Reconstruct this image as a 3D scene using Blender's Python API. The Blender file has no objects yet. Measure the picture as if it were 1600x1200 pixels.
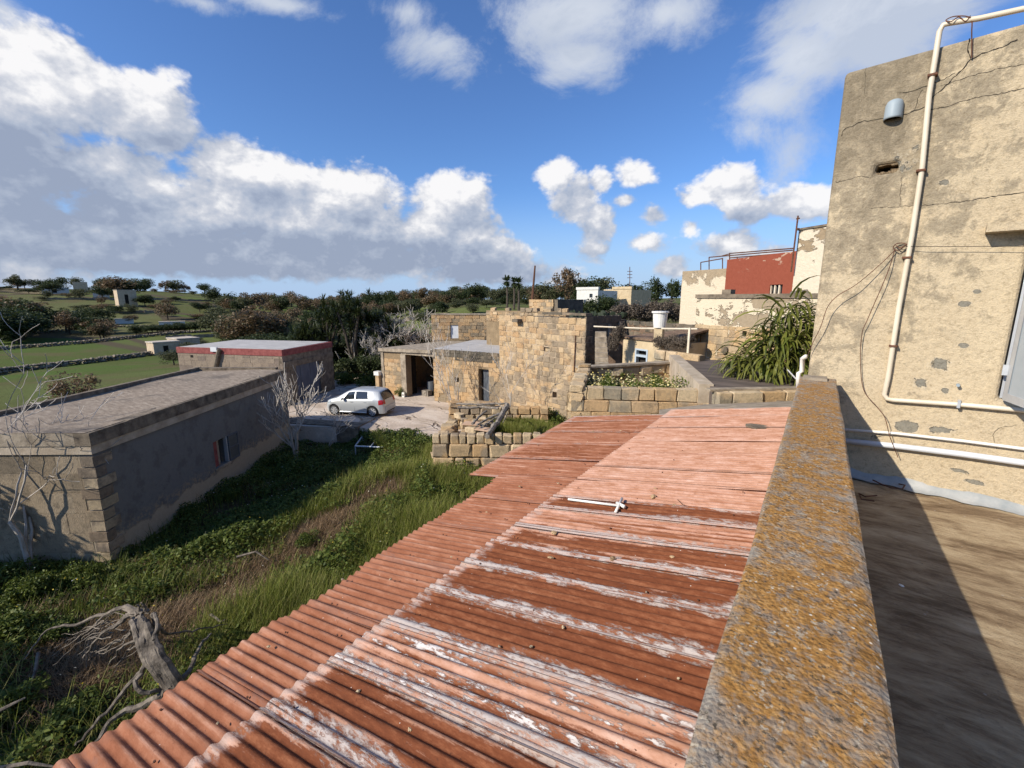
import bpy, bmesh, math, random
import numpy as np
from mathutils import Vector, Matrix
R = math.radians
random.seed(7); rng = np.random.default_rng(7)
SC = bpy.context.scene
COL = SC.collection
PI = math.pi
# ------------------------------------------------------------------ camera
FPX = 700.0; PITCH = math.atan(133/700.0); YAW = R(34.3)
EYE = np.array([0.0, 0.0, 6.0])
FWD = np.array([-math.sin(YAW)*math.cos(PITCH), math.cos(YAW)*math.cos(PITCH), -math.sin(PITCH)])
RGT = np.array([math.cos(YAW), math.sin(YAW), 0.0]); UPV = np.cross(RGT, FWD)
cd = bpy.data.cameras.new('camera'); cam = bpy.data.objects.new('camera', cd); COL.objects.link(cam)
cd.sensor_fit = 'HORIZONTAL'; cd.sensor_width = 36.0; cd.lens = 36.0*FPX/1600.0
cd.clip_start = 0.02; cd.clip_end = 20000
cam.location = EYE; cam.rotation_euler = (PI/2-PITCH, 0, YAW)
SC.camera = cam
# ------------------------------------------------------------------ sun, exposure
SUN_TRAVEL = Vector((0.72, 1.38, -1.0)).normalized()
sd = bpy.data.lights.new('sun', 'SUN'); sd.energy = 4.6; sd.angle = R(0.5); sd.color = (1.0, 0.93, 0.82)
so = bpy.data.objects.new('sun', sd); COL.objects.link(so)
so.rotation_euler = SUN_TRAVEL.to_track_quat('-Z', 'Y').to_euler(); so.location = (-20, -30, 40)
SC.view_settings.view_transform = 'Standard'; SC.view_settings.look = 'None'
SC.view_settings.gamma = 1.0; SC.view_settings.use_curve_mapping = False
SC.view_settings.exposure = 0.34

# survey helpers: a line of sight met with a level plane, an upright plane or a distance
def ray(x, y): return FWD*FPX + RGT*(x-800) + UPV*(600-y)
def P(x, y, z):
    d = ray(x, y); return Vector(EYE + d*((z-6.0)/d[2]))
def PD(x, y, dist):
    d = ray(x, y); return Vector(EYE + d*(dist/math.hypot(d[0], d[1])))
def PV(x, y, p, n):
    d = ray(x, y); return Vector(EYE + d*((p[0]*n[0]+p[1]*n[1])/(d[0]*n[0]+d[1]*n[1])))
def azel(x, y):
    d = ray(x, y); return math.degrees(math.atan2(d[0], d[1])), math.degrees(math.atan2(d[2], math.hypot(d[0], d[1])))
def sstep(a, b, x):
    t = np.clip((x-a)/(b-a), 0, 1); return t*t*(3-2*t)

# ------------------------------------------------------------------ node helper
class NT:
    def __init__(s, tree):
        s.t = tree; s.t.nodes.clear()
    def n(s, typ, ins=None, **props):
        nd = s.t.nodes.new(typ)
        for k, v in props.items(): setattr(nd, k, v)
        for k, v in (ins or {}).items():
            so_ = nd.inputs[k]
            if hasattr(v, 'is_linked') or isinstance(v, bpy.types.NodeSocket): s.t.links.new(v, so_)
            else: so_.default_value = v
        return nd
    def m(s, op, a, b=0.0, c=None, clamp=False):
        ins = {0: a, 1: b}
        if c is not None: ins[2] = c
        return s.n('ShaderNodeMath', ins, operation=op, use_clamp=clamp).outputs[0]
    def v(s, op, a, b=(0, 0, 0)):
        nd = s.n('ShaderNodeVectorMath', {0: a, 1: b}, operation=op)
        return nd.outputs['Value'] if op in ('LENGTH', 'DOT_PRODUCT', 'DISTANCE') else nd.outputs[0]
    def sm(s, x, a, b):
        nd = s.n('ShaderNodeMapRange', {0: x, 1: a, 2: b, 3: 0.0, 4: 1.0}, interpolation_type='SMOOTHSTEP')
        return nd.outputs[0]
    def mix(s, f, a, b, mode='MIX'):
        nd = s.n('ShaderNodeMix', None, data_type='RGBA', blend_type=mode)
        for i, val in ((0, f), (6, a), (7, b)):
            if isinstance(val, bpy.types.NodeSocket): s.t.links.new(val, nd.inputs[i])
            elif i and not isinstance(val, (int, float)): nd.inputs[i].default_value = (*val[:3], 1)
            else: nd.inputs[i].default_value = val
        return nd.outputs[2]
    def noise(s, vec, scale, detail=4, rough=0.55, dist=0.0):
        return s.n('ShaderNodeTexNoise', {'Vector': vec, 'Scale': scale, 'Detail': detail, 'Roughness': rough, 'Distortion': dist}).outputs[0]
    def voro(s, vec, scale, feature='F1', rnd=1.0, out=0):
        return s.n('ShaderNodeTexVoronoi', {'Vector': vec, 'Scale': scale, 'Randomness': rnd}, feature=feature).outputs[out]
    def ramp(s, f, stops, interp='LINEAR'):
        nd = s.n('ShaderNodeValToRGB', {0: f}); cr = nd.color_ramp; cr.interpolation = interp
        while len(cr.elements) < len(stops): cr.elements.new(0.5)
        for e, (p, c) in zip(cr.elements, stops): e.position = p; e.color = (*c, 1)
        return nd.outputs[0]
    def xyz(s, vec): 
        nd = s.n('ShaderNodeSeparateXYZ', {0: vec}); return nd.outputs[0], nd.outputs[1], nd.outputs[2]
    def pos(s): return s.n('ShaderNodeNewGeometry').outputs['Position']
    def scl(s, vec, k): return s.v('MULTIPLY', vec, k)
    def rnd(s):
        a = s.n('ShaderNodeObjectInfo').outputs['Random']; b = s.n('ShaderNodeNewGeometry').outputs['Random Per Island']
        return s.m('FRACT', s.m('ADD', a, b))
    def uv(s): return s.n('ShaderNodeTexCoord').outputs['UV']

def material(name, fn, rough=0.85, spec=0.3, metal=0.0):
    m = bpy.data.materials.new(name); m.use_nodes = True
    t = NT(m.node_tree)
    r = fn(t)                                   # dict(color, bump, bd, rough, alpha..)
    b = t.n('ShaderNodeBsdfPrincipled', {'Roughness': r.get('rough', rough), 'Metallic': r.get('metal', metal), 'Specular IOR Level': r.get('spec', spec)})
    c = r['color']
    if isinstance(c, bpy.types.NodeSocket): t.t.links.new(c, b.inputs['Base Color'])
    else: b.inputs['Base Color'].default_value = (*c, 1)
    if 'coat' in r: b.inputs['Coat Weight'].default_value = r['coat']; b.inputs['Coat Roughness'].default_value = 0.08
    if 'trans' in r: b.inputs['Transmission Weight'].default_value = r['trans']
    if 'bump' in r:
        bn = t.n('ShaderNodeBump', {'Height': r['bump'], 'Distance': r.get('bd', 0.01), 'Strength': r.get('bs', 1.0)})
        t.t.links.new(bn.outputs[0], b.inputs['Normal'])
    out = t.n('ShaderNodeOutputMaterial')
    if 'leaf' in r:
        tl = t.n('ShaderNodeBsdfTranslucent'); t.t.links.new(c, tl.inputs[0])
        mx = t.n('ShaderNodeMixShader', {0: 0.3, 1: b.outputs[0], 2: tl.outputs[0]}); t.t.links.new(mx.outputs[0], out.inputs[0])
    else: t.t.links.new(b.outputs[0], out.inputs[0])
    return m

# ------------------------------------------------------------------ world: sky with cumulus
world = bpy.data.worlds.new('World'); SC.world = world; world.use_nodes = True
def build_world():
    t = NT(world.node_tree)
    sky = t.n('ShaderNodeTexSky', None, sky_type='NISHITA')
    sky.sun_disc = False
    sky.sun_elevation = math.asin(-SUN_TRAVEL.z); sky.sun_rotation = math.atan2(-SUN_TRAVEL.x, -SUN_TRAVEL.y)
    sky.altitude = 60; sky.air_density = 1.0; sky.dust_density = 0.5; sky.ozone_density = 2.5
    skyc = t.mix(1.0, sky.outputs[0], (0.64, 0.88, 1.24), 'MULTIPLY')
    D = t.n('ShaderNodeTexCoord').outputs['Generated']
    x, y, z = t.xyz(D)
    az = t.m('MULTIPLY', t.m('ARCTAN2', x, y), 180/PI)
    el = t.m('MULTIPLY', t.m('ARCSINE', z), 180/PI)
    q = t.n('ShaderNodeCombineXYZ', {0: az, 1: el}).outputs[0]
    def field(blobs, off=(0, 0)):
        acc = None
        for (px, py, rx, ry, w) in blobs:
            a0, e0 = azel(px, py); a1, _ = azel(px+rx, py); _, e1 = azel(px, py-ry)
            v = t.v('MULTIPLY', t.v('SUBTRACT', q, (a0-off[0], e0-off[1], 0)), (1/abs(a1-a0), 1/abs(e1-e0), 0))
            k = t.m('MULTIPLY', t.m('SUBTRACT', 1.0, t.v('LENGTH', v)), w)
            acc = k if acc is None else t.n('ShaderNodeMath', {0: acc, 1: k, 2: 0.22}, operation='SMOOTH_MAX').outputs[0]
        return acc
    puffy = [(-60, 170, 190, 150, 1), (60, 130, 110, 110, 1), (150, 150, 110, 75, .9), (225, 155, 90, 65, .9), (255, 200, 70, 50, .8), (20, 260, 170, 100, 1),
             (190, 268, 105, 48, 1), (400, 265, 120, 62, 1), (350, 240, 60, 30, .7), (540, 295, 120, 55, 1), (700, 305, 75, 50, 1),
             (250, 340, 200, 60, 1), (480, 350, 240, 80, 1), (700, 370, 110, 62, 1), (785, 400, 60, 45, .9), (100, 370, 280, 70, 1), (-100, 350, 300, 130, 1), (350, 400, 500, 48, 1.1),
             (868, 272, 34, 34, .8), (905, 315, 42, 44, .85), (930, 350, 34, 50, .85), (938, 285, 24, 24, .7), (925, 390, 34, 26, .7),
             (993, 273, 42, 28, .75), (1010, 378, 38, 24, .7), (1022, 340, 34, 24, .65), (978, 312, 26, 16, .5),
             (1095, 300, 42, 34, .8), (1140, 290, 70, 46, .9), (1175, 330, 50, 32, .7), (1080, 350, 26, 18, .55), (1155, 378, 62, 28, .7), (1205, 395, 40, 18, .5),
             (1262, 318, 80, 34, .85), (1230, 325, 50, 20, .6), (1050, 417, 30, 20, .75), (760, 430, 160, 26, .6),
             (1500, 330, 240, 90, .8), (1900, 300, 400, 160, .9), (-700, 300, 500, 220, 1)]
    wispy = [(1330, 20, 190, 90, .8), (1250, 90, 120, 90, .8), (1200, 150, 110, 70, .75), (1170, 205, 70, 45, .5), (1380, 60, 110, 80, .6), (1450, 0, 160, 60, .6),
             (1230, 240, 60, 90, .35), (900, 20, 220, 90, .75), (900, 95, 110, 55, .65), (1040, 20, 120, 80, .7), (690, 70, 90, 55, .5), (640, 20, 90, 40, .45), (430, 5, 130, 28, .6), (320, 5, 60, 20, .4),
             (860, 120, 60, 40, .4), (0, 20, 60, 40, .5), (1150, 200, 60, 40, .4)]
    grey = [(60, 300, 300, 110, .9), (0, 210, 120, 80, .6), (250, 215, 60, 30, .3), (330, 395, 420, 55, 1.2), (100, 350, 280, 80, 1.0), (600, 400, 260, 45, 1.0), (760, 425, 170, 40, .75), (-200, 300, 300, 200, 1),
            (560, 345, 110, 25, .35), (910, 405, 60, 22, .5), (1140, 400, 130, 20, .4), (870, 130, 110, 40, .4), (1015, 395, 40, 16, .4)]
    C = field(puffy); W = field(wispy); G = field(grey); CU = field(puffy, (-2.0, 3.2))
    # cauliflower noise
    nv = t.v('MULTIPLY', D, (1.0, 1.0, 1.35))
    def puffs(vec):
        wv = t.v('ADD', vec, t.v('MULTIPLY', t.v('SUBTRACT', t.n('ShaderNodeTexNoise', {'Vector': vec, 'Scale': 9.0, 'Detail': 3}).outputs[1], (.5, .5, .5)), (.09, .09, .09)))
        v1 = t.n('ShaderNodeTexVoronoi', {'Vector': wv, 'Scale': 15.0, 'Detail': 2.0, 'Roughness': .65, 'Lacunarity': 2.3}, feature='F1', normalize=True).outputs[0]
        n1 = t.noise(vec, 7.0, 8, .62)
        return t.m('ADD', t.m('MULTIPLY', t.m('SUBTRACT', .42, v1), .9), t.m('MULTIPLY', t.m('SUBTRACT', n1, .5), 1.9))
    p0 = puffs(nv)
    # light comes from behind-left and above
    sh = (-SUN_TRAVEL)
    p1 = puffs(t.v('ADD', nv, (sh.x*.012-.004, sh.y*.012, .03)))
    dens = t.m('ADD', t.m('ADD', C, -.10), t.m('MULTIPLY', p0, .95))
    aP = t.m('MULTIPLY', t.sm(dens, 0.0, 0.33), .97)
    wn = t.noise(t.v('MULTIPLY', D, (1, 1, 1.3)), 4.6, 10, .68, .35)
    wd = t.m('ADD', W, t.m('MULTIPLY', t.m('SUBTRACT', wn, .5), 2.0))
    aW = t.m('MULTIPLY', t.sm(wd, .0, .62), .92)
    light = t.m('ADD', t.m('ADD', t.m('MULTIPLY', t.m('SUBTRACT', p0, p1), 1.25), .55), t.m('MULTIPLY', t.m('SUBTRACT', C, CU), .48))
    g = t.sm(t.m('ADD', G, t.m('MULTIPLY', t.m('SUBTRACT', wn, .5), .9)), -.05, .75)
    light = t.m('SUBTRACT', light, t.m('MULTIPLY', g, .55))
    light = t.m('SUBTRACT', light, t.m('MULTIPLY', t.sm(dens, .3, 1.3), .10))
    cc = t.ramp(light, [(0.0, (.28, .33, .44)), (.32, (.38, .43, .53)), (.62, (.52, .545, .61)), (1.1, (.84, .83, .83))])
    wc = t.ramp(wn, [(.3, (.80, .84, .90)), (.62, (.55, .61, .72))])
    hz = t.sm(el, 4.5, 0.0)
    low = t.m('MULTIPLY', t.sm(el, -1.0, 1.8), 1.0)
    aP = t.m('MULTIPLY', aP, low)
    skyc = t.mix(t.m('MULTIPLY', t.sm(el, 13.0, -1.0), .9), skyc, (3.4, 4.6, 6.6))
    b1 = t.n('ShaderNodeBackground', {0: skyc, 1: .104})
    b2 = t.n('ShaderNodeBackground', {0: wc, 1: .80})
    b3 = t.n('ShaderNodeBackground', {0: cc, 1: .92})
    m1 = t.n('ShaderNodeMixShader', {0: aW, 1: b1.outputs[0], 2: b2.outputs[0]})
    m2 = t.n('ShaderNodeMixShader', {0: aP, 1: m1.outputs[0], 2: b3.outputs[0]})
    t.t.links.new(m2.outputs[0], t.n('ShaderNodeOutputWorld').inputs[0])
build_world()
world.cycles.sampling_method = 'MANUAL'; world.cycles.sample_map_resolution = 256
SC.cycles.max_bounces = 5; SC.cycles.diffuse_bounces = 3; SC.cycles.use_denoising = True
# ------------------------------------------------------------------ mesh helpers
class MB:
    def __init__(s): s.v = []; s.f = []; s.uv = None
    def add(s, verts, faces):
        o = len(s.v); s.v += [tuple(p) for p in verts]; s.f += [tuple(i+o for i in f) for f in faces]; return s
    def quad(s, a, b, c, d): return s.add([a, b, c, d], [(0, 1, 2, 3)])
    def hexa(s, p):           # 8 corners: bottom ring then top ring
        return s.add(p, [(3, 2, 1, 0), (4, 5, 6, 7), (0, 1, 5, 4), (1, 2, 6, 5), (2, 3, 7, 6), (3, 0, 4, 7)])
    def box(s, x0, x1, y0, y1, z0, z1):
        return s.hexa([(x0, y0, z0), (x1, y0, z0), (x1, y1, z0), (x0, y1, z0), (x0, y0, z1), (x1, y0, z1), (x1, y1, z1), (x0, y1, z1)])
    def fbox(s, F, u0, u1, n0, n1, z0, z1):      # box in a facade frame
        c = [F(u, n, z) for z in (z0, z1) for (u, n) in ((u0, n0), (u1, n0), (u1, n1), (u0, n1))]
        return s.hexa(c)
    def prism(s, poly, z0, z1, top=None):
        n = len(poly); vs = [(p[0], p[1], z0) for p in poly]+[(p[0], p[1], z1) for p in poly]
        return s.add(vs, [tuple(range(n))[::-1], tuple(range(n, 2*n))]+[(i, (i+1) % n, n+(i+1) % n, n+i) for i in range(n)])
    def tube(s, pts, rad, seg=6, cap=True):
        pts = [Vector(p) for p in pts]; n = len(pts)
        if not hasattr(rad, '__len__'): rad = [rad]*n
        base = len(s.v); prev = None
        for i, p in enumerate(pts):
            d = (pts[min(i+1, n-1)]-pts[max(i-1, 0)])
            d = d.normalized() if d.length > 1e-9 else Vector((0, 0, 1))
            if prev is None: a = d.cross(Vector((0, 0, 1)) if abs(d.z) < .9 else Vector((1, 0, 0))).normalized()
            else:
                a = prev-d*prev.dot(d); a = a.normalized() if a.length > 1e-6 else d.orthogonal().normalized()
            prev = a; b = d.cross(a)
            for k in range(seg):
                t = 2*PI*k/seg; s.v.append(tuple(p+(a*math.cos(t)+b*math.sin(t))*rad[i]))
        for i in range(n-1):
            for k in range(seg):
                k2 = (k+1) % seg; s.f.append((base+i*seg+k, base+i*seg+k2, base+(i+1)*seg+k2, base+(i+1)*seg+k))
        if cap: s.f.append(tuple(base+k for k in range(seg))[::-1]); s.f.append(tuple(base+(n-1)*seg+k for k in range(seg)))
        return s
    def mesh(s, name, mat, origin=(0, 0, 0), smooth=False):
        me = bpy.data.meshes.new(name); o = Vector(origin)
        me.from_pydata([tuple(Vector(v)-o) for v in s.v], [], s.f)
        if mat: me.materials.append(mat)
        if smooth: me.polygons.foreach_set('use_smooth', [True]*len(me.polygons))
        return me
def tag(o, label=None, cat=None, group=None, kind=None):
    if label: o['label'] = label
    if cat: o['category'] = cat
    if group: o['group'] = group
    if kind: o['kind'] = kind
    return o
def thing(name, loc, label, cat, group=None):
    o = bpy.data.objects.new(name, None); COL.objects.link(o); o.location = loc; o.empty_display_size = .2
    return tag(o, label, cat, group)
def wloc(o):
    v = Vector(o.location)
    while o.parent: o = o.parent; v += Vector(o.location)
    return v
def part(name, mb, mat, parent=None, smooth=False, origin=None, **tg):
    if parent is not None: org = wloc(parent)
    else: org = Vector(origin) if origin is not None else Vector((0, 0, 0))
    me = mb.mesh(name, mat, org, smooth)
    o = bpy.data.objects.new(name, me); COL.objects.link(o)
    if parent is not None: o.parent = parent
    else: o.location = org
    return tag(o, **tg)
def npmesh(name, V, Fq, mat, smooth=False):
    """fast mesh from numpy verts and equal-size faces"""
    me = bpy.data.meshes.new(name); n = len(V); m, k = Fq.shape
    me.vertices.add(n); me.vertices.foreach_set('co', V.astype(np.float32).ravel())
    me.loops.add(m*k); me.loops.foreach_set('vertex_index', Fq.astype(np.int32).ravel())
    me.polygons.add(m); me.polygons.foreach_set('loop_start', (np.arange(m)*k).astype(np.int32))
    if smooth: me.polygons.foreach_set('use_smooth', np.ones(m, bool))
    me.update(calc_edges=True); me.validate()
    if mat: me.materials.append(mat)
    return me
def link(name, me, loc=(0, 0, 0), parent=None, rotz=0, scale=None, **tg):
    o = bpy.data.objects.new(name, me); COL.objects.link(o); o.location = loc
    if rotz: o.rotation_euler = (0, 0, rotz)
    if scale is not None: o.scale = scale if hasattr(scale, '__len__') else (scale,)*3
    if parent is not None: o.parent = parent
    return tag(o, **tg)

# ------------------------------------------------------------------ materials
def M_stone(name, cols, gcol, gamt=.5, gscale=.5, wear=.35):
    def f(t):
        p = t.pos(); r = t.rnd()
        c = t.ramp(r, [(i/(len(cols)-1), k) for i, k in enumerate(cols)])
        big = t.noise(p, gscale, 5, .6)
        fine = t.noise(p, 14, 5, .7)
        mid = t.noise(p, 3.1, 5, .65)
        c = t.mix(t.m('MULTIPLY', t.sm(t.m('ADD', big, t.m('MULTIPLY', t.m('SUBTRACT', r, .5), .25)), .62-gamt*.3, .72-gamt*.25), .85), c, gcol)
        c = t.mix(t.m('MULTIPLY', t.sm(mid, .48, .68), wear), c, tuple(x*.45 for x in gcol))
        c = t.mix(1.0, c, t.ramp(fine, [(.2, (.62, .6, .58)), (.5, (1, 1, 1)), (.8, (1.25, 1.2, 1.12))]), 'MULTIPLY')
        h = t.m('ADD', t.m('MULTIPLY', fine, .6), t.noise(p, 45, 3, .6))
        return dict(color=c, bump=h, bd=.02)
    return material(name, f, .95, .15)
m_stone = M_stone('warm_limestone', [(.45, .285, .14), (.49, .335, .18), (.51, .36, .205), (.44, .27, .135), (.52, .385, .235), (.42, .28, .15)], (.25, .20, .135), .45, .7)
m_stone_g = M_stone('grey_limestone', [(.50, .35, .19), (.56, .43, .27), (.44, .33, .20), (.52, .35, .18), (.46, .29, .145)], (.30, .24, .17), .2, .9, .3)
m_stone_c = M_stone('cream_limestone', [(.52, .39, .23), (.57, .45, .29), (.50, .34, .18), (.55, .42, .27)], (.26, .23, .17), .35, .8, .3)
m_mortar = material('earth_mortar', lambda t: dict(color=t.mix(t.noise(t.pos(), 2.5, 6, .65), (.14, .10, .06), (.40, .29, .17)), bump=t.noise(t.pos(), 25, 5, .7), bd=.03), .95, .1)
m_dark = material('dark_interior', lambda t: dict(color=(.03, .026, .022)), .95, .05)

def simple(name, a, b, sc=4, rough=.8, bd=.005, bsc=None, spec=.25, metal=0.0, det=6, st=(1, 1, 1)):
    def f(t):
        p = t.v('MULTIPLY', t.pos(), st); n = t.noise(p, sc, det, .65)
        d = dict(color=t.ramp(n, [(.32, a), (.68, b)]), metal=metal)
        if bd: d['bump'] = t.noise(p, bsc or sc*6, 5, .65); d['bd'] = bd
        return d
    return material(name, f, rough, spec, metal)
m_conc = simple('weathered_concrete', (.17, .135, .095), (.45, .37, .27), 3, .92, .012)
m_conc_dark = simple('stained_concrete', (.085, .066, .048), (.27, .215, .15), 3.5, .92, .012)
m_white = simple('white_plastic', (.70, .66, .58), (.80, .77, .70), 2, .35, 0, spec=.5)
m_cream_pvc = simple('aged_cream_plastic', (.60, .50, .36), (.72, .63, .48), 2, .4, 0, spec=.4)
m_grey_pvc = simple('pale_grey_plastic', (.55, .56, .56), (.68, .68, .67), 2, .35, 0, spec=.5)
m_cowl = simple('blue_grey_plastic', (.27, .32, .34), (.33, .38, .40), 3, .5, 0)
m_rustmetal = simple('rusty_iron', (.06, .03, .02), (.18, .08, .045), 20, .9, .002)
m_black = simple('black_rubber', (.012, .012, .012), (.03, .028, .027), 20, .8, 0)
m_bark = simple('pale_bark', (.30, .26, .21), (.55, .50, .44), 9, .9, .01, st=(1, 1, .3))
m_bark_d = simple('dark_bark', (.045, .035, .027), (.12, .095, .07), 6, .95, .01)
m_oldwood = simple('sun_bleached_wood', (.10, .08, .06), (.36, .31, .25), 8, .9, .015, 30, st=(1, 1, 1))
m_tan = simple('pale_board', (.50, .32, .20), (.58, .40, .27), 3, .9, .004)
m_red = simple('red_paint', (.30, .04, .03), (.42, .07, .05), 6, .7, .003)
m_reddeep = simple('dark_red_paint', (.18, .045, .04), (.32, .10, .085), 5, .85, .004)
m_bluedoor = simple('blue_grey_paint', (.075, .085, .11), (.125, .14, .17), 3, .6, .004, st=(1, 1, .4))
m_greydoor = simple('grey_paint', (.085, .095, .105), (.13, .14, .15), 3, .6, .002)
m_alu = simple('grey_aluminium', (.42, .43, .44), (.55, .56, .56), 5, .4, 0, metal=.3)
m_glass = material('window_glass', lambda t: dict(color=(.02, .025, .03), rough=.06, spec=.8))
m_dirtyglass = material('dusty_pane', lambda t: dict(color=t.mix(t.noise(t.pos(), 6, 5), (.30, .35, .38), (.42, .46, .48)), rough=.25, spec=.6))

def f_facade(t):
    p = t.pos(); x, y, z = t.xyz(p)
    big = t.noise(p, 1.1, 7, .62, .4); mid = t.noise(p, 5.5, 11, .76, .3); fine = t.noise(p, 26, 7, .75); vf = t.noise(p, 90, 3, .6)
    # weathering: dirtier towards the top and the left corner
    w = t.m('ADD', t.m('MULTIPLY', t.m('SUBTRACT', z, 6.3), .16), t.m('MULTIPLY', t.m('SUBTRACT', .55, x), .26))
    dm = t.m('ADD', t.m('ADD', w, t.m('MULTIPLY', big, 1.0)), t.m('MULTIPLY', t.m('SUBTRACT', mid, .5), 2.3))
    cream = t.mix(t.noise(p, 2.2, 5, .6), (.60, .495, .335), (.51, .40, .255))
    c = t.mix(t.m('MULTIPLY', t.sm(dm, .38, .62), .80), cream, (.31, .255, .175))
    c = t.mix(t.m('MULTIPLY', t.sm(t.m('ADD', dm, t.m('MULTIPLY', t.m('SUBTRACT', fine, .5), .8)), .62, .95), .7), c, (.19, .155, .105))
    # lower band left of the pipe is paler, greyish plaster shows where the paint has gone
    pe = t.noise(t.v('ADD', p, (3.7, 0, 1.9)), 2.3, 8, .6)
    band = t.m('MULTIPLY', t.sm(z, 4.35, 4.6), t.sm(z, 6.35, 5.6))
    spots = None
    for (qx, qy, rx_, rz_) in ((1472, 570, .13, .10), (1440, 598, .09, .10), (1505, 540, .05, .03), (1478, 610, .06, .05), (1475, 672, .16, .05), (1420, 668, .08, .05), (1505, 475, .04, .025), (1527, 455, .03, .02), (1500, 735, .14, .05), (1530, 755, .10, .04), (1475, 285, .05, .04)):
        w_ = PV(qx, qy, (-.05, 5.2), (.16, .987)); d_ = t.v('LENGTH', t.v('MULTIPLY', t.v('SUBTRACT', p, (w_.x, w_.y, w_.z)), (1/rx_, 0, 1/rz_)))
        k_ = t.m('SUBTRACT', 1.0, d_); spots = k_ if spots is None else t.m('MAXIMUM', spots, k_)
    pv = t.m('ADD', t.m('MULTIPLY', t.m('MAXIMUM', spots, -.6), .5), t.m('MULTIPLY', t.m('SUBTRACT', pe, .5), 2.2))
    pv = t.m('ADD', pv, t.m('MULTIPLY', t.m('SUBTRACT', mid, .5), 1.0))
    pk = t.sm(pv, .17, .20)
    edge = t.m('SUBTRACT', t.sm(pv, .12, .16), pk)
    c = t.mix(t.m('MULTIPLY', pk, .9), c, t.mix(mid, (.16, .155, .13), (.27, .25, .20)))
    c = t.mix(t.m('MULTIPLY', edge, .5), c, (.66, .57, .42))
    c = t.mix(t.m('MULTIPLY', t.sm(vf, .62, .75), .35), c, (.2, .16, .11))
    c = t.mix(1.0, c, t.ramp(t.m('ADD', t.m('MULTIPLY', fine, .6), t.m('MULTIPLY', vf, .4)), [(.34, (.66, .63, .58)), (.5, (1, 1, 1)), (.66, (1.16, 1.14, 1.08))]), 'MULTIPLY')
    h = t.m('SUBTRACT', t.m('ADD', t.m('MULTIPLY', mid, .45), t.m('MULTIPLY', fine, .55)), t.m('MULTIPLY', pk, .35))
    return dict(color=c, bump=h, bd=.03)
m_facade = material('weathered_cream_plaster', f_facade, .93, .15)

def f_lichen(t):
    p = t.pos()
    a = t.noise(p, 4.5, 8, .68, .3); b = t.noise(p, 13, 8, .72); c_ = t.noise(p, 48, 5, .7); d = t.noise(t.v('ADD', p, (9, 2, 4)), 24, 6, .7)
    v = t.voro(p, 95); sp = t.voro(p, 38)
    x, y, z = t.xyz(p)
    stone = t.mix(b, (.22, .19, .15), (.42, .36, .28))
    edge = t.m('MAXIMUM', t.sm(t.m('ABSOLUTE', t.m('SUBTRACT', x, .04)), .09, .16), t.sm(y, 4.0, 5.2))
    om = t.sm(t.m('SUBTRACT', t.m('ADD', t.m('MULTIPLY', a, .65), t.m('MULTIPLY', b, .75)), t.m('MULTIPLY', edge, .12)), .49, .70)
    org = t.ramp(c_, [(.25, (.17, .08, .026)), (.5, (.35, .175, .048)), (.75, (.54, .32, .12))])
    c = t.mix(om, stone, org)
    c = t.mix(t.m('MULTIPLY', t.sm(d, .49, .60), .75), c, t.mix(c_, (.12, .095, .075), (.34, .28, .21)))
    wm = t.m('MULTIPLY', t.sm(sp, .16, .10), t.sm(a, .46, .56))
    c = t.mix(t.m('MULTIPLY', wm, .8), c, (.60, .56, .46))
    c = t.mix(t.m('MULTIPLY', t.sm(t.noise(p, 60, 4, .7), .57, .64), .8), c, (.06, .05, .035))
    c = t.mix(t.m('MULTIPLY', t.sm(t.noise(t.v('ADD', p, (5, 5, 1)), 42, 4, .7), .58, .64), .7), c, (.42, .37, .28))
    h = t.m('ADD', t.m('ADD', t.m('MULTIPLY', c_, .45), t.m('MULTIPLY', b, .35)), t.m('MULTIPLY', v, -.25))
    return dict(color=c, bump=h, bd=.012)
m_lichen = material('lichen_covered_concrete', f_lichen, .95, .1)

def f_terrace(t):
    p = t.pos(); x, y, z = t.xyz(p)
    st = t.n('ShaderNodeMapping', {'Vector': p, 'Rotation': (0, 0, R(20)), 'Scale': (1, 4, 1)}).outputs[0]
    a = t.noise(t.v('MULTIPLY', p, (1, 1.8, 1)), 1.5, 8, .66, .7); b = t.noise(st, 4.6, 10, .80, .5); c_ = t.noise(p, 34, 6, .75)
    c = t.ramp(t.m('ADD', t.m('MULTIPLY', a, .55), t.m('MULTIPLY', b, .45)), [(.37, (.12, .075, .038)), (.46, (.25, .17, .095)), (.54, (.42, .31, .18)), (.66, (.60, .47, .30))])
    c = t.mix(t.m('MULTIPLY', t.sm(c_, .58, .72), .6), c, (.10, .08, .055))
    c = t.mix(t.m('MULTIPLY', t.sm(t.voro(p, 9), .07, .04), .5), c, (.5, .45, .38))
    return dict(color=c, bump=t.m('ADD', b, c_), bd=.012)
m_terrace = material('stained_terrace_screed', f_terrace, .9, .2)
m_cove = simple('grey_sealant', (.24, .26, .26), (.42, .41, .38), 5, .8, .004)

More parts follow.
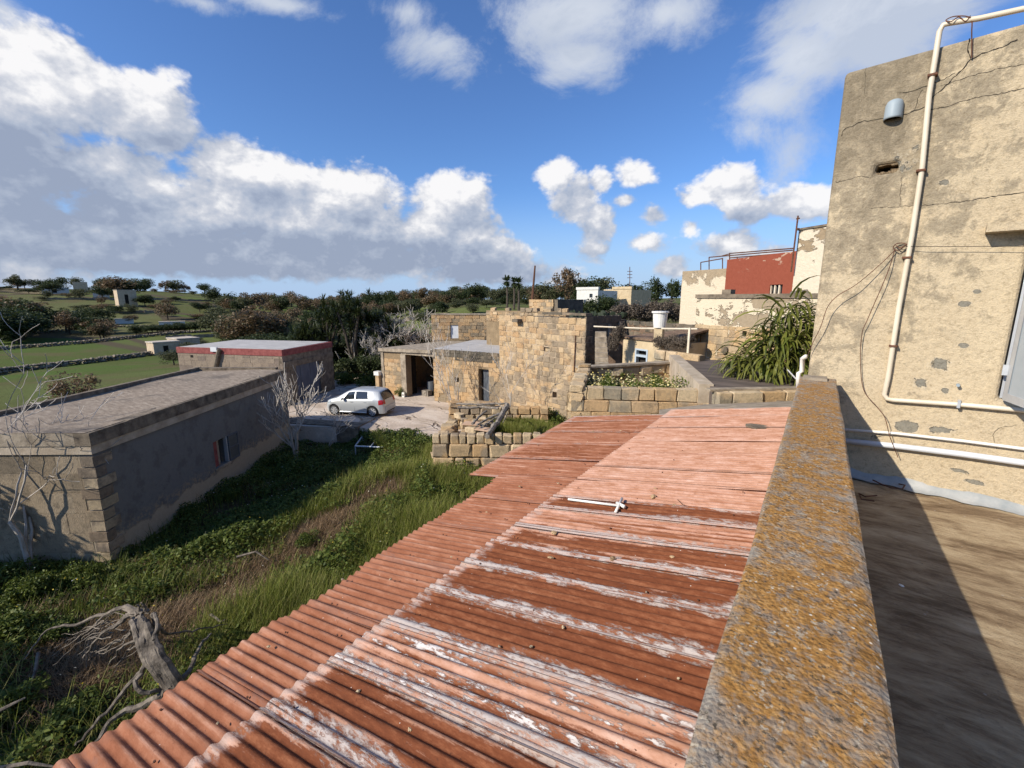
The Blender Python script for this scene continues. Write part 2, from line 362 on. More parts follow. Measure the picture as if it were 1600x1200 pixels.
PITCH_R = .056
def f_sheet(t):
    u, v, _ = t.xyz(t.uv())                       # u metres along the slope from the upper end, v metres across, local to the sheet
    oi = t.n('ShaderNodeObjectInfo').outputs['Random']
    def at(nm): return t.n('ShaderNodeAttribute', None, attribute_type='OBJECT', attribute_name=nm).outputs['Fac']
    rust, white, L, W = at('rust'), at('white'), at('length'), at('width')
    p = t.pos(); st = t.v('MULTIPLY', p, (.40, 2.9, 1)); sk = t.noise(t.v('MULTIPLY', p, (.35, 7.0, 1)), 2.6, 8, .7, .2); tone = at('tone')
    a = t.noise(st, 3.0, 8, .66, .3); b = t.noise(t.v('MULTIPLY', p, (.5, 1, 1)), 11, 7, .7); f = t.noise(p, 60, 4, .7)
    dv = t.m('MINIMUM', v, t.m('SUBTRACT', W, v)); du = t.m('MINIMUM', u, t.m('SUBTRACT', L, u))
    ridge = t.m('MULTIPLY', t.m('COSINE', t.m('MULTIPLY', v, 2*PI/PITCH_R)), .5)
    fn = t.noise(t.v('MULTIPLY', p, (.55, 1.8, 1)), 30, 6, .75)
    # rusted heart of the sheet, painted edges, long streaks down the slope
    inner = t.m('MULTIPLY', t.sm(dv, .01, .08), t.sm(du, .0, .14))
    rm = t.m('ADD', t.m('MULTIPLY', inner, .28), t.m('ADD', t.m('MULTIPLY', t.m('SUBTRACT', a, .5), .8), t.m('MULTIPLY', t.m('SUBTRACT', sk, .5), 1.1)))
    rm = t.m('ADD', rm, t.m('MULTIPLY', t.m('SUBTRACT', fn, .5), .5))
    rm = t.sm(t.m('ADD', t.m('ADD', rm, rust), t.m('MULTIPLY', ridge, -.16)), .42, .56)
    pm = t.m('ADD', t.m('MULTIPLY', b, .45), t.m('ADD', t.m('MULTIPLY', a, .25), t.m('MULTIPLY', fn, .3)))
    pink = t.ramp(pm, [(.34, (.27, .105, .055)), (.45, (.38, .18, .105)), (.54, (.51, .285, .20)), (.66, (.64, .45, .36))])
    pink = t.mix(t.m('MULTIPLY', t.m('FRACT', t.m('MULTIPLY', oi, 7.3)), .25), pink, (.50, .30, .20))
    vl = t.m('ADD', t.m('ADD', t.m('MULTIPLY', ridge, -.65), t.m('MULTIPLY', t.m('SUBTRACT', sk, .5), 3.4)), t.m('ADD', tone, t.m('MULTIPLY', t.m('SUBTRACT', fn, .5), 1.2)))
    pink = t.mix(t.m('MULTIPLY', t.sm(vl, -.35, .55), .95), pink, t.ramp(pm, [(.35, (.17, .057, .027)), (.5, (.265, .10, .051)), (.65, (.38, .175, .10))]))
    rustc = t.ramp(t.m('ADD', t.m('MULTIPLY', fn, .5), t.m('MULTIPLY', sk, .5)), [(.34, (.095, .030, .014)), (.5, (.165, .053, .023)), (.62, (.26, .10, .047)), (.72, (.42, .22, .13))])
    c = t.mix(rm, pink, rustc)
    # greyish white sealer brushed along the lap joints, flaking
    wn = t.m('ADD', t.m('MULTIPLY', t.m('SUBTRACT', b, .5), .14), t.m('ADD', t.m('MULTIPLY', t.m('SUBTRACT', a, .5), .16), t.m('MULTIPLY', t.m('SUBTRACT', fn, .5), .10)))
    dvl = t.m('ADD', v, wn); dvr = t.m('ADD', t.m('SUBTRACT', W, v), wn); dul = t.m('ADD', u, t.m('MULTIPLY', wn, 1.6)); due = t.m('ADD', t.m('SUBTRACT', L, u), t.m('MULTIPLY', wn, 1.2))
    ws = t.m('MAXIMUM', t.sm(dvl, .098, .068), t.m('MULTIPLY', t.sm(dvr, .052, .028), .85))
    ws = t.m('MAXIMUM', ws, t.m('MULTIPLY', t.sm(due, .10, .03), .5)); ws = t.m('MAXIMUM', ws, t.m('MULTIPLY', t.sm(dul, .10, .03), .75))
    flake = t.sm(t.m('ADD', t.m('MULTIPLY', fn, .6), t.m('MULTIPLY', sk, .4)), .58, .46)
    ws = t.m('MULTIPLY', t.m('MULTIPLY', ws, flake), t.m('MINIMUM', white, 1.0))
    spk = t.m('MULTIPLY', t.m('MULTIPLY', t.sm(t.m('ADD', t.m('MULTIPLY', sk, .5), t.m('MULTIPLY', t.noise(t.v('MULTIPLY', p, (.7, 2, 1)), 15, 7, .75), .5)), .52, .57), t.m('MAXIMUM', t.m('SUBTRACT', white, 1.0), 0)), 2.8)
    ws = t.m('MAXIMUM', ws, t.m('MINIMUM', spk, 1))
    wc = t.ramp(t.m('ADD', t.m('MULTIPLY', sk, .5), t.m('MULTIPLY', fn, .5)), [(.36, (.30, .26, .24)), (.48, (.46, .40, .36)), (.58, (.62, .565, .525)), (.70, (.78, .74, .70))])
    c = t.mix(ws, c, wc)
    c = t.mix(t.m('MULTIPLY', t.sm(f, .62, .70), .6), c, (.06, .025, .018))
    c = t.mix(t.m('MULTIPLY', t.sm(t.voro(p, 16), .05, .03), .8), c, (.70, .62, .54))
    c = t.mix(t.m('MULTIPLY', t.sm(t.m('MINIMUM', v, t.m('SUBTRACT', W, v)), .008, .0), .8), c, (.05, .02, .015))
    h = t.m('ADD', t.m('MULTIPLY', ws, .5), t.m('ADD', t.m('MULTIPLY', f, .35), t.m('MULTIPLY', fn, .5)))
    return dict(color=c, bump=h, bd=.005, rough=.88, spec=.1)
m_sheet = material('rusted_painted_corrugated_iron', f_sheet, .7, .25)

def f_roofc(t):
    p = t.pos(); st = t.n('ShaderNodeMapping', {'Vector': p, 'Rotation': (0, 0, R(-35)), 'Scale': (1, 4, 1)}).outputs[0]
    a = t.noise(st, 2.6, 9, .72, .2); b = t.noise(p, 18, 5, .7); g = t.noise(p, .6, 5)
    c = t.ramp(a, [(.30, (.17, .13, .095)), (.50, (.28, .22, .16)), (.70, (.42, .345, .26))])
    c = t.mix(t.m('MULTIPLY', t.sm(g, .55, .7), .6), c, (.10, .085, .07))
    return dict(color=c, bump=b, bd=.01)
m_roofc = material('streaked_roof_screed', f_roofc, .9, .2)
m_felt = simple('dark_roof_felt', (.060, .048, .040), (.155, .12, .095), 1.8, .85, .006, st=(.5, 2, 1))
m_greyroof = simple('pale_grey_roof_screed', (.36, .34, .31), (.50, .47, .43), 1.6, .85, .004)

m_palerender = simple('pale_lime_render', (.32, .25, .17), (.52, .43, .32), 2.5, .93, .012)
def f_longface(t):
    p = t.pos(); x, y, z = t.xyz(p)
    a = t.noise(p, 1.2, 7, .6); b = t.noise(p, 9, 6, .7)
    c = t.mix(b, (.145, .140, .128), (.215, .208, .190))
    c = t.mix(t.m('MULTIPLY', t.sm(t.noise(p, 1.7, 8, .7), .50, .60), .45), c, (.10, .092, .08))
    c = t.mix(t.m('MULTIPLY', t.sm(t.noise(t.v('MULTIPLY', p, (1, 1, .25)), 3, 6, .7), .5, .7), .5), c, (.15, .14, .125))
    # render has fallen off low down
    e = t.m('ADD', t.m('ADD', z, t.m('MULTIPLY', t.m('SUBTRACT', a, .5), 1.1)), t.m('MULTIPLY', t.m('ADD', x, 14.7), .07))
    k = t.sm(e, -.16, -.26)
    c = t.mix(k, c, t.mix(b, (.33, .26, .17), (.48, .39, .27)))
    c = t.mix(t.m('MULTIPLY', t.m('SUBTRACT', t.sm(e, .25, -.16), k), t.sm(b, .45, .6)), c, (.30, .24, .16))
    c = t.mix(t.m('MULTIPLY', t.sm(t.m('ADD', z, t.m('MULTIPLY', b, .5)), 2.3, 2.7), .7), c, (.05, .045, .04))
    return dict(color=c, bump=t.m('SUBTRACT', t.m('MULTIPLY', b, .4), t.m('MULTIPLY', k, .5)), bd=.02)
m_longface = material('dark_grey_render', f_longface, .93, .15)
def f_nearface(t):
    p = t.pos(); a = t.noise(p, 1.1, 7, .62); b = t.noise(p, 7, 7, .7)
    c = t.ramp(a, [(.32, (.20, .15, .10)), (.5, (.31, .245, .165)), (.68, (.44, .36, .255))])
    c = t.mix(t.m('MULTIPLY', t.sm(b, .5, .7), .5), c, (.17, .13, .09))
    return dict(color=c, bump=b, bd=.02)
m_nearface = material('worn_stone_render', f_nearface, .93, .15)

def f_court(t):
    p = t.pos(); w = t.v('ADD', p, t.v('MULTIPLY', t.v('SUBTRACT', t.n('ShaderNodeTexNoise', {'Vector': p, 'Scale': .8, 'Detail': 3}).outputs[1], (.5, .5, .5)), (1.3, 1.3, 0)))
    st = t.n('ShaderNodeMapping', {'Vector': w, 'Rotation': (0, 0, R(28)), 'Scale': (.35, 1.1, 1)}).outputs[0]
    cr = t.voro(st, .95, 'DISTANCE_TO_EDGE'); a = t.noise(st, 1.2, 7, .65); b = t.noise(p, 9, 6, .7)
    c = t.ramp(a, [(.33, (.38, .30, .22)), (.5, (.54, .44, .345)), (.68, (.66, .57, .465))])
    ck = t.m('MULTIPLY', t.sm(cr, .035, .008), t.sm(t.noise(p, .9, 3), .46, .56))
    c = t.mix(t.m('MULTIPLY', ck, .8), c, (.14, .10, .07))
    c = t.mix(t.m('MULTIPLY', t.sm(b, .56, .7), .5), c, (.27, .20, .14))
    return dict(color=c, bump=t.m('SUBTRACT', t.m('MULTIPLY', t.m('ADD', a, b), .5), ck), bd=.05)
m_court = material('bare_rock_court', f_court, .92, .15)

def f_terrain(t):
    p = t.pos(); x, y, z = t.xyz(p)
    dist = t.v('LENGTH', p)
    # garden earth close by
    e = t.ramp(t.noise(p, 2.6, 7, .66), [(.35, (.035, .028, .015)), (.55, (.085, .062, .030)), (.7, (.15, .11, .06))])
    # fields: plots of differing green, rough bands between
    st = t.n('ShaderNodeMapping', {'Vector': p, 'Rotation': (0, 0, R(58)), 'Scale': (.010, .028, 0)}).outputs[0]
    v = t.n('ShaderNodeTexVoronoi', {'Vector': st, 'Scale': 1.0, 'Randomness': .8})
    cell = t.xyz(v.outputs['Color'])[0]
    n = t.noise(t.v('MULTIPLY', p, (.12, .3, 1)), .35, 8, .7); n2 = t.noise(p, .07, 5, .6); fi = t.noise(p, 3.2, 6, .75)
    g = t.ramp(cell, [(.0, (.075, .118, .026)), (.25, (.135, .155, .045)), (.45, (.060, .092, .024)), (.62, (.165, .150, .065)), (.8, (.090, .130, .032)), (1, (.21, .155, .095))])
    g = t.mix(t.m('MULTIPLY', t.sm(n, .42, .65), .55), g, (.10, .095, .035))
    g = t.mix(t.m('MULTIPLY', t.sm(n2, .52, .66), .65), g, (.135, .105, .055))
    g = t.mix(t.m('MULTIPLY', t.sm(fi, .52, .72), .4), g, (.03, .05, .012))
    ed = t.n('ShaderNodeTexVoronoi', {'Vector': st, 'Scale': 1.0, 'Randomness': .8}, feature='DISTANCE_TO_EDGE').outputs[0]
    g = t.mix(t.m('MULTIPLY', t.sm(ed, .035, .012), t.sm(dist, 70, 120)), g, (.10, .08, .05))
    c = t.mix(t.sm(dist, 24, 30), e, g)
    return dict(color=c, bump=fi, bd=.12)
m_terrain = material('earth_and_green_fields', f_terrain, .97, .05)

def M_leaf(name, cols, rough=.6):
    def f(t):
        r = t.n('ShaderNodeNewGeometry').outputs['Random Per Island']; o = t.n('ShaderNodeObjectInfo').outputs['Random']
        c = t.ramp(t.m('ADD', t.m('MULTIPLY', r, .8), t.m('MULTIPLY', o, .2)), [(i/(len(cols)-1), k) for i, k in enumerate(cols)])
        return dict(color=c, leaf=1)
    return material(name, f, rough, .25)
m_weed = M_leaf('weed_leaves', [(.030, .050, .008), (.060, .090, .013), (.10, .135, .020), (.16, .18, .035), (.045, .068, .010)])
m_grass = M_leaf('grass_blades', [(.095, .125, .016), (.16, .195, .026), (.24, .26, .042), (.29, .26, .09), (.115, .15, .022)])
m_dry = M_leaf('dry_grass', [(.20, .12, .06), (.32, .21, .11), (.40, .28, .16), (.16, .095, .05), (.12, .12, .035)])
m_flower_y = M_leaf('yellow_petals', [(.70, .48, .03), (.75, .6, .12)])
m_flower_w = M_leaf('white_petals', [(.72, .70, .60), (.8, .75, .5)])
m_leaf_dark = M_leaf('dark_tree_leaves', [(.022, .034, .012), (.040, .058, .018), (.068, .084, .028), (.045, .055, .02)])
m_leaf_brown = M_leaf('russet_tree_leaves', [(.13, .085, .045), (.20, .13, .07), (.25, .165, .095), (.11, .095, .045), (.08, .08, .035)])
m_leaf_olive = M_leaf('olive_tree_leaves', [(.06, .075, .03), (.095, .105, .045), (.135, .13, .065), (.075, .085, .035)])
m_strap = M_leaf('strap_leaves', [(.075, .10, .016), (.14, .165, .026), (.21, .21, .045), (.05, .07, .014), (.18, .155, .04)], .45)
m_yucca = M_leaf('dark_strap_leaves', [(.012, .022, .006), (.028, .042, .01), (.05, .06, .015), (.018, .028, .008)], .5)
m_pad = M_leaf('cactus_pads', [(.03, .045, .03), (.05, .065, .04), (.04, .055, .03)], .6)
m_twig = M_leaf('dry_twigs', [(.13, .10, .075), (.20, .16, .12), (.09, .07, .05)], .8)

# ------------------------------------------------------------------ terrain
def THt(x, y):
    x = np.asarray(x, float); y = np.asarray(y, float)
    r = np.hypot(x, y); az = np.degrees(np.arctan2(x, y))
    left = sstep(-38, -58, az)*(az > -140) + sstep(-178, -138, az)*(az <= -140)
    near = -0.85 + .75*sstep(-14.5, -11.5, x)*sstep(5, 9.5, y)
    court = -0.12
    nz = near + (court-near)*sstep(12.2, 13.4, y+(x+17)*.35)*sstep(-24, -21, x)
    nz = nz + (court-nz)*sstep(18, 20, y)
    far = left*(-4.2*sstep(26, 110, r) + sstep(165, 430, r)*12.0*sstep(-52, -74, az)*(1-.5*sstep(-84, -100, az)) + sstep(160, 300, r)*4.5) \
        + (1-left)*(4.4*sstep(30, 85, r) + 3.0*sstep(-25, -5, az)*sstep(60, 200, r))
    far = far - .12
    bump = .35*np.sin(x*.05+1)*np.cos(y*.043)*sstep(50, 120, r) + 1.2*np.sin(x*.011)*np.sin(y*.013+2)*sstep(150, 400, r)
    k = sstep(23, 34, r)
    z = nz*(1-k)+far*k + bump
    z = z + sstep(600, 2500, r)*(-6)
    return z
def build_terrain():
    rr = np.concatenate([[0.0], np.geomspace(2.0, 9000, 190)]); na = 420
    aa = np.linspace(-PI, PI, na, endpoint=False)
    Rr, Aa = np.meshgrid(rr[1:], aa, indexing='ij')
    X = Rr*np.sin(Aa); Y = Rr*np.cos(Aa); Z = THt(X, Y)
    V = np.stack([X.ravel(), Y.ravel(), Z.ravel()], 1)
    n = len(rr)-1
    i, j = np.meshgrid(np.arange(n-1), np.arange(na), indexing='ij'); j2 = (j+1) % na
    Fq = np.stack([(i*na+j).ravel(), (i*na+j2).ravel(), ((i+1)*na+j2).ravel(), ((i+1)*na+j).ravel()], 1)[:, ::-1]
    me = npmesh('ground', V, Fq, m_terrain, True)
    link('ground', me, kind='structure')
build_terrain()
def TH(x, y): return float(THt(x, y))

# ------------------------------------------------------------------ masonry
def stone_mesh(name, mat, seed, jit=.08, bev=.12):
    r = random.Random(seed); bm = bmesh.new(); bmesh.ops.create_cube(bm, size=1.0)
    bmesh.ops.bevel(bm, geom=bm.edges[:], offset=bev, segments=1, affect='EDGES', profile=.5)
    for v in bm.verts: v.co += Vector((r.uniform(-jit, jit), r.uniform(-jit, jit), r.uniform(-jit, jit)))*.5
    bmesh.ops.triangulate(bm, faces=bm.faces[:])
    me = bpy.data.meshes.new(name); bm.to_mesh(me); bm.free(); me.materials.append(mat); return me
_stonecache = {}
def stones_for(mat, jit, bev):
    k = (mat.name, jit, bev)
    if k not in _stonecache: _stonecache[k] = [stone_mesh('stone', mat, i*13+int(jit*100), jit, bev) for i in range(7)]
    return _stonecache[k]
def frame(O, d):
    d = Vector((d[0], d[1], 0)).normalized(); nrm = Vector((d.y, -d.x, 0))   # outward = right hand of d
    O = Vector(O)
    return d, nrm, (lambda u, n, z: tuple(O+d*u+nrm*n+Vector((0, 0, z-O.z)) if False else Vector((O.x, O.y, 0))+d*u+nrm*n+Vector((0, 0, z))))
def masonry(parent, O, d, L, z0, z1, mat, rowh=.27, wr=(.32, .62), depth=.1, proud=.012, holes=(), jit=.06, bev=.09, topfn=None, limit=290, joint=.008, seed=1, botfn=None, name='stone', raggedness=0.0, skip=0.0, rowjit=.12, tilt=.01):
    """lays blocks in courses on the face of a wall running from O along d"""
    r = random.Random(seed); dv, nv, Fm = frame(O, d); ang = math.atan2(dv.y, dv.x)
    ms = stones_for(mat, jit, bev); out = []
    z = z0
    while z < z1-.04:
        h = rowh*(1+r.uniform(-rowjit, rowjit)); 
        if z1-(z+h) < rowh*.35: h = z1-z
        u = -r.uniform(0, .2) if not raggedness else 0
        while u < L-.02:
            w = r.uniform(*wr); u1 = min(u+w, L)
            if L-u1 < wr[0]*.4: u1 = L
            a, b = max(u, 0), u1
            segs = [(a, b)]
            for (h0, h1, g0, g1) in holes:
                if z+h > g0+.02 and z < g1-.02:
                    ns = []
                    for (s0, s1) in segs:
                        if s1 <= h0 or s0 >= h1: ns.append((s0, s1)); continue
                        if s0 < h0: ns.append((s0, h0))
                        if s1 > h1: ns.append((h1, s1))
                    segs = ns
            for (s0, s1) in segs:
                if s1-s0 < .05: continue
                uc = (s0+s1)/2; top = z+h
                if topfn and (z+h*.5) > topfn(uc)+r.uniform(-raggedness, raggedness): continue
                if botfn and top < botfn(uc): continue
                if skip and r.random() < skip: continue
                out.append((uc, z+h/2, s1-s0-joint, h-joint, proud*r.uniform(.1, 1.6)))
            u = u1
        z += h
    objs = []
    for k, (uc, zc, w, h, pr) in enumerate(out):
        c = Vector(Fm(uc, pr-depth/2, zc)); objs.append((c, w, h, r.randrange(len(ms)), r.uniform(-tilt, tilt), r.random() < .5))
    objs.sort(key=lambda o: (o[0]-Vector(EYE)).length)
    base = wloc(parent)
    for (c, w, h, k, ti, fl) in objs[:limit]:
        o = bpy.data.objects.new(name, ms[k]); COL.objects.link(o); o.parent = parent; o.location = c-base
        o.rotation_euler = (0, ti, ang+(PI if fl else 0)); o.scale = (w, depth, h)
    if len(objs) > limit: 
        vs, fs = [], []
        for (c, w, h, k, ti, fl) in objs[limit:]:
            me = ms[k]; Mx = Matrix.Translation(c-base) @ Matrix.Rotation(ang, 4, 'Z') @ Matrix.Diagonal((w, depth, h, 1)); o = len(vs)
            vs += [tuple(Mx @ v.co) for v in me.vertices]; fs += [tuple(i+o for i in p.vertices) for p in me.polygons]
        me = bpy.data.meshes.new(name+'_rest'); me.from_pydata(vs, [], fs); me.materials.append(mat)
        ob = link('stonework', me, parent=parent, kind='stuff')
    return Fm, out
def core(parent, name, Fm, L, z0, z1, n0, n1, mat, holes=()):
    """solid wall with real openings, built from boxes round them"""
    us = sorted({0, L, *[h[0] for h in holes], *[h[1] for h in holes]}); zs = sorted({z0, z1, *[h[2] for h in holes], *[h[3] for h in holes]})
    us = [u for u in us if 0 <= u <= L]; zs = [z for z in zs if z0 <= z <= z1]
    verts = {}; V = []; Fc = []
    def vid(u, n, z):
        k = (round(u, 4), round(n, 4), round(z, 4))
        if k not in verts: verts[k] = len(V); V.append(Fm(u, n, z))
        return verts[k]
    def solid(i, j):
        if i < 0 or j < 0 or i >= len(us)-1 or j >= len(zs)-1: return False
        uc, zc = (us[i]+us[i+1])/2, (zs[j]+zs[j+1])/2
        return not any(h[0] < uc < h[1] and h[2] < zc < h[3] for h in holes)
    for i in range(len(us)-1):
        for j in range(len(zs)-1):
            if not solid(i, j): continue
            a, b, c, d = us[i], us[i+1], zs[j], zs[j+1]
            Fc.append((vid(a, n1, c), vid(b, n1, c), vid(b, n1, d), vid(a, n1, d)))
            Fc.append((vid(b, n0, c), vid(a, n0, c), vid(a, n0, d), vid(b, n0, d)))
            if not solid(i-1, j): Fc.append((vid(a, n0, c), vid(a, n1, c), vid(a, n1, d), vid(a, n0, d)))
            if not solid(i+1, j): Fc.append((vid(b, n1, c), vid(b, n0, c), vid(b, n0, d), vid(b, n1, d)))
            if not solid(i, j-1): Fc.append((vid(a, n0, c), vid(b, n0, c), vid(b, n1, c), vid(a, n1, c)))
            if not solid(i, j+1): Fc.append((vid(a, n1, d), vid(b, n1, d), vid(b, n0, d), vid(a, n0, d)))
    mb = MB(); mb.v = V; mb.f = Fc
    return part(name, mb, mat, parent)
# ------------------------------------------------------------------ courtyard
cpoly = [(-27, 9.9), (-20.6, 11.15), (-17.7, 12.9), (-15.2, 13.15), (-13.2, 13.7), (-12.2, 15.2), (-11.4, 17.0), (-8.0, 17.4), (-6, 19), (-6, 27), (-28, 27), (-30, 19)]
def court():
    r = random.Random(3); pts = []
    for i, a in enumerate(cpoly):
        b = cpoly[(i+1) % len(cpoly)]; n = 8 if 1 <= i <= 6 else 2
        for k in range(n):
            f = k/n; j = .10 if 1 <= i <= 6 and k else 0
            pts.append((a[0]+(b[0]-a[0])*f+r.uniform(-j, j), a[1]+(b[1]-a[1])*f+r.uniform(-j, j)))
    bm = bmesh.new(); vs = [bm.verts.new((x, y, 0)) for x, y in pts]; f = bm.faces.new(vs)
    ret = bmesh.ops.extrude_face_region(bm, geom=[f]); 
    for v in [g for g in ret['geom'] if isinstance(g, bmesh.types.BMVert)]: v.co.z = -1.1
    bmesh.ops.recalc_face_normals(bm, faces=bm.faces[:])
    me = bpy.data.meshes.new('courtyard'); bm.to_mesh(me); bm.free(); me.materials.append(m_court)
    link('courtyard_paving', me, kind='structure')
court()

# ------------------------------------------------------------------ the house on the right and its terrace
def house():
    O = Vector((-.05, 5.2, 4.35)); dv = Vector((.987, -.16, 0)).normalized()
    t = thing('house', (O.x, O.y, 0), 'tall cream plastered house wall with cracks and white pipes on the right', 'house')
    _, nv, Fm = frame(O, dv)
    L = 6.0; zt = 7.93
    def U(px, py):
        w = PV(px, py, (O.x, O.y), (nv.x, nv.y)); return (w-O).dot(dv), w.z
    wu0 = 1.285; wz0 = 5.22; wz1 = 6.47
    nu0, nz0 = U(1367, 272); nu1, nz1 = U(1405, 252)
    holes = [(wu0, wu0+1.3, wz0, wz1), (nu0, nu1, nz0-.005, nz1)]
    # body of the storey
    w = core(t, 'wall', Fm, L, 0.0, zt, -.30, 0, m_facade, holes)
    md = w.modifiers.new('edge', 'BEVEL'); md.width = .035; md.segments = 3; md.angle_limit = R(60)
    part('side_wall', MB().fbox(Fm, 0.005, .3, -8, -.302, -.8, zt-.004), m_facade, t)
    part('back_wall', MB().fbox(Fm, .31, L, -8, -7.7, -.8, zt-.006), m_facade, t)
    part('roof', MB().fbox(Fm, .302, L, -7.698, -.303, 7.5, 7.7), m_roofc, t)
    part('niche_back', MB().fbox(Fm, nu0-.05, nu1+.05, -.34, -.302, nz0-.1, nz1+.1), m_dark, t)
    # broken brick edge in the niche
    k = MB(); r = random.Random(4)
    for i in range(9):
        u = nu0+(nu1-nu0)*i/9; k.fbox(Fm, u, u+.025, -.16, -.03, nz0-.004, nz0+r.uniform(.006, .03))
    for i in range(9):
        u = nu0+(nu1-nu0)*i/9; k.fbox(Fm, u, u+.025, -.16, -.03, nz1-r.uniform(.004, .018), nz1+.004)
    part('broken_edge', k, m_mortar, t)
    # window with frame, panes and shutter leaf
    wf = MB(); z0, z1, u0, u1 = wz0+.01, wz1-.01, wu0+.01, wu0+1.29
    wf.fbox(Fm, u0, u0+.05, -.14, -.05, z0, z1); wf.fbox(Fm, u1-.05, u1, -.14, -.05, z0, z1)
    wf.fbox(Fm, u0+.05, u1-.05, -.14, -.05, z0, z0+.05); wf.fbox(Fm, u0+.05, u1-.05, -.14, -.05, z1-.05, z1); wf.fbox(Fm, .5*(u0+u1)-.025, .5*(u0+u1)+.025, -.138, -.052, z0+.05, z1-.05)
    fr = part('window_frame', wf, m_alu, t)
    for a, b in ((u0+.05, .5*(u0+u1)-.025), (.5*(u0+u1)+.025, u1-.05)): part('pane', MB().fbox(Fm, a, b, -.11, -.10, z0+.05, z1-.05), m_glass, fr)
    part('dark_room', MB().fbox(Fm, wu0-.1, wu0+1.4, -.36, -.302, wz0-.1, wz1+.1), m_dark, t)
    # open leaf swung out from the left jamb
    leaf = thing_part('window_leaf', t)
    hx = wu0+.02
    def LF(u, n, z): return Fm(hx+u*.30, .02+u*.95+n*.3, z)
    mb = MB()
    for a, b, c, d in ((0, .055, z0, z1), (.42, .47, z0, z1), (.055, .42, z0, z0+.06), (.055, .42, z1-.06, z1)):
        mb.hexa([LF(a, 0, c), LF(b, 0, c), LF(b, .09, c), LF(a, .09, c), LF(a, 0, d), LF(b, 0, d), LF(b, .09, d), LF(a, .09, d)])
    lo = part('window_leaf', mb, m_alu, t)
    part('pane', MB().hexa([LF(.055, .03, z0+.06), LF(.42, .03, z0+.06), LF(.42, .05, z0+.06), LF(.055, .05, z0+.06), LF(.055, .03, z1-.06), LF(.42, .03, z1-.06), LF(.42, .05, z1-.06), LF(.055, .05, z1-.06)]), m_dirtyglass, lo)
    part('hinge', MB().fbox(Fm, wu0-.01, wu0+.02, .003, .03, 5.42, 5.50), m_alu, lo)
    # ledge above the window
    part('window_ledge', MB().fbox(Fm, 1.04, 3.0, .001, .15, 6.49, 6.55), m_facade, t)
    # grey half-round vent hood
    cu, cz = U(1397, 172); mb = MB(); seg = 16; rr = .062
    ring0 = []; ring1 = []; V = []
    prof = [(cz+.072, .55), (cz+.062, .8), (cz+.035, .97), (cz-.06, 1.0), (cz-.075, 1.0)]
    for zz, s in prof:
        for i in range(seg+1):
            a = PI*i/seg; V.append(Fm(cu-math.cos(a)*rr*s, .004+math.sin(a)*rr*1.25*s, zz))
    Fc = []; n = seg+1
    for j in range(len(prof)-1):
        for i in range(seg): Fc.append((j*n+i, (j+1)*n+i, (j+1)*n+i+1, j*n+i+1))
    Fc.append(tuple(range(n)))
    mb.add(V, Fc); vh = part('vent_hood', mb, m_cowl, t, smooth=True)
    vh.modifiers.new('thick', 'SOLIDIFY').thickness = .004
    part('vent_mouth', MB().fbox(Fm, cu-.045, cu+.045, .001, .006, cz-.07, cz+.05), m_dark, t)
    # pipes
    def wp(px, py, off): u, z = U(px, py); return Fm(u, off, z)
    pts = [(1640, 5), (1600, 17), (1530, 32), (1485, 39), (1474, 42), (1468, 52), (1462, 90), (1452, 150), (1441, 265), (1425, 370), (1405, 480), (1388, 590), (1382, 615), (1386, 622), (1396, 624), (1500, 631), (1600, 640), (1700, 650), (1900, 668)]
    p1 = part('drainpipe', MB().tube([wp(x, y, .035) for x, y in pts], .019, 10), m_cream_pvc, t, smooth=True)
    for (x, y) in ((1457, 120), (1439, 268), (1417, 403), (1396, 540)):
        u, z = U(x, y); part('pipe_clamp', MB().fbox(Fm, u-.028, u+.030, .001, .060, z-.008, z+.008), m_rustmetal, p1)
    for (x, y) in ((1498, 630),):
        u, z = U(x, y); part('pipe_clamp', MB().fbox(Fm, u-.010, u+.010, .001, .062, z-.03, z+.03), m_alu, p1)
    part('thin_pipe', MB().tube([wp(x, y, .03) for x, y in ((1318, 670), (1400, 676), (1507, 688), (1600, 700), (1800, 727))], .013, 8), m_white, t, smooth=True)
    part('thick_pipe', MB().tube([wp(x, y, .045) for x, y in ((1318, 687), (1400, 695), (1507, 708), (1600, 721), (1800, 748))], .026, 10), m_grey_pvc, t, smooth=True)
    # stub of a cut pipe under the bare patches
    u, z = U(1497, 601); part('pipe_stub', MB().tube([Fm(u, 0, z), Fm(u, .05, z)], .012, 8), m_cowl, t)
    # cracks: shallow dark fissures
    cr = MB(); r = random.Random(8)
    cracks = [([(1306, 214), (1322, 200), (1338, 195), (1345, 190), (1362, 188), (1382, 184), (1400, 182), (1417, 178), (1430, 172), (1445, 168), (1458, 152), (1474, 138), (1490, 122), (1505, 108), (1517, 93), (1535, 84), (1560, 76), (1590, 62)], .0030),
              ([(1517, 93), (1512, 78), (1515, 60)], .003), ([(1405, 146), (1425, 142), (1442, 136), (1470, 126), (1492, 114)], .002), ([(1430, 172), (1434, 155), (1442, 140)], .0013),
              ([(1296, 285), (1320, 283), (1345, 274), (1358, 277)], .0016), ([(1440, 321), (1480, 318), (1520, 312), (1560, 306), (1600, 300), (1650, 292)], .0022), ([(1445, 174), (1480, 166), (1520, 153), (1560, 147), (1600, 138)], .0020), ([(1360, 325), (1400, 323), (1430, 321)], .0014),
              ([(1470, 135), (1520, 118), (1560, 108), (1600, 100), (1640, 92)], .0015), ([(1556, 700), (1552, 680), (1560, 668), (1590, 664)], .0012), ([(1409, 276), (1407, 300), (1406, 322)], .001), ([(1353, 106), (1351, 130), (1352, 150)], .0008)]
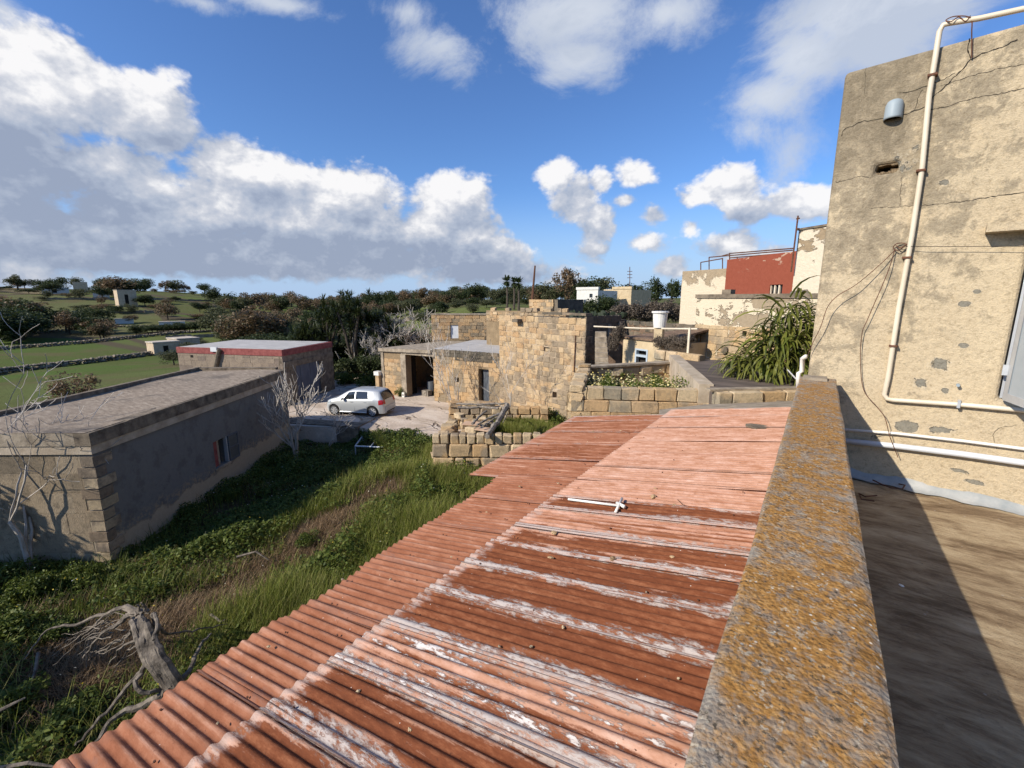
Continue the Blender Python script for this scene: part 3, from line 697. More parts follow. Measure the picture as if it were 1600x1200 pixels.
    for pl, wd in cracks:
        pp = []
        for (a, b) in zip(pl[:-1], pl[1:]):
            m = max(2, int(math.dist(a, b)/5))
            for i in range(m): pp.append((a[0]+(b[0]-a[0])*i/m+r.uniform(-1.1, 1.1), a[1]+(b[1]-a[1])*i/m+r.uniform(-1.1, 1.1)))
        pp.append(pl[-1])
        q = [U(*k) for k in pp]; q = [(max(u, .036), z) for u, z in q]
        for (a, b) in zip(q[:-1], q[1:]):
            w0 = wd*r.uniform(.5, 1.5)
            if math.dist(a, b) < 1e-4: continue
            nx, nz = -(b[1]-a[1]), (b[0]-a[0]); l = math.hypot(nx, nz); nx, nz = nx/l*w0, nz/l*w0
            cr.quad(Fm(a[0]-nx, .0015, a[1]-nz), Fm(b[0]-nx, .0015, b[1]-nz), Fm(b[0]+nx, .0015, b[1]+nz), Fm(a[0]+nx, .0015, a[1]+nz))
    part('wall_cracks', cr, m_dark, t, kind='stuff')
    # cables on the wall
    def cable(pl, rad, off, label, mat=m_rustmetal):
        pp = []
        P_ = [Vector(wp(x, y, o)) for (x, y), o in zip(pl, off)]
        for i in range(len(P_)-1):                       # Catmull-Rom
            p0, p1_, p2, p3 = P_[max(i-1, 0)], P_[i], P_[i+1], P_[min(i+2, len(P_)-1)]
            for k in range(5):
                s = k/5; pp.append(.5*((2*p1_)+(p2-p0)*s+(2*p0-5*p1_+4*p2-p3)*s*s+(3*p1_-p0-3*p2+p3)*s**3))
        pp.append(P_[-1])
        o = part('cable', MB().tube(pp, rad, 5), mat, origin=P_[0]); tag(o, label, 'cable')
    cable([(1400, 390), (1375, 415), (1340, 445), (1312, 462), (1296, 480), (1285, 510), (1272, 535), (1262, 558)], .0032, [.03, .06, .09, .10, .10, .08, .06, .03], 'dark cable sagging from the wall hook to the left corner of the tall wall')
    cable([(1398, 392), (1390, 420), (1378, 450), (1356, 500), (1348, 520), (1345, 560), (1350, 608), (1372, 635), (1384, 650), (1392, 680), (1404, 712)], .0032, [.03, .05, .06, .05, .04, .03, .03, .05, .08, .08, .06], 'dark cable dangling loose past the two low pipes')
    cable([(1402, 385), (1440, 386), (1500, 386), (1600, 386), (1700, 387)], .0022, [.03, .06, .06, .06, .05], 'thin wire strung straight across the wall to the right', m_dark)
    cable([(1418, 383), (1410, 380), (1400, 382), (1396, 388), (1404, 392), (1414, 385), (1420, 381), (1408, 388), (1400, 384)], .004, [.03, .02, .03, .02, .04, .03, .03, .05, .02], 'tangled knot of dark wire on the hook beside the pipe')
    cable([(1516, 30), (1508, 38), (1498, 32), (1486, 40), (1478, 36), (1492, 31), (1516, 33), (1518, 55), (1518, 92)], .004, [.06, .05, .06, .07, .05, .06, .05, .03, .02], 'wire looped round the top of the drainpipe')
def thing_part(*a): return None
house()

def terrace():
    # screed floor with gentle unevenness
    n = 60; x0, x1, y0, y1 = .155, 6.0, -4.0, 5.3
    V = []; Fc = []
    for j in range(n+1):
        for i in range(n+1):
            x = x0+(x1-x0)*i/n; y = y0+(y1-y0)*j/n
            V.append((x, y, 4.35+.008*math.sin(3*x+2*y)+.006*math.sin(7*y-4*x)))
    for j in range(n):
        for i in range(n): a = j*(n+1)+i; Fc.append((a, a+1, a+n+2, a+n+1))
    part('terrace_floor', MB().add(V, Fc), m_terrace, smooth=True, kind='structure')
    b = MB().box(-.06, 6.0, -4.0, 5.05, -.8, 4.33); o = part('lower_storey', b, m_facade, origin=(3, 0, 0)); tag(o, 'lower storey of the house under the rooftop terrace', 'building')
    # sealant fillet along the wall foot
    O = Vector((-.05, 5.2, 4.35)); _, nv, Fm = frame(O, (.987, -.16)); V = []; Fc = []; r = random.Random(2); m = 90
    for i in range(m+1):
        u = .2+3.2*i/m; a = .085+.02*math.sin(i*.7)+r.uniform(-.012, .012); h = .075+.012*math.sin(i*.45)+r.uniform(-.006, .006)
        V += [Fm(u, .0015, 4.35+h), Fm(u, .014, 4.35+h*.62), Fm(u, .045, 4.35+h*.22), Fm(u, a, 4.361)]
    for i in range(m):
        for k in range(3): q = i*4+k; Fc.append((q, q+1, q+5, q+4))
    part('wall_foot_sealant', MB().add(V, Fc), m_cove, smooth=True, kind='structure')
terrace()

def parapet():
    # long slab-topped wall, worn edges
    x0, x1, y0, y1, z0, z1 = -.107, .183, -2.0, 5.06, 4.0, 5.27
    ny = 420; prof = [(x0, z0), (x0, z0+.5), (x0, z1-.12), (x0+.001, z1-.03), (x0+.004, z1-.006), (x0+.014, z1)] + [(x0+(x1-x0)*k/14, z1) for k in range(2, 13)] + [(x1-.014, z1), (x1-.004, z1-.006), (x1-.001, z1-.03), (x1, z1-.12), (x1, z0+.5), (x1, z0)]
    from mathutils import noise as mn
    V = []; Fc = []; n = len(prof)
    for j in range(ny+1):
        y = y0+(y1-y0)*j/ny
        for i, (x, z) in enumerate(prof):
            p = Vector((x, y, z)); a = mn.fractal(p*9, 1.0, 2.0, 4)*.0035 + mn.noise(p*1.3)*.006
            e = 1.0 if 3 <= i < n-3 else .8
            q = mn.noise(Vector((x*3, y*2.3, 5)))
            edge = (abs(x-(x0+x1)/2) > .11)
            dz = a*e - (max(0, q-.25)*.016 if edge and z > z1-.05 else 0)
            dx = mn.noise(Vector((y*1.7, z*4, x*9)))*.009*(1 if i < 5 or i > n-6 else 0)
            V.append((x+dx, y, z+(dz if z > z1-.2 else 0)))
    for j in range(ny):
        for i in range(n-1): q = j*n+i; Fc.append((q, q+n, q+n+1, q+1))
    Fc.append(tuple(range(n))[::-1]); Fc.append(tuple(ny*n+i for i in range(n)))
    t = thing('parapet_wall', (.04, 2, 4.35), 'long low parapet wall covered in orange lichen beside the rusty roof', 'wall')
    part('coping', MB().add(V, Fc), m_lichen, t)
    part('end_block', MB().box(x0+.03, x1-.075, 4.86, 5.045, z1-.01, z1+.022), m_conc, t)
parapet()

# small things on the terrace
def hooks():
    pts = [P(1342, 771, 4.37), P(1352, 776, 4.37), P(1370, 774, 4.37)]; pts2 = [P(1342, 771, 4.37), P(1346, 780, 4.37), P(1366, 783, 4.37)]
    o = part('iron_bar', MB().tube([pts[2], pts[1], pts[0], pts2[1], pts2[2]], .006, 6), m_rustmetal, origin=pts[0]); tag(o, 'short bent rusty iron hook lying on the terrace floor near the parapet', 'iron bar')
    q = [P(1364, 750, 4.38), P(1378, 757, 4.385), P(1392, 762, 4.385), P(1410, 764, 4.385), P(1414, 758, 4.39), P(1404, 756, 4.39)]
    o = part('iron_bar', MB().tube(q, .006, 6), m_rustmetal, origin=q[0]); tag(o, 'longer curled rusty iron bar lying by the foot of the tall wall', 'iron bar')
hooks()
def pebble_mesh(seed, flat=.6):
    r = random.Random(seed); bm = bmesh.new(); bmesh.ops.create_icosphere(bm, subdivisions=1, radius=.5)
    for v in bm.verts: v.co *= r.uniform(.72, 1.15); v.co.z *= flat
    me = bpy.data.meshes.new('pebble'); bm.to_mesh(me); bm.free(); return me
PEB = [pebble_mesh(i) for i in range(5)]
def pebble(loc, s, mat, label=None, group=None, name='pebble', cat='stone'):
    me = PEB[random.randrange(5)].copy(); me.materials.append(mat)
    o = link(name, me, loc, None, random.uniform(0, 6), (s, s*random.uniform(.6, .95), s*.8)); tag(o, label, cat, group)
pebble(P(1408, 915, 4.362), .035, m_white, 'small white paint chip on the shaded terrace floor')

# ------------------------------------------------------------------ corrugated roof
RK = .158
def RZ(x): return 4.3+RK*(x+1.74)
def RP(px, py, off=0.0):
    d = ray(px, py); t = (4.3+off+RK*1.74-6)/(d[2]-RK*d[0]); return Vector(EYE+d*t)
def sheet(parent, ya, yb, x_hi, x_lo, lift, rust, white, seed):   # length measured at the middle
    xl = x_lo((ya+yb)/2) if callable(x_lo) else x_lo
    V = []
    r = random.Random(seed); pitch = PITCH_R; amp = .0085
    W = yb-ya; nv_ = max(8, int(W/pitch*8)); L = x_hi-xl; nu = max(4, int(L/.12)); UV = []; Fc = []; ph = r.uniform(0, 6)
    for j in range(nu+1):
        for i in range(nv_+1):
            v = W*i/nv_; y = ya+v
            xe = x_lo(y) if callable(x_lo) else x_lo
            x = x_hi+(xe-x_hi)*j/nu; u = x_hi-x
            z = RZ(x)+lift+amp*math.cos(2*PI*v/pitch)+.004*math.sin(u*2.2+ph)+.003*math.sin(y*5+u*3+ph)
            V.append((x, y-.045*u, z)); UV.append((u, v))
    n = nv_+1
    for j in range(nu):
        for i in range(nv_): q = j*n+i; Fc.append((q, q+1, q+n+1, q+n))
    A = np.array(V)-np.array(wloc(parent))
    me = npmesh('roof_sheet', A, np.array(Fc)[:, ::-1], m_sheet, True)
    uvl = me.uv_layers.new(name='UVMap'); idx = np.empty(len(me.loops), np.int32); me.loops.foreach_get('vertex_index', idx)
    uvl.data.foreach_set('uv', np.array(UV, np.float32)[idx].ravel())
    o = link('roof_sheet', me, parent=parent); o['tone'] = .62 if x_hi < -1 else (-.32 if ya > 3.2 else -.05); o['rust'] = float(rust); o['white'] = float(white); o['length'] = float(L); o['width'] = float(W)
    m = o.modifiers.new('thick', 'SOLIDIFY'); m.thickness = .0015; m.offset = -1
    return o
def shed():
    t = thing('corrugated_shed', (-1.6, 2.5, 0), 'low shed roofed with rusty salmon painted corrugated iron beside the lichen parapet', 'shed')
    # walls under the roof
    part('wall', MB().prism([(-2.42, -2.2), (-.13, -2.2), (-.13, 6.3), (-3.0, 6.3), (-2.85, 3.9), (-2.55, 3.7)], -.8, 3.93), m_nearface, t)
    # upper row: rust-hearted sheets with sealed laps near the camera, plain painted ones further off
    ys = [-1.3, -.75, -.2, .32, .78, 1.09, 1.41, 1.73, 2.05, 2.35, 2.64, 3.0, 3.24, 3.70, 4.10, 4.62, 5.12, 5.75, 6.40, 6.95]
    rust = [.36, .40, .36, .42, .40, .16, .46, .48, .46, .36, .14, .44, -.22, -.26, -.32, -.25, -.28, -.22, -.16]
    wht = [.9, .9, .9, 1.0, .95, 1.35, 1.0, 1.0, .95, .95, .8, .7, .10, .06, .10, .10, .12, .25, .75]
    for k in range(len(ys)-1):
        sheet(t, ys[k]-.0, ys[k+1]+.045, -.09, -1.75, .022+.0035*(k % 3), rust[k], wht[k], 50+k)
    # lower row down to the eave, two stepped parts
    yl = [-1.1, -.45, .20, .72, 1.30, 1.86, 2.45, 3.04, 3.66]
    def eave(y): return -2.27-.10*(y-.2) - (.02*math.sin(int(y/.58)*2.3))
    for k in range(len(yl)-1):
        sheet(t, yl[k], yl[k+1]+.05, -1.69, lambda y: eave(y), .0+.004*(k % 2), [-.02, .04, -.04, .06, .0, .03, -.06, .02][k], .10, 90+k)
    y2 = [3.62, 4.25, 4.90, 5.55, 6.20, 6.60]
    for k in range(len(y2)-1):
        sheet(t, y2[k], y2[k+1]+.05, -1.69, lambda y: -3.02-.075*(y-3.7), .0+.004*(k % 2), [-.1, .22, -.05, .16, -.1][k], [.3, .3, .45, .3, .8][k], 120+k)
    nb = MB(); r = random.Random(6)
    for x in (-.35, -1.05, -1.62, -1.9, -2.2):
        y = -.9
        while y < 6.2:
            zz = RZ(x)+.034 if x > -1.7 else RZ(x)+.012; yy = round(y/PITCH_R)*PITCH_R; nb.tube([(x, yy, zz-.004), (x, yy, zz+.002)], .005, 6); y += r.uniform(.3, .7)
    part('nail_heads', nb, m_rustmetal, t, kind='stuff')
    return t
shed()
# loose stones on the roof
rs = [(1050, 870, .035, 'tan stone lying on the roof near the lichen parapet, level with the second white strip'),
      (866, 832, .05, 'brown stone on the roof just below the white pole'), (860, 871, .045, 'tan lump of stone sitting at the joint between two rusty sheets'), (957, 873, .05, 'orange tan stone in the middle of a rusty roof sheet'),
      (1021, 776, .075, 'largest rounded pebble on the plain pink part of the roof'), (1054, 789, .035, 'small round stone right of the largest pebble on the pink sheets'), (1024, 763, .03, 'small stone just behind the largest pebble on the pink sheets')]
for x, y, s, lb in rs: pebble(RP(x, y, .035), s, m_stone, lb)
for x, y in ((812, 760), (808, 712), (872, 755), (905, 702), (918, 690), (927, 674), (880, 714), (970, 673), (995, 668), (930, 683), (868, 735), (840, 695), (760, 800), (705, 870), (610, 905), (535, 905), (420, 1010), (340, 1130), (640, 1140), (880, 980), (830, 1010), (1060, 1060), (1010, 925), (780, 1010), (560, 1080), (1082, 652), (1130, 662)):
    pebble(RP(x, y, .03), random.uniform(.014, .03), m_stone_c, 'tiny stone chip scattered loose on the corrugated roof', 'stone chips on the corrugated roof')
def roof_things():
    a, b = RP(888, 780, .045), RP(966, 790, .05)
    t = thing('white_pole', a, 'white plastic pole with a cross piece lying on the corrugated roof', 'pole')
    part('rod', MB().tube([a, b], .010, 8), m_white, t, smooth=True)
    part('cross_piece', MB().tube([RP(972, 779, .06), RP(962, 800, .045)], .011, 8), m_white, t, smooth=True)
    part('socket', MB().tube([RP(964, 786, .05), RP(976, 792, .05)], .014, 8), m_white, t, smooth=True)
    c = RP(1183, 668, .03); r = random.Random(5); V = [(c.x+math.cos(i*PI/6)*.13*r.uniform(.8, 1.1), c.y+math.sin(i*PI/6)*.10*r.uniform(.7, 1.1)) for i in range(12)]
    o = part('slate', MB().prism(V, c.z, c.z+.02), m_conc_dark, origin=c); tag(o, 'flat grey slab of stone lying at the far end of the corrugated roof', 'stone slab')
    o = part('wire', MB().tube([RP(1058, 780, .03), RP(1066, 788, .04), RP(1082, 793, .03), RP(1092, 797, .02)], .002, 5), m_rustmetal, origin=c); tag(o, 'short curl of wire on the pink roof sheets', 'wire')
roof_things()
# ------------------------------------------------------------------ left flat-roofed outbuilding
def left_building():
    C0 = Vector((-14.65, 2.89, 0)); u = Vector((-5.85, 8.32, 0)).normalized(); nn = Vector((-u.y, u.x, 0))   # nn points away from the camera side
    L = 10.0; Wd = 3.95; zb = -1.0; zt = 2.82
    t = thing('outbuilding', (C0.x, C0.y, -.85), 'long low outbuilding with dark grey side wall, stepped corner stones and flat concrete roof', 'building')
    # frame along the long face: d = u gives outward to the right
    _, nv, Fm = frame(C0, u)
    DU, DZ = -1.15, -.96; hole = [(5.62+DU, 6.38+DU, 1.02+DZ, 1.98+DZ)]
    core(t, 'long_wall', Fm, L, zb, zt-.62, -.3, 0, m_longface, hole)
    # body: near gable and other sides
    nd = -nn if nn.dot(Vector((-1, 0, 0))) < 0 else nn
    O2 = C0+nd*Wd; _, nv2, F2 = frame(O2, -nd)
    core(t, 'gable_wall', F2, Wd-.002, zb, zt-.62, -.3, -.002, m_nearface)
    part('rear_walls', MB().fbox(Fm, .302, L-.002, -Wd, -Wd+.25, zb, zt-.622).fbox(Fm, L-.3, L-.002, -Wd+.252, -.302, zb, zt-.622), m_nearface, t)
    # large blocks in the gable: faint courses
    masonry(t, O2+nv2*.0, -nd, Wd-.36, zb+.5, zt-.64, m_gable, rowh=.52, wr=(.6, 1.1), depth=.05, proud=.006, jit=.02, bev=.03, seed=5, joint=.006)
    # quoins: alternate long and short stones at the corner
    r = random.Random(9); z = -.75; k = 0
    while z < 2.12:
        h = .29; w = .52 if k % 2 else .30
        part('quoin', MB().fbox(Fm, -.03-r.uniform(0, .02), w+r.uniform(-.08, .08), -.4 if k % 2 == 0 else -.28, .03+r.uniform(0, .035), z+.02, z+h-.02), m_quoin, t); z += h; k += 1
    # string course, block course and rim
    def ring(name, z0, z1, o, mat, inn=.32):
        mb = MB(); mb.fbox(Fm, -o, L+o, -inn, o, z0, z1); part(name, mb, mat, t)
        mb = MB(); mb.fbox(Fm, -o, inn, -Wd-o, -inn-.001, z0, z1); part(name, mb, mat, t)
        mb = MB(); mb.fbox(Fm, L-inn, L+o, -Wd-o, -inn-.001, z0, z1); part(name, mb, mat, t)
        mb = MB(); mb.fbox(Fm, inn+.001, L-inn-.001, -Wd-o, -Wd+.12, z0, z1+(.06 if 'rim' in name else 0)); part(name, mb, mat, t)
    ring('string_course', zt-.617, zt-.40, .05, m_palerender)
    # rim blocks along the two seen sides
    mb = None; r = random.Random(2)
    uu = -.07
    while uu < L:
        w = r.uniform(.7, 1.2); part('rim_block', MB().fbox(Fm, uu, min(uu+w, L+.05)-.008, -.30, .075+r.uniform(-.008, .008), zt-.397, zt-.06+r.uniform(-.008, .008)), m_conc_dark, t); uu += w
    n_ = .302
    while n_ < Wd:
        w = r.uniform(.7, 1.1); part('rim_block', MB().fbox(Fm, -.075+r.uniform(-.008, .008), .25, -min(n_+w, Wd+.05)+.008, -n_, zt-.397, zt-.06+r.uniform(-.006, .006)), m_conc, t); n_ += w
    part('roof_kerb', MB().fbox(Fm, .252, L, -Wd-.05, -Wd+.13, zt-.39, zt+.08), m_conc_dark, t)
    part('roof_kerb', MB().fbox(Fm, L-.2, L+.06, -Wd+.132, -.301, zt-.39, zt+.06), m_conc_dark, t)
    # roof screed as a subdivided sheet with slight fall
    n = 24; V = []; Fc = []
    for j in range(n+1):
        for i in range(n+1):
            a = -.07+(L+.0-.1)*j/n; b = -.02-(Wd-.1)*i/n; V.append(Fm(a, b, zt-.055+.03*math.sin(a*1.1)*math.sin(b*1.5)+.012*(j == n)))
    for j in range(n):
        for i in range(n): q = j*(n+1)+i; Fc.append((q, q+n+1, q+n+2, q+1))
    me = MB().add(V, Fc); part('roof', me, m_roofc, t, smooth=True)
    # window: red shutter, half broken frame
    G = lambda u, n, z: Fm(u+DU, n, z+DZ)
    part('red_shutter', MB().fbox(G, 5.64, 5.92, -.12, -.08, 1.03, 1.97), m_reddeep, t)
    part('curtain', MB().fbox(G, 5.93, 6.10, -.16, -.13, 1.03, 1.97), m_conc, t)
    fr = part('window_frame', MB().fbox(G, 6.33, 6.378, -.10, .02, 1.03, 1.97), m_alu, t)
    lf = MB()
    for a, b, c, d in ((6.42, 6.46, 1.0, 1.98), (6.98, 7.03, 1.0, 1.98), (6.46, 6.98, 1.0, 1.06), (6.46, 6.98, 1.48, 1.52), (6.46, 6.98, 1.92, 1.98)): lf.fbox(G, a, b, .01, .045, c, d)
    lo = part('window_leaf', lf, m_greydoor, t)
    part('pane', MB().fbox(G, 6.46, 6.98, .018, .026, 1.06, 1.48), m_dimglass, lo); part('pane', MB().fbox(G, 6.46, 6.98, .018, .026, 1.52, 1.92), m_dimglass, lo)
    part('sill', MB().fbox(G, 5.56, 6.44, -.25, .05, .94, 1.017), m_conc, t)
    part('inner_dark', MB().fbox(G, 5.5, 6.9, -.34, -.302, .9, 2.1), m_dark, t)
m_dimglass = material('grimy_pane', lambda t: dict(color=t.mix(t.noise(t.pos(), 6, 5), (.07, .075, .07), (.14, .145, .135)), rough=.35, spec=.5))
m_gable = M_stone('worn_gable_blocks', [(.29, .225, .15), (.34, .27, .185), (.26, .20, .13)], (.19, .155, .11), .5, .6, .5)
m_quoin = M_stone('corner_stone', [(.42, .33, .21), (.22, .165, .115), (.48, .38, .25), (.34, .25, .17)], (.16, .13, .10), .35, .9, .4)
left_building()

def second_building():
    a = P(276, 542, 3.2); b = P(440, 547, 3.2); c = P(518, 534, 3.2); d = a+(c-b)
    a.z = b.z = c.z = d.z = 0
    t = thing('outbuilding', (b.x, b.y, 0), 'low block building with red painted roof edge and large blue grey metal door', 'building')
    _, n1, F1 = frame(a, b-a); L1 = (b-a).length
    core(t, 'side_wall', F1, L1, -1.2, 2.85, -.25, 0, m_blockwall)
    masonry(t, a, b-a, L1, -.9, 2.83, m_blockwall, rowh=.27, wr=(.5, .56), depth=.04, proud=.008, jit=.01, bev=.02, seed=6, joint=.012)
    part('painted_edge', MB().fbox(F1, -.02, L1+.02, -.25, .03, 2.853, 3.2), m_reddeep, t)
    _, n2, F2 = frame(b, c-b); L2 = (c-b).length
    hole = [(L2*.22, L2*.70, -.3, 2.15)]
    core(t, 'front_wall', F2, L2, -1.2, 2.85, -.25, 0, m_conc_dark, hole)
    part('painted_edge', MB().fbox(F2, .031, L2+.02, -.25, .03, 2.853, 3.195), m_reddeep, t)
    part('beam', MB().fbox(F2, 0.002, L2, .002, .05, 2.18, 2.5), m_conc_dark, t)
    h = hole[0]; nl = 5
    for i in range(nl):
        u0 = h[0]+(h[1]-h[0])*i/nl; u1 = h[0]+(h[1]-h[0])*(i+1)/nl
        pn = part('door_panel', MB().fbox(F2, u0+.01, u1-.01, -.12+.015*(i % 2), -.08+.015*(i % 2), -.29, 2.14), m_bluedoor, t)
    part('rear_walls', MB().prism([tuple(d[:2]), tuple(c[:2]), (c.x-.3, c.y-.2), (d.x+.1, d.y-.3)], -1.2, 2.84), m_blockwall, t)
    part('roof', MB().prism([(p.x, p.y) for p in (a+Vector((.15, .1, 0)), b+Vector((-.12, .15, 0)), c+Vector((-.2, -.1, 0)), d+Vector((.1, -.2, 0)))], 2.9, 3.215), m_greyroof, t)
    # sloping duct and meter box on the side wall
    part('duct', MB().tube([F1(L1*.44, .09, 3.15), F1(L1*.42, .1, 2.9), F1(L1*.34, .1, 1.4)], .12, 8), m_conc_dark, t)
    part('meter_box', MB().fbox(F1, L1*.35, L1*.41, .032, .12, 3.0, 3.26), m_grey_pvc, t)
    part('vent_hole', MB().fbox(F1, L1*.13, L1*.155, .001, .022, 2.6, 2.75), m_dark, t)
m_blockwall = M_stone('grey_brown_blockwork', [(.27, .21, .155), (.31, .245, .18), (.25, .195, .15)], (.21, .165, .13), .4, .5, .3)
second_building()

def conc_box():
    a = P(462, 658, .02); b = P(562, 664, .02); a.z = b.z = 0
    t = thing('retaining_wall', (b.x, b.y, -.8), 'stained concrete retaining wall at the garden edge of the rocky yard', 'wall')
    _, n, Fm = frame(a, b-a); L = (b-a).length
    part('wall', MB().fbox(Fm, -1.6, L+.15, -.35, .42, -1.2, .06), m_conc_dark, t)
    part('end_face', MB().fbox(Fm, L-.3, L+.17, -1.2, -.351, -1.2, .05), m_conc, t)
conc_box()

# ------------------------------------------------------------------ garage with flat roof
def garage():
    A = Vector((-22.65, 18.72, 0)); B = Vector((-14.03, 19.42, 0)); d = B-A; L = d.length
    t = thing('garage', (A.x, A.y, 0), 'flat roofed limestone garage with dark open doorway and small side door', 'building')
    _, n, Fm = frame(A, d)
    def U(px, py):
        w = PV(px, py, (A.x, A.y), (n.x, n.y)); return (w-A).dot(d.normalized()), w.z
    g0, g1 = U(636, 600)[0], U(678, 600)[0]; gz = U(660, 556)[1]
    d0, d1 = U(748, 600)[0], U(764, 600)[0]; dz = U(756, 577)[1]
    s0, sz0 = U(711, 597); s1, sz1 = U(717, 590)
    holes = [(g0, g1, -.2, gz), (d0, d1, -.2, dz), (s0, s1, sz0, sz1)]
    zt = lambda u: 3.0+.28*u/L
    core(t, 'wall', Fm, L, -.3, 2.72, -.45, 0, m_mortar, holes)
    masonry(t, A, d, L, 0, 2.72, m_stone, rowh=.255, wr=(.38, .62), depth=.14, proud=.022, jit=.05, bev=.06, holes=holes+[(0, g1+.1, 2.3, 3.0)], seed=11, limit=299)
    # lintel band, slab, left return
    part('lintel', MB().fbox(Fm, g0-.35, g1+.12, .012, .05, gz+.002, gz+.26), m_conc, t)
    part('lintel', MB().fbox(Fm, .25, g1+.3, .012, .04, gz+.28, 2.71), m_nearface, t)
    part('corner_pillar', MB().fbox(Fm, -.16, .05, -.3, .06, -.2, 2.72), m_conc, t)
    part('corner_post', MB().fbox(Fm, -.55, -.25, .0, .25, -.2, 1.2), m_stone, t)
    part('post_cap', MB().fbox(Fm, -.62, -.2, -.05, .3, 1.2, 1.45), m_white, t)
    V0 = [Fm(-.25, .16, 2.75), Fm(L*.46, .16, 2.85), Fm(L*.46, -6, 2.85), Fm(.4, -6, 2.75)]
    V1 = [(x, y, z+.20) for x, y, z in V0]
    part('roof_slab', MB().hexa(V0+V1), m_conc, t)
    part('dark_band', MB().fbox(Fm, L*.461, L, -.45, .012, 2.722, 3.05), m_darkstone, t)
    masonry(t, A+d*.461, d, L*.538, 2.55, 3.12, m_darkstone, rowh=.2, wr=(.2, .42), depth=.12, proud=.03, jit=.2, bev=.1, seed=13, limit=90, name='rim_stone')
    part('roof', MB().prism([Fm(L*.45, .0, 0)[:2], Fm(L+.1, .0, 0)[:2], Fm(L+1.5, -6.5, 0)[:2], Fm(L*.3, -6.5, 0)[:2]], 2.75, 3.10), m_greyroof, t)
    part('side_wall', MB().fbox(Fm, 0.0, .3, -6, -.451, -.3, 2.72), m_stone, t)
    # smooth plastered jamb, left of the doorway
    part('plaster_jamb', MB().fbox(Fm, g0-.42, g0-.002, .013, .05, -.05, gz-.002), m_conc, t)
    part('back_wall', MB().fbox(Fm, .31, L, -5.9, -5.6, -.3, 2.7), m_dark, t)
    part('room_divider', MB().fbox(Fm, g1+.4, g1+.6, -5.59, -.452, -.3, 2.7), m_dark, t)
    part('room_divider', MB().fbox(Fm, .31, g0-.3, -1.2, -.452, -.3, 2.7), m_dark, t)
    part('door', MB().fbox(Fm, d0+.16, d1-.001, -.30, -.25, 0, dz-.002), m_greydoor, t)
    part('door_frame', MB().fbox(Fm, d0+.001, d0+.14, -.42, -.35, 0, dz-.002), m_dark, t)
    # junk inside the garage
    c = Vector(Fm((g0+g1)/2+.3, -1.6, 0)); mb = MB().tube([c+Vector((.2, 0, .9)), c+Vector((.2, .1, 1.9))], [.28, .22], 10); o = part('red_tarpaulin', mb, m_red, origin=c); tag(o, 'dim red bundle hanging inside the dark garage doorway', 'bundle')
    c = Vector(Fm((g0+g1)/2-.3, -1.4, 0)); o = part('drum', MB().tube([c, c+Vector((0, 0, .5)), c+Vector((0, 0, .85))], [.28, .29, .28], 12), m_greydoor, origin=c); tag(o, 'dark barrel standing just inside the garage doorway', 'barrel')
    c = Vector(Fm((g0+g1)/2+.05, -1.2, 0)); r = random.Random(4)
    for i in range(3):
        p = c+Vector((r.uniform(-.5, .7), r.uniform(-.4, .3), 0)); o = part('crate', MB().box(p.x-.2, p.x+.2, p.y-.2, p.y+.2, 0, r.uniform(.25, .5)), m_oldwood, origin=p); tag(o, 'dark crate in the shadows on the garage floor', 'crate', 'crates on the garage floor')
    p = Vector(Fm(g0-.15, .16, 0)); bx = thing('utility_box', p, 'small white box on the ground against the left jamb of the garage doorway', 'box')
    part('casing', MB().box(p.x-.10, p.x+.10, p.y-.08, p.y+.02, 0, .30), m_white, bx); part('hatch', MB().box(p.x-.05, p.x+.05, p.y-.086, p.y-.081, .08, .2), m_greydoor, bx)
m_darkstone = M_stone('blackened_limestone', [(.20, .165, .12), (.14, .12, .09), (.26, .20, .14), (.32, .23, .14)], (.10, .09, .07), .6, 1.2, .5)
garage()

def upper_room():
    f = lambda px: P(px, 528, 3.15)
    A = P(675, 528, 3.15); B = P(790, 528, 3.15); A.z = B.z = 0; d = B-A; L = d.length
    t = thing('upper_room', (A.x, A.y, 3.1), 'weathered upper storey wall with small pale shutter behind the garage roof', 'building')
    _, n, Fm = frame(A, d)
    zt = PV(676, 492, (A.x, A.y), (n.x, n.y)).z
    def U(px, py):
        w = PV(px, py, (A.x, A.y), (n.x, n.y)); return (w-A).dot(d.normalized()), w.z
    w0, z0 = U(704, 527); w1, z1 = U(716, 508)
    hole = [(w0, w1, 3.12, z1)]
    core(t, 'wall', Fm, L, 0, zt-.02, -.4, 0, m_mortar, hole)
    part('side_wall', MB().fbox(Fm, 0, .4, -5, -.401, 0, zt-.02), m_stone, t)
    masonry(t, A, d, L, 3.0, zt, m_stone, rowh=.26, wr=(.3, .6), depth=.12, proud=.03, jit=.10, bev=.07, holes=hole, seed=21, limit=240)
    part('shutter', MB().fbox(Fm, w0+.02, w1-.005, -.12, -.06, 3.1, z1-.01), m_grey_pvc, t)
    part('coping_stone', MB().fbox(Fm, -.05, L, -.45, .06, zt+.003, zt+.10), m_conc, t)
upper_room()

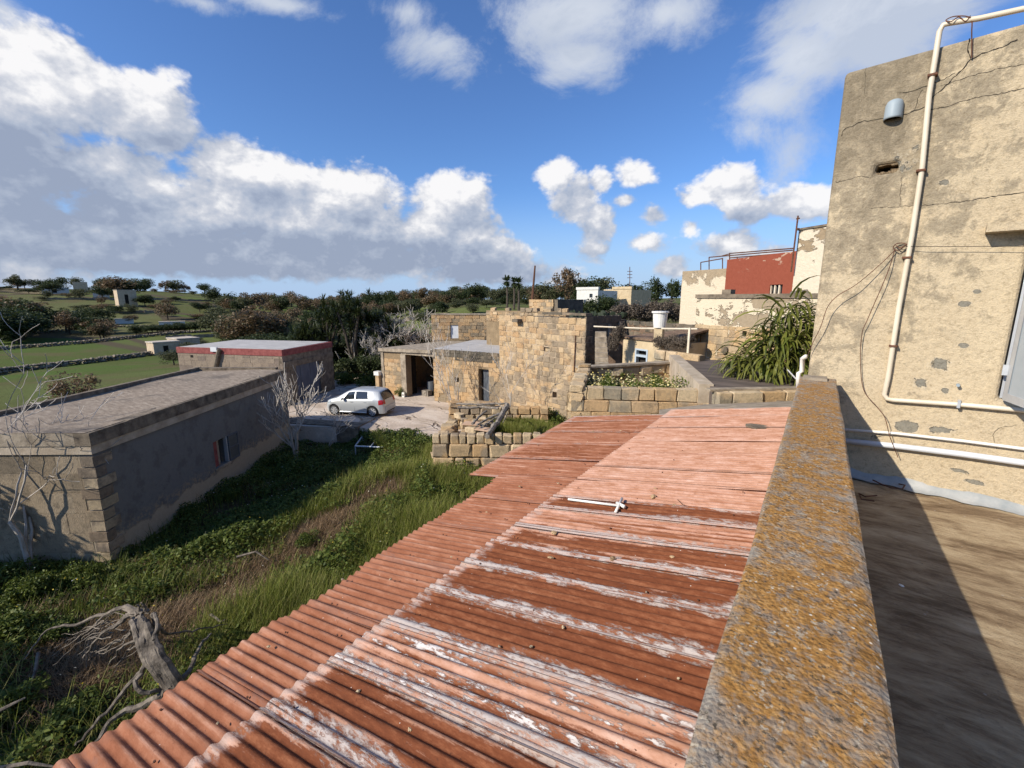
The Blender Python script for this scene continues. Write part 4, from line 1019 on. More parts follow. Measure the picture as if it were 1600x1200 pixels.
def tower():
    A = Vector((-14.04, 19.39, 0)); B = Vector((-8.38, 17.97, 0)); d = B-A; L = d.length
    t = thing('stone_tower', (A.x, A.y, 0), 'square two storey rubble stone block with two small square holes, centre of the view', 'building')
    _, n, Fm = frame(A, d)
    def U(px, py):
        w = PV(px, py, (A.x, A.y), (n.x, n.y)); return (w-A).dot(d.normalized()), w.z
    zt = 5.16
    a0, az0 = U(850, 549); a1, az1 = U(859, 543); b0, bz0 = U(863, 621); b1, bz1 = U(870, 613)
    holes = [(a0, a1, az0, az1), (b0, b1, bz0, bz1)]
    core(t, 'wall', Fm, L, -.3, zt-.05, -.5, .0, m_stone_m, holes)
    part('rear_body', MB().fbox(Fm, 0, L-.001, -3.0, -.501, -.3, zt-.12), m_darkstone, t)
    masonry(t, A, d, L, .0, zt, m_stone_t, rowh=.25, wr=(.24, .60), depth=.13, proud=.022, jit=.12, bev=.10, holes=holes, seed=31, limit=299, joint=.012, rowjit=.2, tilt=.05, raggedness=.05, topfn=lambda u: zt+.03+.16*u/L)
    # side face
    _, n2, F2 = frame(B, -n); 
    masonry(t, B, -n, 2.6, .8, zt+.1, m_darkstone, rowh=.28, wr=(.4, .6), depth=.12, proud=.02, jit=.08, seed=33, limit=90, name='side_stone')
    part('hole_infill', MB().fbox(Fm, a0+.05, a1-.03, -.12, -.04, az0+.01, az0+(az1-az0)*.7), m_stone_c, t)
    part('spout', MB().fbox(Fm, L*.24, L*.31, .0, .35, zt-.30, zt-.15), m_darkstone, t)
    part('iron_pipe', MB().tube([Fm(L*.91, .05, zt-.75), Fm(L*.905, .06, zt-2.4)], .022, 6), m_rustmetal, t)
    part('coping_stone', MB().fbox(Fm, L*.55, L+.03, -.4, .05, zt+.12, zt+.22), m_darkstone, t)
    part('timber_post', MB().fbox(F2, 1.5, 1.62, .06, .16, 1.5, zt-.3), m_oldwood, t)
    part('timber_post', MB().fbox(F2, 2.3, 2.42, .06, .16, 1.5, zt-.2), m_oldwood, t)
m_stone_m = simple('pale_lime_mortar', (.26, .19, .12), (.50, .39, .27), 3, .95, .03)
m_stone_t = M_stone('mixed_rubble_limestone', [(.46, .31, .165), (.50, .365, .215), (.52, .385, .235), (.44, .28, .145), (.49, .34, .19), (.41, .295, .18)], (.27, .215, .15), .5, .55, .6)
tower()

def back_blocks():
    # roof room behind the tower
    A = PD(827, 492, 33); B = PD(864, 492, 31); A.z = B.z = 0
    t = thing('roof_room', (A.x, A.y, 3), 'small square stone room rising behind the tower roof', 'building'); _, n, Fm = frame(A, B-A); L = (B-A).length
    zt = PD(845, 468, 32).z
    core(t, 'wall', Fm, L, 0, zt-.02, -2.5, 0, m_mortar)
    masonry(t, A, B-A, L, 4.2, zt, m_stone, rowh=.27, wr=(.35, .6), depth=.12, proud=.03, jit=.08, seed=41, limit=60)
    part('side_wall', MB().fbox(Fm, L+.001, L+.35, -2.5, -.1, 0, zt), m_darkstone, t)
    # long parapet behind
    A = PD(760, 492, 29); B = PD(885, 497, 26); A.z = B.z = 0
    t = thing('rubble_wall', (A.x, A.y, 3), 'low rubble parapet running behind the top of the tower', 'wall'); _, n, Fm = frame(A, B-A); L = (B-A).length
    part('fill', MB().fbox(Fm, 0, L, -.35, 0, 3, 5.28), m_mortar, t)
    masonry(t, A, B-A, L, 4.6, 5.45, m_stone_t, rowh=.22, wr=(.25, .5), depth=.3, proud=.03, jit=.25, seed=43, limit=120, raggedness=.12, topfn=lambda u: 5.35)
    # vacant ground with white rubble
    for i in range(14):
        p = PD(680+i*10.5+random.uniform(-3, 3), 480, 62+random.uniform(-6, 6)); z = TH(p.x, p.y)
        pebble((p.x, p.y, z+.25), random.uniform(.9, 1.8), m_pale, 'pale boulder in the line of rubble far behind the garage', 'pale boulders behind the garage', 'boulder', 'boulder')
m_pale = simple('pale_rock', (.40, .33, .25), (.60, .52, .42), 2, .9, .03)
back_blocks()

# ------------------------------------------------------------------ ruined stone enclosure with debris
def ruin():
    a = Vector((-10.98, 10.72, 0)); b = a+Vector((.68, -.05, 0))*0
    A = P(674, 682, 1.27); B = P(905, 682, 1.27); A.z = B.z = 0
    t = thing('ruined_enclosure', (A.x, A.y, 0), 'ruined dry stone enclosure with a crooked beam across it', 'ruin')
    _, n, Fm = frame(A, B-A); L = (B-A).length
    part('fill', MB().fbox(Fm, .06, L, -.34, -.10, -.6, .92), m_mortar, t)
    masonry(t, A, B-A, L, -.40, .98, m_stone_g, rowh=.33, rowjit=.25, wr=(.35, .85), depth=.42, proud=.02, jit=.10, bev=.10, seed=51, joint=.02, tilt=.015)
    # upright blocks along the top
    ms = stones_for(m_stone_g, .14, .12); r = random.Random(3); u = 0.02
    while u < L-.2:
        w = r.uniform(.24, .36); h = r.uniform(.28, .36); c = Vector(Fm(u+w/2, -.18+r.uniform(-.03, .03), .98+h/2))
        o = link('coping_stone', ms[r.randrange(7)], c-wloc(t), t, math.atan2((B-A).y, (B-A).x)+r.uniform(-.1, .1), (w*.93, .36, h)); u += w+r.uniform(0, .03)
    # side wall going back, left
    C = P(700, 646, .9); C.z = 0
    D = A
    _, n2, F2 = frame(C, D-C); L2 = (D-C).length
    part('fill', MB().fbox(F2, 0, L2-.1, -.36, -.10, -.6, .50), m_mortar, t)
    masonry(t, C, D-C, L2-.05, -.5, .95, m_stone_g, rowh=.28, wr=(.35, .7), depth=.46, proud=.02, jit=.25, bev=.12, seed=52, joint=.02, raggedness=.15, topfn=lambda u: .7+.2*u/L2, tilt=.08)
    # back wall, square blocks over rubble
    E_ = P(700, 637, 1.05); G = P(857, 637, 1.05); E_.z = G.z = 0
    G = E_+(G-E_)
    _, n3, F3 = frame(E_, G-E_); L3 = (G-E_).length
    part('fill', MB().fbox(F3, .1, L3-.05, -.36, -.10, -.6, .98), m_mortar, t)
    masonry(t, E_, G-E_, L3, -.15, 1.05, m_stone_g, rowh=.29, wr=(.28, .6), depth=.45, proud=.02, jit=.2, bev=.12, seed=53, joint=.02, raggedness=.08, topfn=lambda u: 1.03, tilt=.04)
    masonry(t, E_, G-E_, L3*.45, 1.05, 1.3, m_stone_g, rowh=.22, wr=(.5, .9), depth=.5, proud=.02, jit=.3, bev=.12, seed=54, joint=.03, skip=.3, tilt=.1, name='loose_slab')
    # heap of stones and boards in the corner
    r = random.Random(6)
    for i in range(34):
        p = P(r.uniform(700, 765), r.uniform(652, 678), .85); s = r.uniform(.22, .5)
        o = link('rubble', ms[r.randrange(7)], (p.x, p.y, r.uniform(.65, 1.0)), None, r.uniform(0, 6), (s, s*.7, s*.5)); o.rotation_euler.x = r.uniform(-.4, .4)
        tag(o, 'grey rubble block tumbled in the corner of the ruined enclosure', 'stone', 'rubble blocks in the ruined enclosure')
    for k, (q, w, h_, ang, lb) in enumerate((((738, 662), .72, .52, .4, 'upper of the two pale boards lying on the rubble heap'), ((757, 671), .66, .46, .15, 'lower of the two pale boards lying on the rubble heap'))):
        c = P(*q, 1.14-.04*k); ca, sa = math.cos(ang), math.sin(ang)
        pts = [(c.x+ca*x-sa*y, c.y+sa*x+ca*y) for x, y in ((-w/2, -h_/2), (w/2, -h_/2), (w/2*.9, h_/2), (-w/2, h_/2*.9))]
        o = part('board', MB().prism(pts, c.z, c.z+.025), m_tan, origin=c); tag(o, lb, 'board')
    # crooked tree-trunk beam
    def beam(pl, rad, label, mat=m_oldwood, name='beam', n=7, seed=1, cat='beam'):
        r = random.Random(seed); mb = MB(); pts = [P(x, y, z) for x, y, z in pl]; full = []
        for i in range(len(pts)-1):
            for k in range(5): full.append(pts[i].lerp(pts[i+1], k/5)+Vector((r.uniform(-.02, .02), r.uniform(-.02, .02), r.uniform(-.02, .02))))
        full.append(pts[-1]); rads = [rad*(1-.25*i/len(full))*r.uniform(.85, 1.15) for i in range(len(full))]
        mb.tube(full, rads, n); o = part(name, mb, mat, origin=pts[0]); tag(o, label, cat); return o
    beam([(793, 633, 1.75), (786, 645, 1.60), (778, 660, 1.5), (770, 668, 1.42), (761, 682, 1.36)], .115, 'thick crooked weathered trunk leaning across the ruined wall')
    beam([(712, 631, 1.42), (740, 632, 1.42), (792, 630, 1.45)], .05, 'long thin pole laid along the back of the ruined enclosure', seed=2)
    beam([(716, 637, 1.3), (750, 636, 1.3), (779, 638, 1.35)], .07, 'grey log lying under the long pole at the back of the ruin', seed=7)
    beam([(738, 662, 1.35), (748, 652, 1.45), (760, 642, 1.55)], .05, 'straight plank propped towards the upper left above the boards', seed=3)
    beam([(746, 664, 1.35), (762, 654, 1.48), (785, 645, 1.6)], .045, 'middle stick of the fan of old branches on the ruin', seed=4)
    beam([(754, 667, 1.4), (768, 657, 1.5), (782, 648, 1.6)], .035, 'thin stick beside the thick crooked trunk', seed=5)
    beam([(765, 652, 1.5), (776, 647, 1.55), (789, 643, 1.62)], .03, 'short pale stick on top of the crooked trunk', seed=6)
    beam([(775, 629, 1.6), (783, 634, 1.55), (788, 640, 1.5)], .03, 'short pale stick crossing the upper end of the crooked trunk', seed=8)
    beam([(786, 660, .9), (792, 648, 1.3), (797, 634, 1.8)], .022, 'slim upright stick leaning behind the crooked trunk', seed=9)
    # pit shadow slab
    pit = P(760, 643, 1.0)
ruin()

# garden bed frame
def bedframe():
    a, b, c, d = P(555, 697, -.35), P(603, 699, -.35), P(618, 684, -.3), P(567, 681, -.3)
    t = thing('metal_frame', ((a.x+c.x)/2, (a.y+c.y)/2, -.5), 'pale rusted rectangular metal frame abandoned among the weeds', 'frame')
    for p, q in ((a, b), (b, c), (c, d), (d, a)): part('rail', MB().tube([p, q], .035, 6), m_alu, t)
    part('brace', MB().tube([a.lerp(b, .5), d.lerp(c, .5)], .03, 6), m_alu, t)
    for p in (a, b, c, d): part('leg', MB().tube([p, (p.x, p.y, p.z-.4)], .03, 6), m_alu, t)
bedframe()
# ------------------------------------------------------------------ raised garden bed and low roofs, centre right
def planter():
    A = P(893, 607, 4.02); B = P(1112, 612, 4.02); C = P(1060, 561, 4.15); D = P(908, 572, 4.1)
    for q in (A, B, C, D): q.z = 0
    t = thing('raised_bed', (A.x, A.y, 3), 'walled raised bed of limestone blocks full of yellow daisies beyond the roof', 'planter')
    _, n, Fm = frame(A, B-A); L = (B-A).length
    part('fill', MB().fbox(Fm, 0, L, -.26, -.05, 2.2, 3.98), m_mortar, t)
    masonry(t, A, B-A, L, 3.78, 4.05, m_stone_c, rowh=.27, wr=(.3, .5), depth=.28, proud=.02, jit=.07, bev=.045, seed=61, joint=.010)
    masonry(t, A+n*.06, B-A, L+.1, 2.7, 3.77, m_stone_o, rowh=.265, wr=(.38, .62), depth=.2, proud=.015, jit=.05, bev=.04, seed=62, joint=.008)
    _, n2, F2 = frame(C, B-C); L2 = (B-C).length
    # right wall, rendered, sloping top
    V = []
    for z in (2.5, None):
        for (u, nn_) in ((0, 0), (L2+.05, 0), (L2+.05, -.3), (0, -.3)):
            zz = z if z is not None else (4.28 - .02*u)
            V.append(F2(u, -nn_-.02, zz))
    part('side_wall', MB().hexa(V), m_palerender, t)
    # left wall, rubble, lower towards the front
    _, n3, F3 = frame(D, A-D); L3 = (A-D).length
    part('fill', MB().fbox(F3, 0, L3, -.2, .1, 2.2, 3.9), m_mortar, t)
    masonry(t, D+n3*.05, A-D, L3+.05, 3.3, 4.2, m_stone_c, rowh=.2, wr=(.25, .5), depth=.34, proud=.02, jit=.2, bev=.1, seed=63, joint=.02, raggedness=.06, topfn=lambda u: 4.12-.02*u)
    # back wall
    _, n4, F4 = frame(D, C-D); L4 = (C-D).length
    part('back_wall', MB().fbox(F4, 0, L4, -.2, 0, 2.5, 4.02), m_mortar, t)
    masonry(t, D, C-D, L4, 3.4, 3.98, m_stone_c, rowh=.3, wr=(.3, .7), depth=.16, proud=.03, jit=.25, bev=.1, seed=64, joint=.03)
    part('coping', MB().fbox(F4, -.05, L4, -.25, .06, 4.022, 4.08), m_conc, t)
    mb = MB().prism([tuple(q[:2]) for q in (A, B, C, D)], 2.5, 3.48); part('soil', mb, m_soil, t)
    return A, B, C, D
m_soil = simple('reddish_soil', (.16, .10, .06), (.30, .20, .13), 3, .95, .03)
m_stone_o = M_stone('orange_limestone', [(.50, .32, .16), (.54, .38, .21), (.46, .27, .13), (.55, .42, .26), (.50, .34, .17)], (.27, .23, .17), .4, .7, .45)
BED = planter()

def low_roof():
    A = P(1066, 560, 4.15); B = P(1290, 570, 4.15); C = P(1290, 609, 4.15); D = P(1118, 612, 4.15)
    t = thing('low_roof', (D.x, D.y, 3), 'flat dark felt roof edged with limestone blocks below the strap leaved plant', 'roof')
    part('felt', MB().prism([tuple(q[:2]) for q in (D, C, B, A)], 3.2, 4.15), m_felt, t)
    _, n, Fm = frame(D, C-D); L = (C-D).length
    D0 = D.copy(); D0.z = 0
    masonry(t, D0+n*.14, C-D, L, 3.86, 4.16, m_stone_c, rowh=.29, wr=(.4, .72), depth=.3, proud=.02, jit=.06, bev=.045, seed=71, joint=.012)
    masonry(t, D0+n*.22-(C-D).normalized()*.25, C-D, L, 3.3, 3.85, m_stone_o, rowh=.27, wr=(.5, .9), depth=.3, proud=.02, jit=.06, bev=.04, seed=72, joint=.01)
    part('kerb', MB().fbox(Fm, -.1, L, -.22, -.03, 4.151, 4.19), m_conc, t)
    # render fillet between this wall and the corrugated sheets
    V = []; Fc = []; r = random.Random(3); pts = [(1030, 655), (1100, 652), (1150, 645), (1200, 640), (1243, 634)]; top = [(1030, 640), (1100, 632), (1150, 630), (1200, 628), (1243, 626)]
    for p, q in zip(pts, top):
        V += [tuple(RP(*p, .02)), tuple(PV(q[0], q[1], (D.x, D.y-.4), (n.x, n.y)))]
    for i in range(len(pts)-1): Fc.append((2*i, 2*i+2, 2*i+3, 2*i+1))
    o = part('render_fillet', MB().add(V, Fc), m_conc, t); o.modifiers.new('thick', 'SOLIDIFY').thickness = .05
    # chipped tile leaning on the edge
    a = PV(1213, 626, (D.x, D.y-.45), (n.x, n.y)); 
    o = part('broken_tile', MB().prism([(a.x, a.y), (a.x+.42, a.y+.05), (a.x+.40, a.y+.09), (a.x+.02, a.y+.05)], a.z-.28, a.z), m_conc_dark, origin=a); tag(o, 'broken grey tile leaning on the low roof edge near the parapet', 'tile')
    # white pipe at the end of the parapet
    q = [PD(x, y, d) for x, y, d in ((1247, 606, 5.9), (1248, 583, 5.9), (1253, 580, 5.9), (1254, 560, 5.9), (1259, 557, 5.8))]
    o = part('white_pipe', MB().tube(q, .024, 8), m_white, smooth=True, origin=q[0]); tag(o, 'short white elbow pipe rising behind the far end of the parapet', 'pipe')
    q = [PD(x, y, d) for x, y, d in ((1246, 594, 6.0), (1240, 588, 6.4), (1231, 578, 7))]
    o = part('white_cable', MB().tube(q, .008, 5), m_white, origin=q[0]); tag(o, 'thin white cable curling towards the strap leaved plant', 'cable')
low_roof()

m_patchy = None
def f_patchy(t):
    p = t.pos(); x, y, z = t.xyz(p)
    a = t.noise(t.v('MULTIPLY', p, (1, 1, 1.6)), 1.1, 8, .68, .3); b = t.noise(p, 9, 6, .7)
    st = t.mix(b, (.24, .185, .12), (.42, .33, .22))
    k = t.sm(t.m('ADD', a, t.m('MULTIPLY', t.m('SUBTRACT', b, .5), .25)), .485, .51)
    c = t.mix(k, st, t.mix(b, (.58, .48, .33), (.66, .57, .42)))
    return dict(color=c, bump=t.m('ADD', t.m('MULTIPLY', k, .7), t.m('MULTIPLY', b, .5)), bd=.04)
m_patchy = material('peeling_cream_render', f_patchy, .93, .12)
def f_patchtop(t):
    p = t.pos(); x, y, z = t.xyz(p); a = t.noise(p, .8, 7, .68); b = t.noise(p, 6, 6, .7)
    e = t.m('ADD', z, t.m('MULTIPLY', t.m('SUBTRACT', a, .5), 4.2))
    k = t.sm(e, 7.35, 7.05)
    c = t.mix(k, t.mix(b, (.26, .20, .13), (.44, .34, .22)), t.mix(b, (.60, .49, .34), (.66, .56, .41)))
    return dict(color=c, bump=t.m('ADD', k, b), bd=.05)
m_patchtop = material('cream_render_lost_at_top', f_patchtop, .93, .12)
def f_redrender(t):
    p = t.pos(); a = t.noise(t.v('MULTIPLY', p, (1, 1, 2.2)), 1.3, 7, .65); b = t.noise(p, 5, 6, .7); x, y, z = t.xyz(p)
    c = t.mix(b, (.22, .055, .03), (.30, .085, .05))
    k = t.m('MULTIPLY', t.sm(a, .60, .62), t.sm(z, 7.2, 7.8))
    c = t.mix(t.m('MULTIPLY', k, .8), c, (.5, .38, .27))
    return dict(color=c, bump=b, bd=.02)
m_redrender = material('brick_red_render', f_redrender, .9, .15)

def block_building(name, xl, dl, xr, dr, yt, zb, mat, label, cat='building', depth=4, yref=None, holes_px=(), base_mat=None):
    A = PD(xl, 467, dl); B = PD(xr, 467, dr); zt = PD(xl, yt, dl).z; A.z = B.z = 0
    t = thing(name, (A.x, A.y, zb), label, cat); _, n, Fm = frame(A, B-A); L = (B-A).length
    def U(px, py):
        w = PV(px, py, (A.x, A.y), (n.x, n.y)); return (w-A).dot((B-A).normalized()), w.z
    holes = []
    for (x0, y0, x1, y1) in holes_px:
        u0, z1 = U(x0, y0); u1, _ = U(x1, y0); _, z0 = U(x0, y1); holes.append((u0, u1, z0, z1))
    w = core(t, 'wall', Fm, L, zb, zt, -.35, 0, mat, holes)
    part('body', MB().fbox(Fm, 0.001, L-.001, -depth, -.351, zb, zt-.12), mat, t)
    return t, Fm, L, zt, U, holes, A, B
def right_blocks():
    # wall with patchy plaster above bare stone
    t, Fm, L, zt, U, h, A, B = block_building('yard_wall_block', 1089, 18.5, 1300, 16, 466, 3.2, m_patchy, 'flat topped block with peeling cream plaster over bare rubble stone behind the strap leaved plant', holes_px=((1161, 517, 1167, 525),), depth=3)
    zm = U(1150, 510)[1]
    masonry(t, A, B-A, L, 3.3, zm, m_stone_g, rowh=.27, wr=(.35, .7), depth=.12, proud=.02, jit=.12, bev=.08, seed=81, holes=[h[0], ], limit=200, joint=.015)
    part('coping', MB().fbox(Fm, -.04, L, -.4, .05, zt+.002, zt+.14), m_conc_dark, t)
    u, z = U(1134, 547); part('round_vent', MB().tube([Fm(u, .02, z), Fm(u, .10, z)], .13, 12), m_darkstone, t)
    u, z = U(1126, 463); part('roof_stone', MB().fbox(Fm, u, u+.35, -.3, -.05, zt+.142, zt+.3), m_conc_dark, t)
    # cream house, left
    t, Fm, L, zt, U, h, A, B = block_building('cream_house', 1064, 29, 1136, 27, 424, 3, m_patchtop, 'plain cream rendered house end with plaster gone at the top', depth=7)
    part('left_wall', MB().fbox(Fm, -.02, .0, -7, 0, 3, zt-.02), m_patchtop, t)
    # red house
    t, Fm, L, zt, U, h, A, B = block_building('red_house', 1131, 26.5, 1240, 23, 406, 3, m_redrender, 'brick red rendered house block with a dark barred window', holes_px=((1203, 445, 1223, 460),), depth=6)
    u0, u1, z0, z1 = h[0]
    wf = MB()
    for k in range(4): wf.fbox(Fm, u0+(u1-u0)*k/3-.035, u0+(u1-u0)*k/3+.035, -.12, -.05, z0, z1)
    part('window_frame', wf, m_cream_pvc, t, kind=None); part('window_glass', MB().fbox(Fm, u0, u1, -.2, -.16, z0, z1), m_glass, t)
    for (a, yt) in ((1095, 412), (1108, 401), (1130, 406), (1140, 395), (1152, 405)):
        pass
    # roof railing
    rl = thing('roof_railing', A, 'thin rusty pipe railing along the roofs of the cream and red houses', 'railing')
    def Q(px, py, d): return PD(px, py, d)
    for (a, b) in (((1095, 410, 29), (1129, 404, 28)), ((1108, 402, 29), (1238, 391, 24)), ((1128, 400, 28), (1139, 397, 27.5)), ((1140, 396, 27.5), (1240, 388, 24)), ((1140, 403, 27), (1238, 395, 24))): part('rail', MB().tube([Q(*a), Q(*b)], .03, 5), m_rustmetal, rl)
    for (x, y0, y1, d) in ((1095, 410, 424, 29), (1108, 402, 424, 29), (1129, 403, 424, 28), (1140, 395, 408, 27.5), (1152, 402, 406, 27)): part('post', MB().tube([Q(x, y0, d), Q(x, y1, d)], .03, 5), m_rustmetal, rl)
    # tall cream block with antenna
    t, Fm, L, zt, U, h, A, B = block_building('tall_house', 1236, 22.5, 1330, 21, 361, 3, m_patchtop2, 'tallest cream block with flaking plaster partly hidden by the big wall', depth=5)
    part('coping', MB().fbox(Fm, -.04, L, -.4, .05, zt+.002, zt+.08), m_conc_dark, t)
    a, b = PD(1236, 425, 22.3), PD(1247, 337, 22.3); an = thing('antenna', a, 'thin dark antenna pole on the corner of the tallest cream block', 'antenna')
    part('mast', MB().tube([a, b], .035, 6), m_rustmetal, an); part('element', MB().tube([PD(1244, 342, 22.3), PD(1250, 341, 22.3)], .03, 5), m_rustmetal, an); part('element', MB().tube([PD(1243, 358, 22.3), PD(1249, 357, 22.3)], .03, 5), m_rustmetal, an)
    # sloped dark sheet and little posts above the yard wall
    a, b, c, d = PD(1236, 455, 17.5), PD(1262, 452, 17.2), PD(1266, 460, 16.5), PD(1232, 461, 16.8)
    o = part('lean_to_sheet', MB().hexa([tuple(v-Vector((0, 0, .06))) for v in (d, c, b, a)]+[tuple(v) for v in (d, c, b, a)]), m_conc_dark, origin=a); tag(o, 'small sloping dark sheet under the tallest cream block', 'roof sheet')
def f_pt2(t):
    p = t.pos(); x, y, z = t.xyz(p); a = t.noise(t.v('MULTIPLY', p, (1, 1, 2)), 1.1, 7, .66); b = t.noise(p, 6, 6, .7)
    k = t.sm(t.m('ADD', a, t.m('MULTIPLY', t.m('SUBTRACT', 8.3, z), .14)), .44, .47)
    c = t.mix(k, t.mix(b, (.22, .165, .10), (.40, .30, .19)), t.mix(b, (.60, .50, .36), (.68, .59, .45)))
    return dict(color=c, bump=t.m('ADD', k, b), bd=.05)
m_patchtop2 = material('cream_render_flaking', f_pt2, .93, .12)
right_blocks()

def little_room():
    # room with blue framed door, water tub on pillar, stairs
    t, Fm, L, zt, U, h, A, B = block_building('small_room', 977, 18, 1046, 16.5, 527, 2.8, m_creamrender, 'small cream room with a blue framed dark doorway below the white water tub', holes_px=((993, 544, 1013, 572),), depth=3)
    u0, u1, z0, z1 = h[0]
    fr = MB(); fr.fbox(Fm, u0, u0+.07, -.12, .02, z0, z1).fbox(Fm, u1-.07, u1, -.12, .02, z0, z1).fbox(Fm, u0+.07, u1-.07, -.12, .02, z1-.06, z1).fbox(Fm, u0+.07, u1-.07, -.12, .02, z1-.30, z1-.22)
    part('door_frame', fr, m_paleblue, t); part('doorway_dark', MB().fbox(Fm, u0, u1, -.3, -.2, z0, z1), m_dark, t)
    # mono-pitch roof sheet
    a, b, c, d = U(977, 529), U(1046, 523), None, None
    V = [Fm(-.05, .08, zt-.03), Fm(L+.05, .08, zt-.03), Fm(L+.05, -2.9, zt+.42), Fm(-.05, -2.9, zt-.02)]; V2 = [(x, y, z+.07) for x, y, z in V]
    part('roof', MB().hexa(V+V2), m_redsoil, t)
    # pillar and tub
    p = PD(1030, 520, 16.3); z1 = PD(1030, 512, 16.3).z
    pl = thing('tub_pillar', (p.x, p.y, 3), 'short rendered pillar carrying the white water tub', 'pillar'); part('pillar_shaft', MB().box(p.x-.14, p.x+.14, p.y-.14, p.y+.14, 3, z1-.005), m_creamrender, pl)
    tb = thing('water_tub', (p.x, p.y, z1), 'white round plastic water tub with a flat rim on its pillar', 'tub')
    part('tub', MB().tube([(p.x, p.y, z1), (p.x, p.y, z1+.2), (p.x, p.y, z1+.50)], [.20, .225, .245], 20), m_white, tb, smooth=False)
    part('rim', MB().tube([(p.x, p.y, z1+.502), (p.x, p.y, z1+.56)], [.285, .285], 20), m_white, tb)
    # back wall linking: rubble, with brown dry bush boxed by rails
    A = PD(928, 520, 24); B = PD(1096, 520, 19); A.z = B.z = 0
    w = thing('rubble_wall', (A.x, A.y, 3), 'brownish rubble wall behind the small room and water tub', 'wall'); _, n, F3 = frame(A, B-A); L3 = (B-A).length
    part('fill', MB().fbox(F3, 0, L3, -.3, 0, 2, 4.88), m_redsoil, w)
    masonry(w, A, B-A, L3, 3.6, 5.0, m_darkstone, rowh=.24, wr=(.3, .6), depth=.2, proud=.02, jit=.25, bev=.1, seed=91, limit=150, joint=.03, raggedness=.1, topfn=lambda u: 4.95)
    # low block wall right of the room
    A = PD(1022, 555, 15.6); B = PD(1092, 555, 14.5); A.z = B.z = 0
    w = thing('block_wall', (A.x, A.y, 3), 'low wall of pale blocks under the dry brown bush', 'wall'); _, n, F4 = frame(A, B-A)
    zt4 = PD(1050, 550, 15).z; part('fill', MB().fbox(F4, 0, (B-A).length, -.3, -.05, 2.8, zt4-.03), m_mortar, w)
    masonry(w, A, B-A, (B-A).length, 3.2, zt4, m_stone_c, rowh=.26, wr=(.4, .8), depth=.25, proud=.02, jit=.07, seed=93, joint=.015)
    # rail and post
    r = thing('clothes_rail', PD(1083, 570, 15), 'pale horizontal rail on a post in front of the brown bush', 'rail')
    part('post', MB().fbox(frame(PD(1080, 470, 15).to_2d().to_3d(), (1, -.2))[2], 0, .06, 0, .06, 3.3, PD(1080, 512, 15).z), m_cream_pvc, r)
    part('rail', MB().tube([PD(928, 510, 18), PD(1000, 513, 17), PD(1090, 514, 15)], .03, 6), m_cream_pvc, r)
    # outdoor stairs
    s = thing('stone_stairs', PD(940, 570, 17), 'narrow worn stone stairs climbing beside the tower', 'stairs')
    for k in range(7):
        d = 17.0+k*.32; y = 567-k*8.0; a, b = PD(930, y, d), PD(951-k*.6, y, d); _, n, F5 = frame((a.x, a.y, 0), b-a)
        part('step', MB().fbox(F5, 0, (b-a).length, -.5, .02, a.z-.35, a.z), m_conc, s)
    a, b = PD(952, 522, 19.5), PD(978, 522, 19.5); _, n, F6 = frame((a.x, a.y, 0), b-a)
    part('cheek_wall', MB().fbox(F6, 0, (b-a).length, -.4, 0, 3, a.z), m_redsoil, s)
m_creamrender = simple('cream_render', (.42, .32, .19), (.58, .46, .29), 2.2, .9, .01)
m_paleblue = simple('pale_blue_paint', (.36, .42, .47), (.42, .48, .52), 5, .6, 0)
m_redsoil = simple('brown_rubble', (.13, .085, .055), (.27, .18, .12), 5, .95, .04)
little_room()

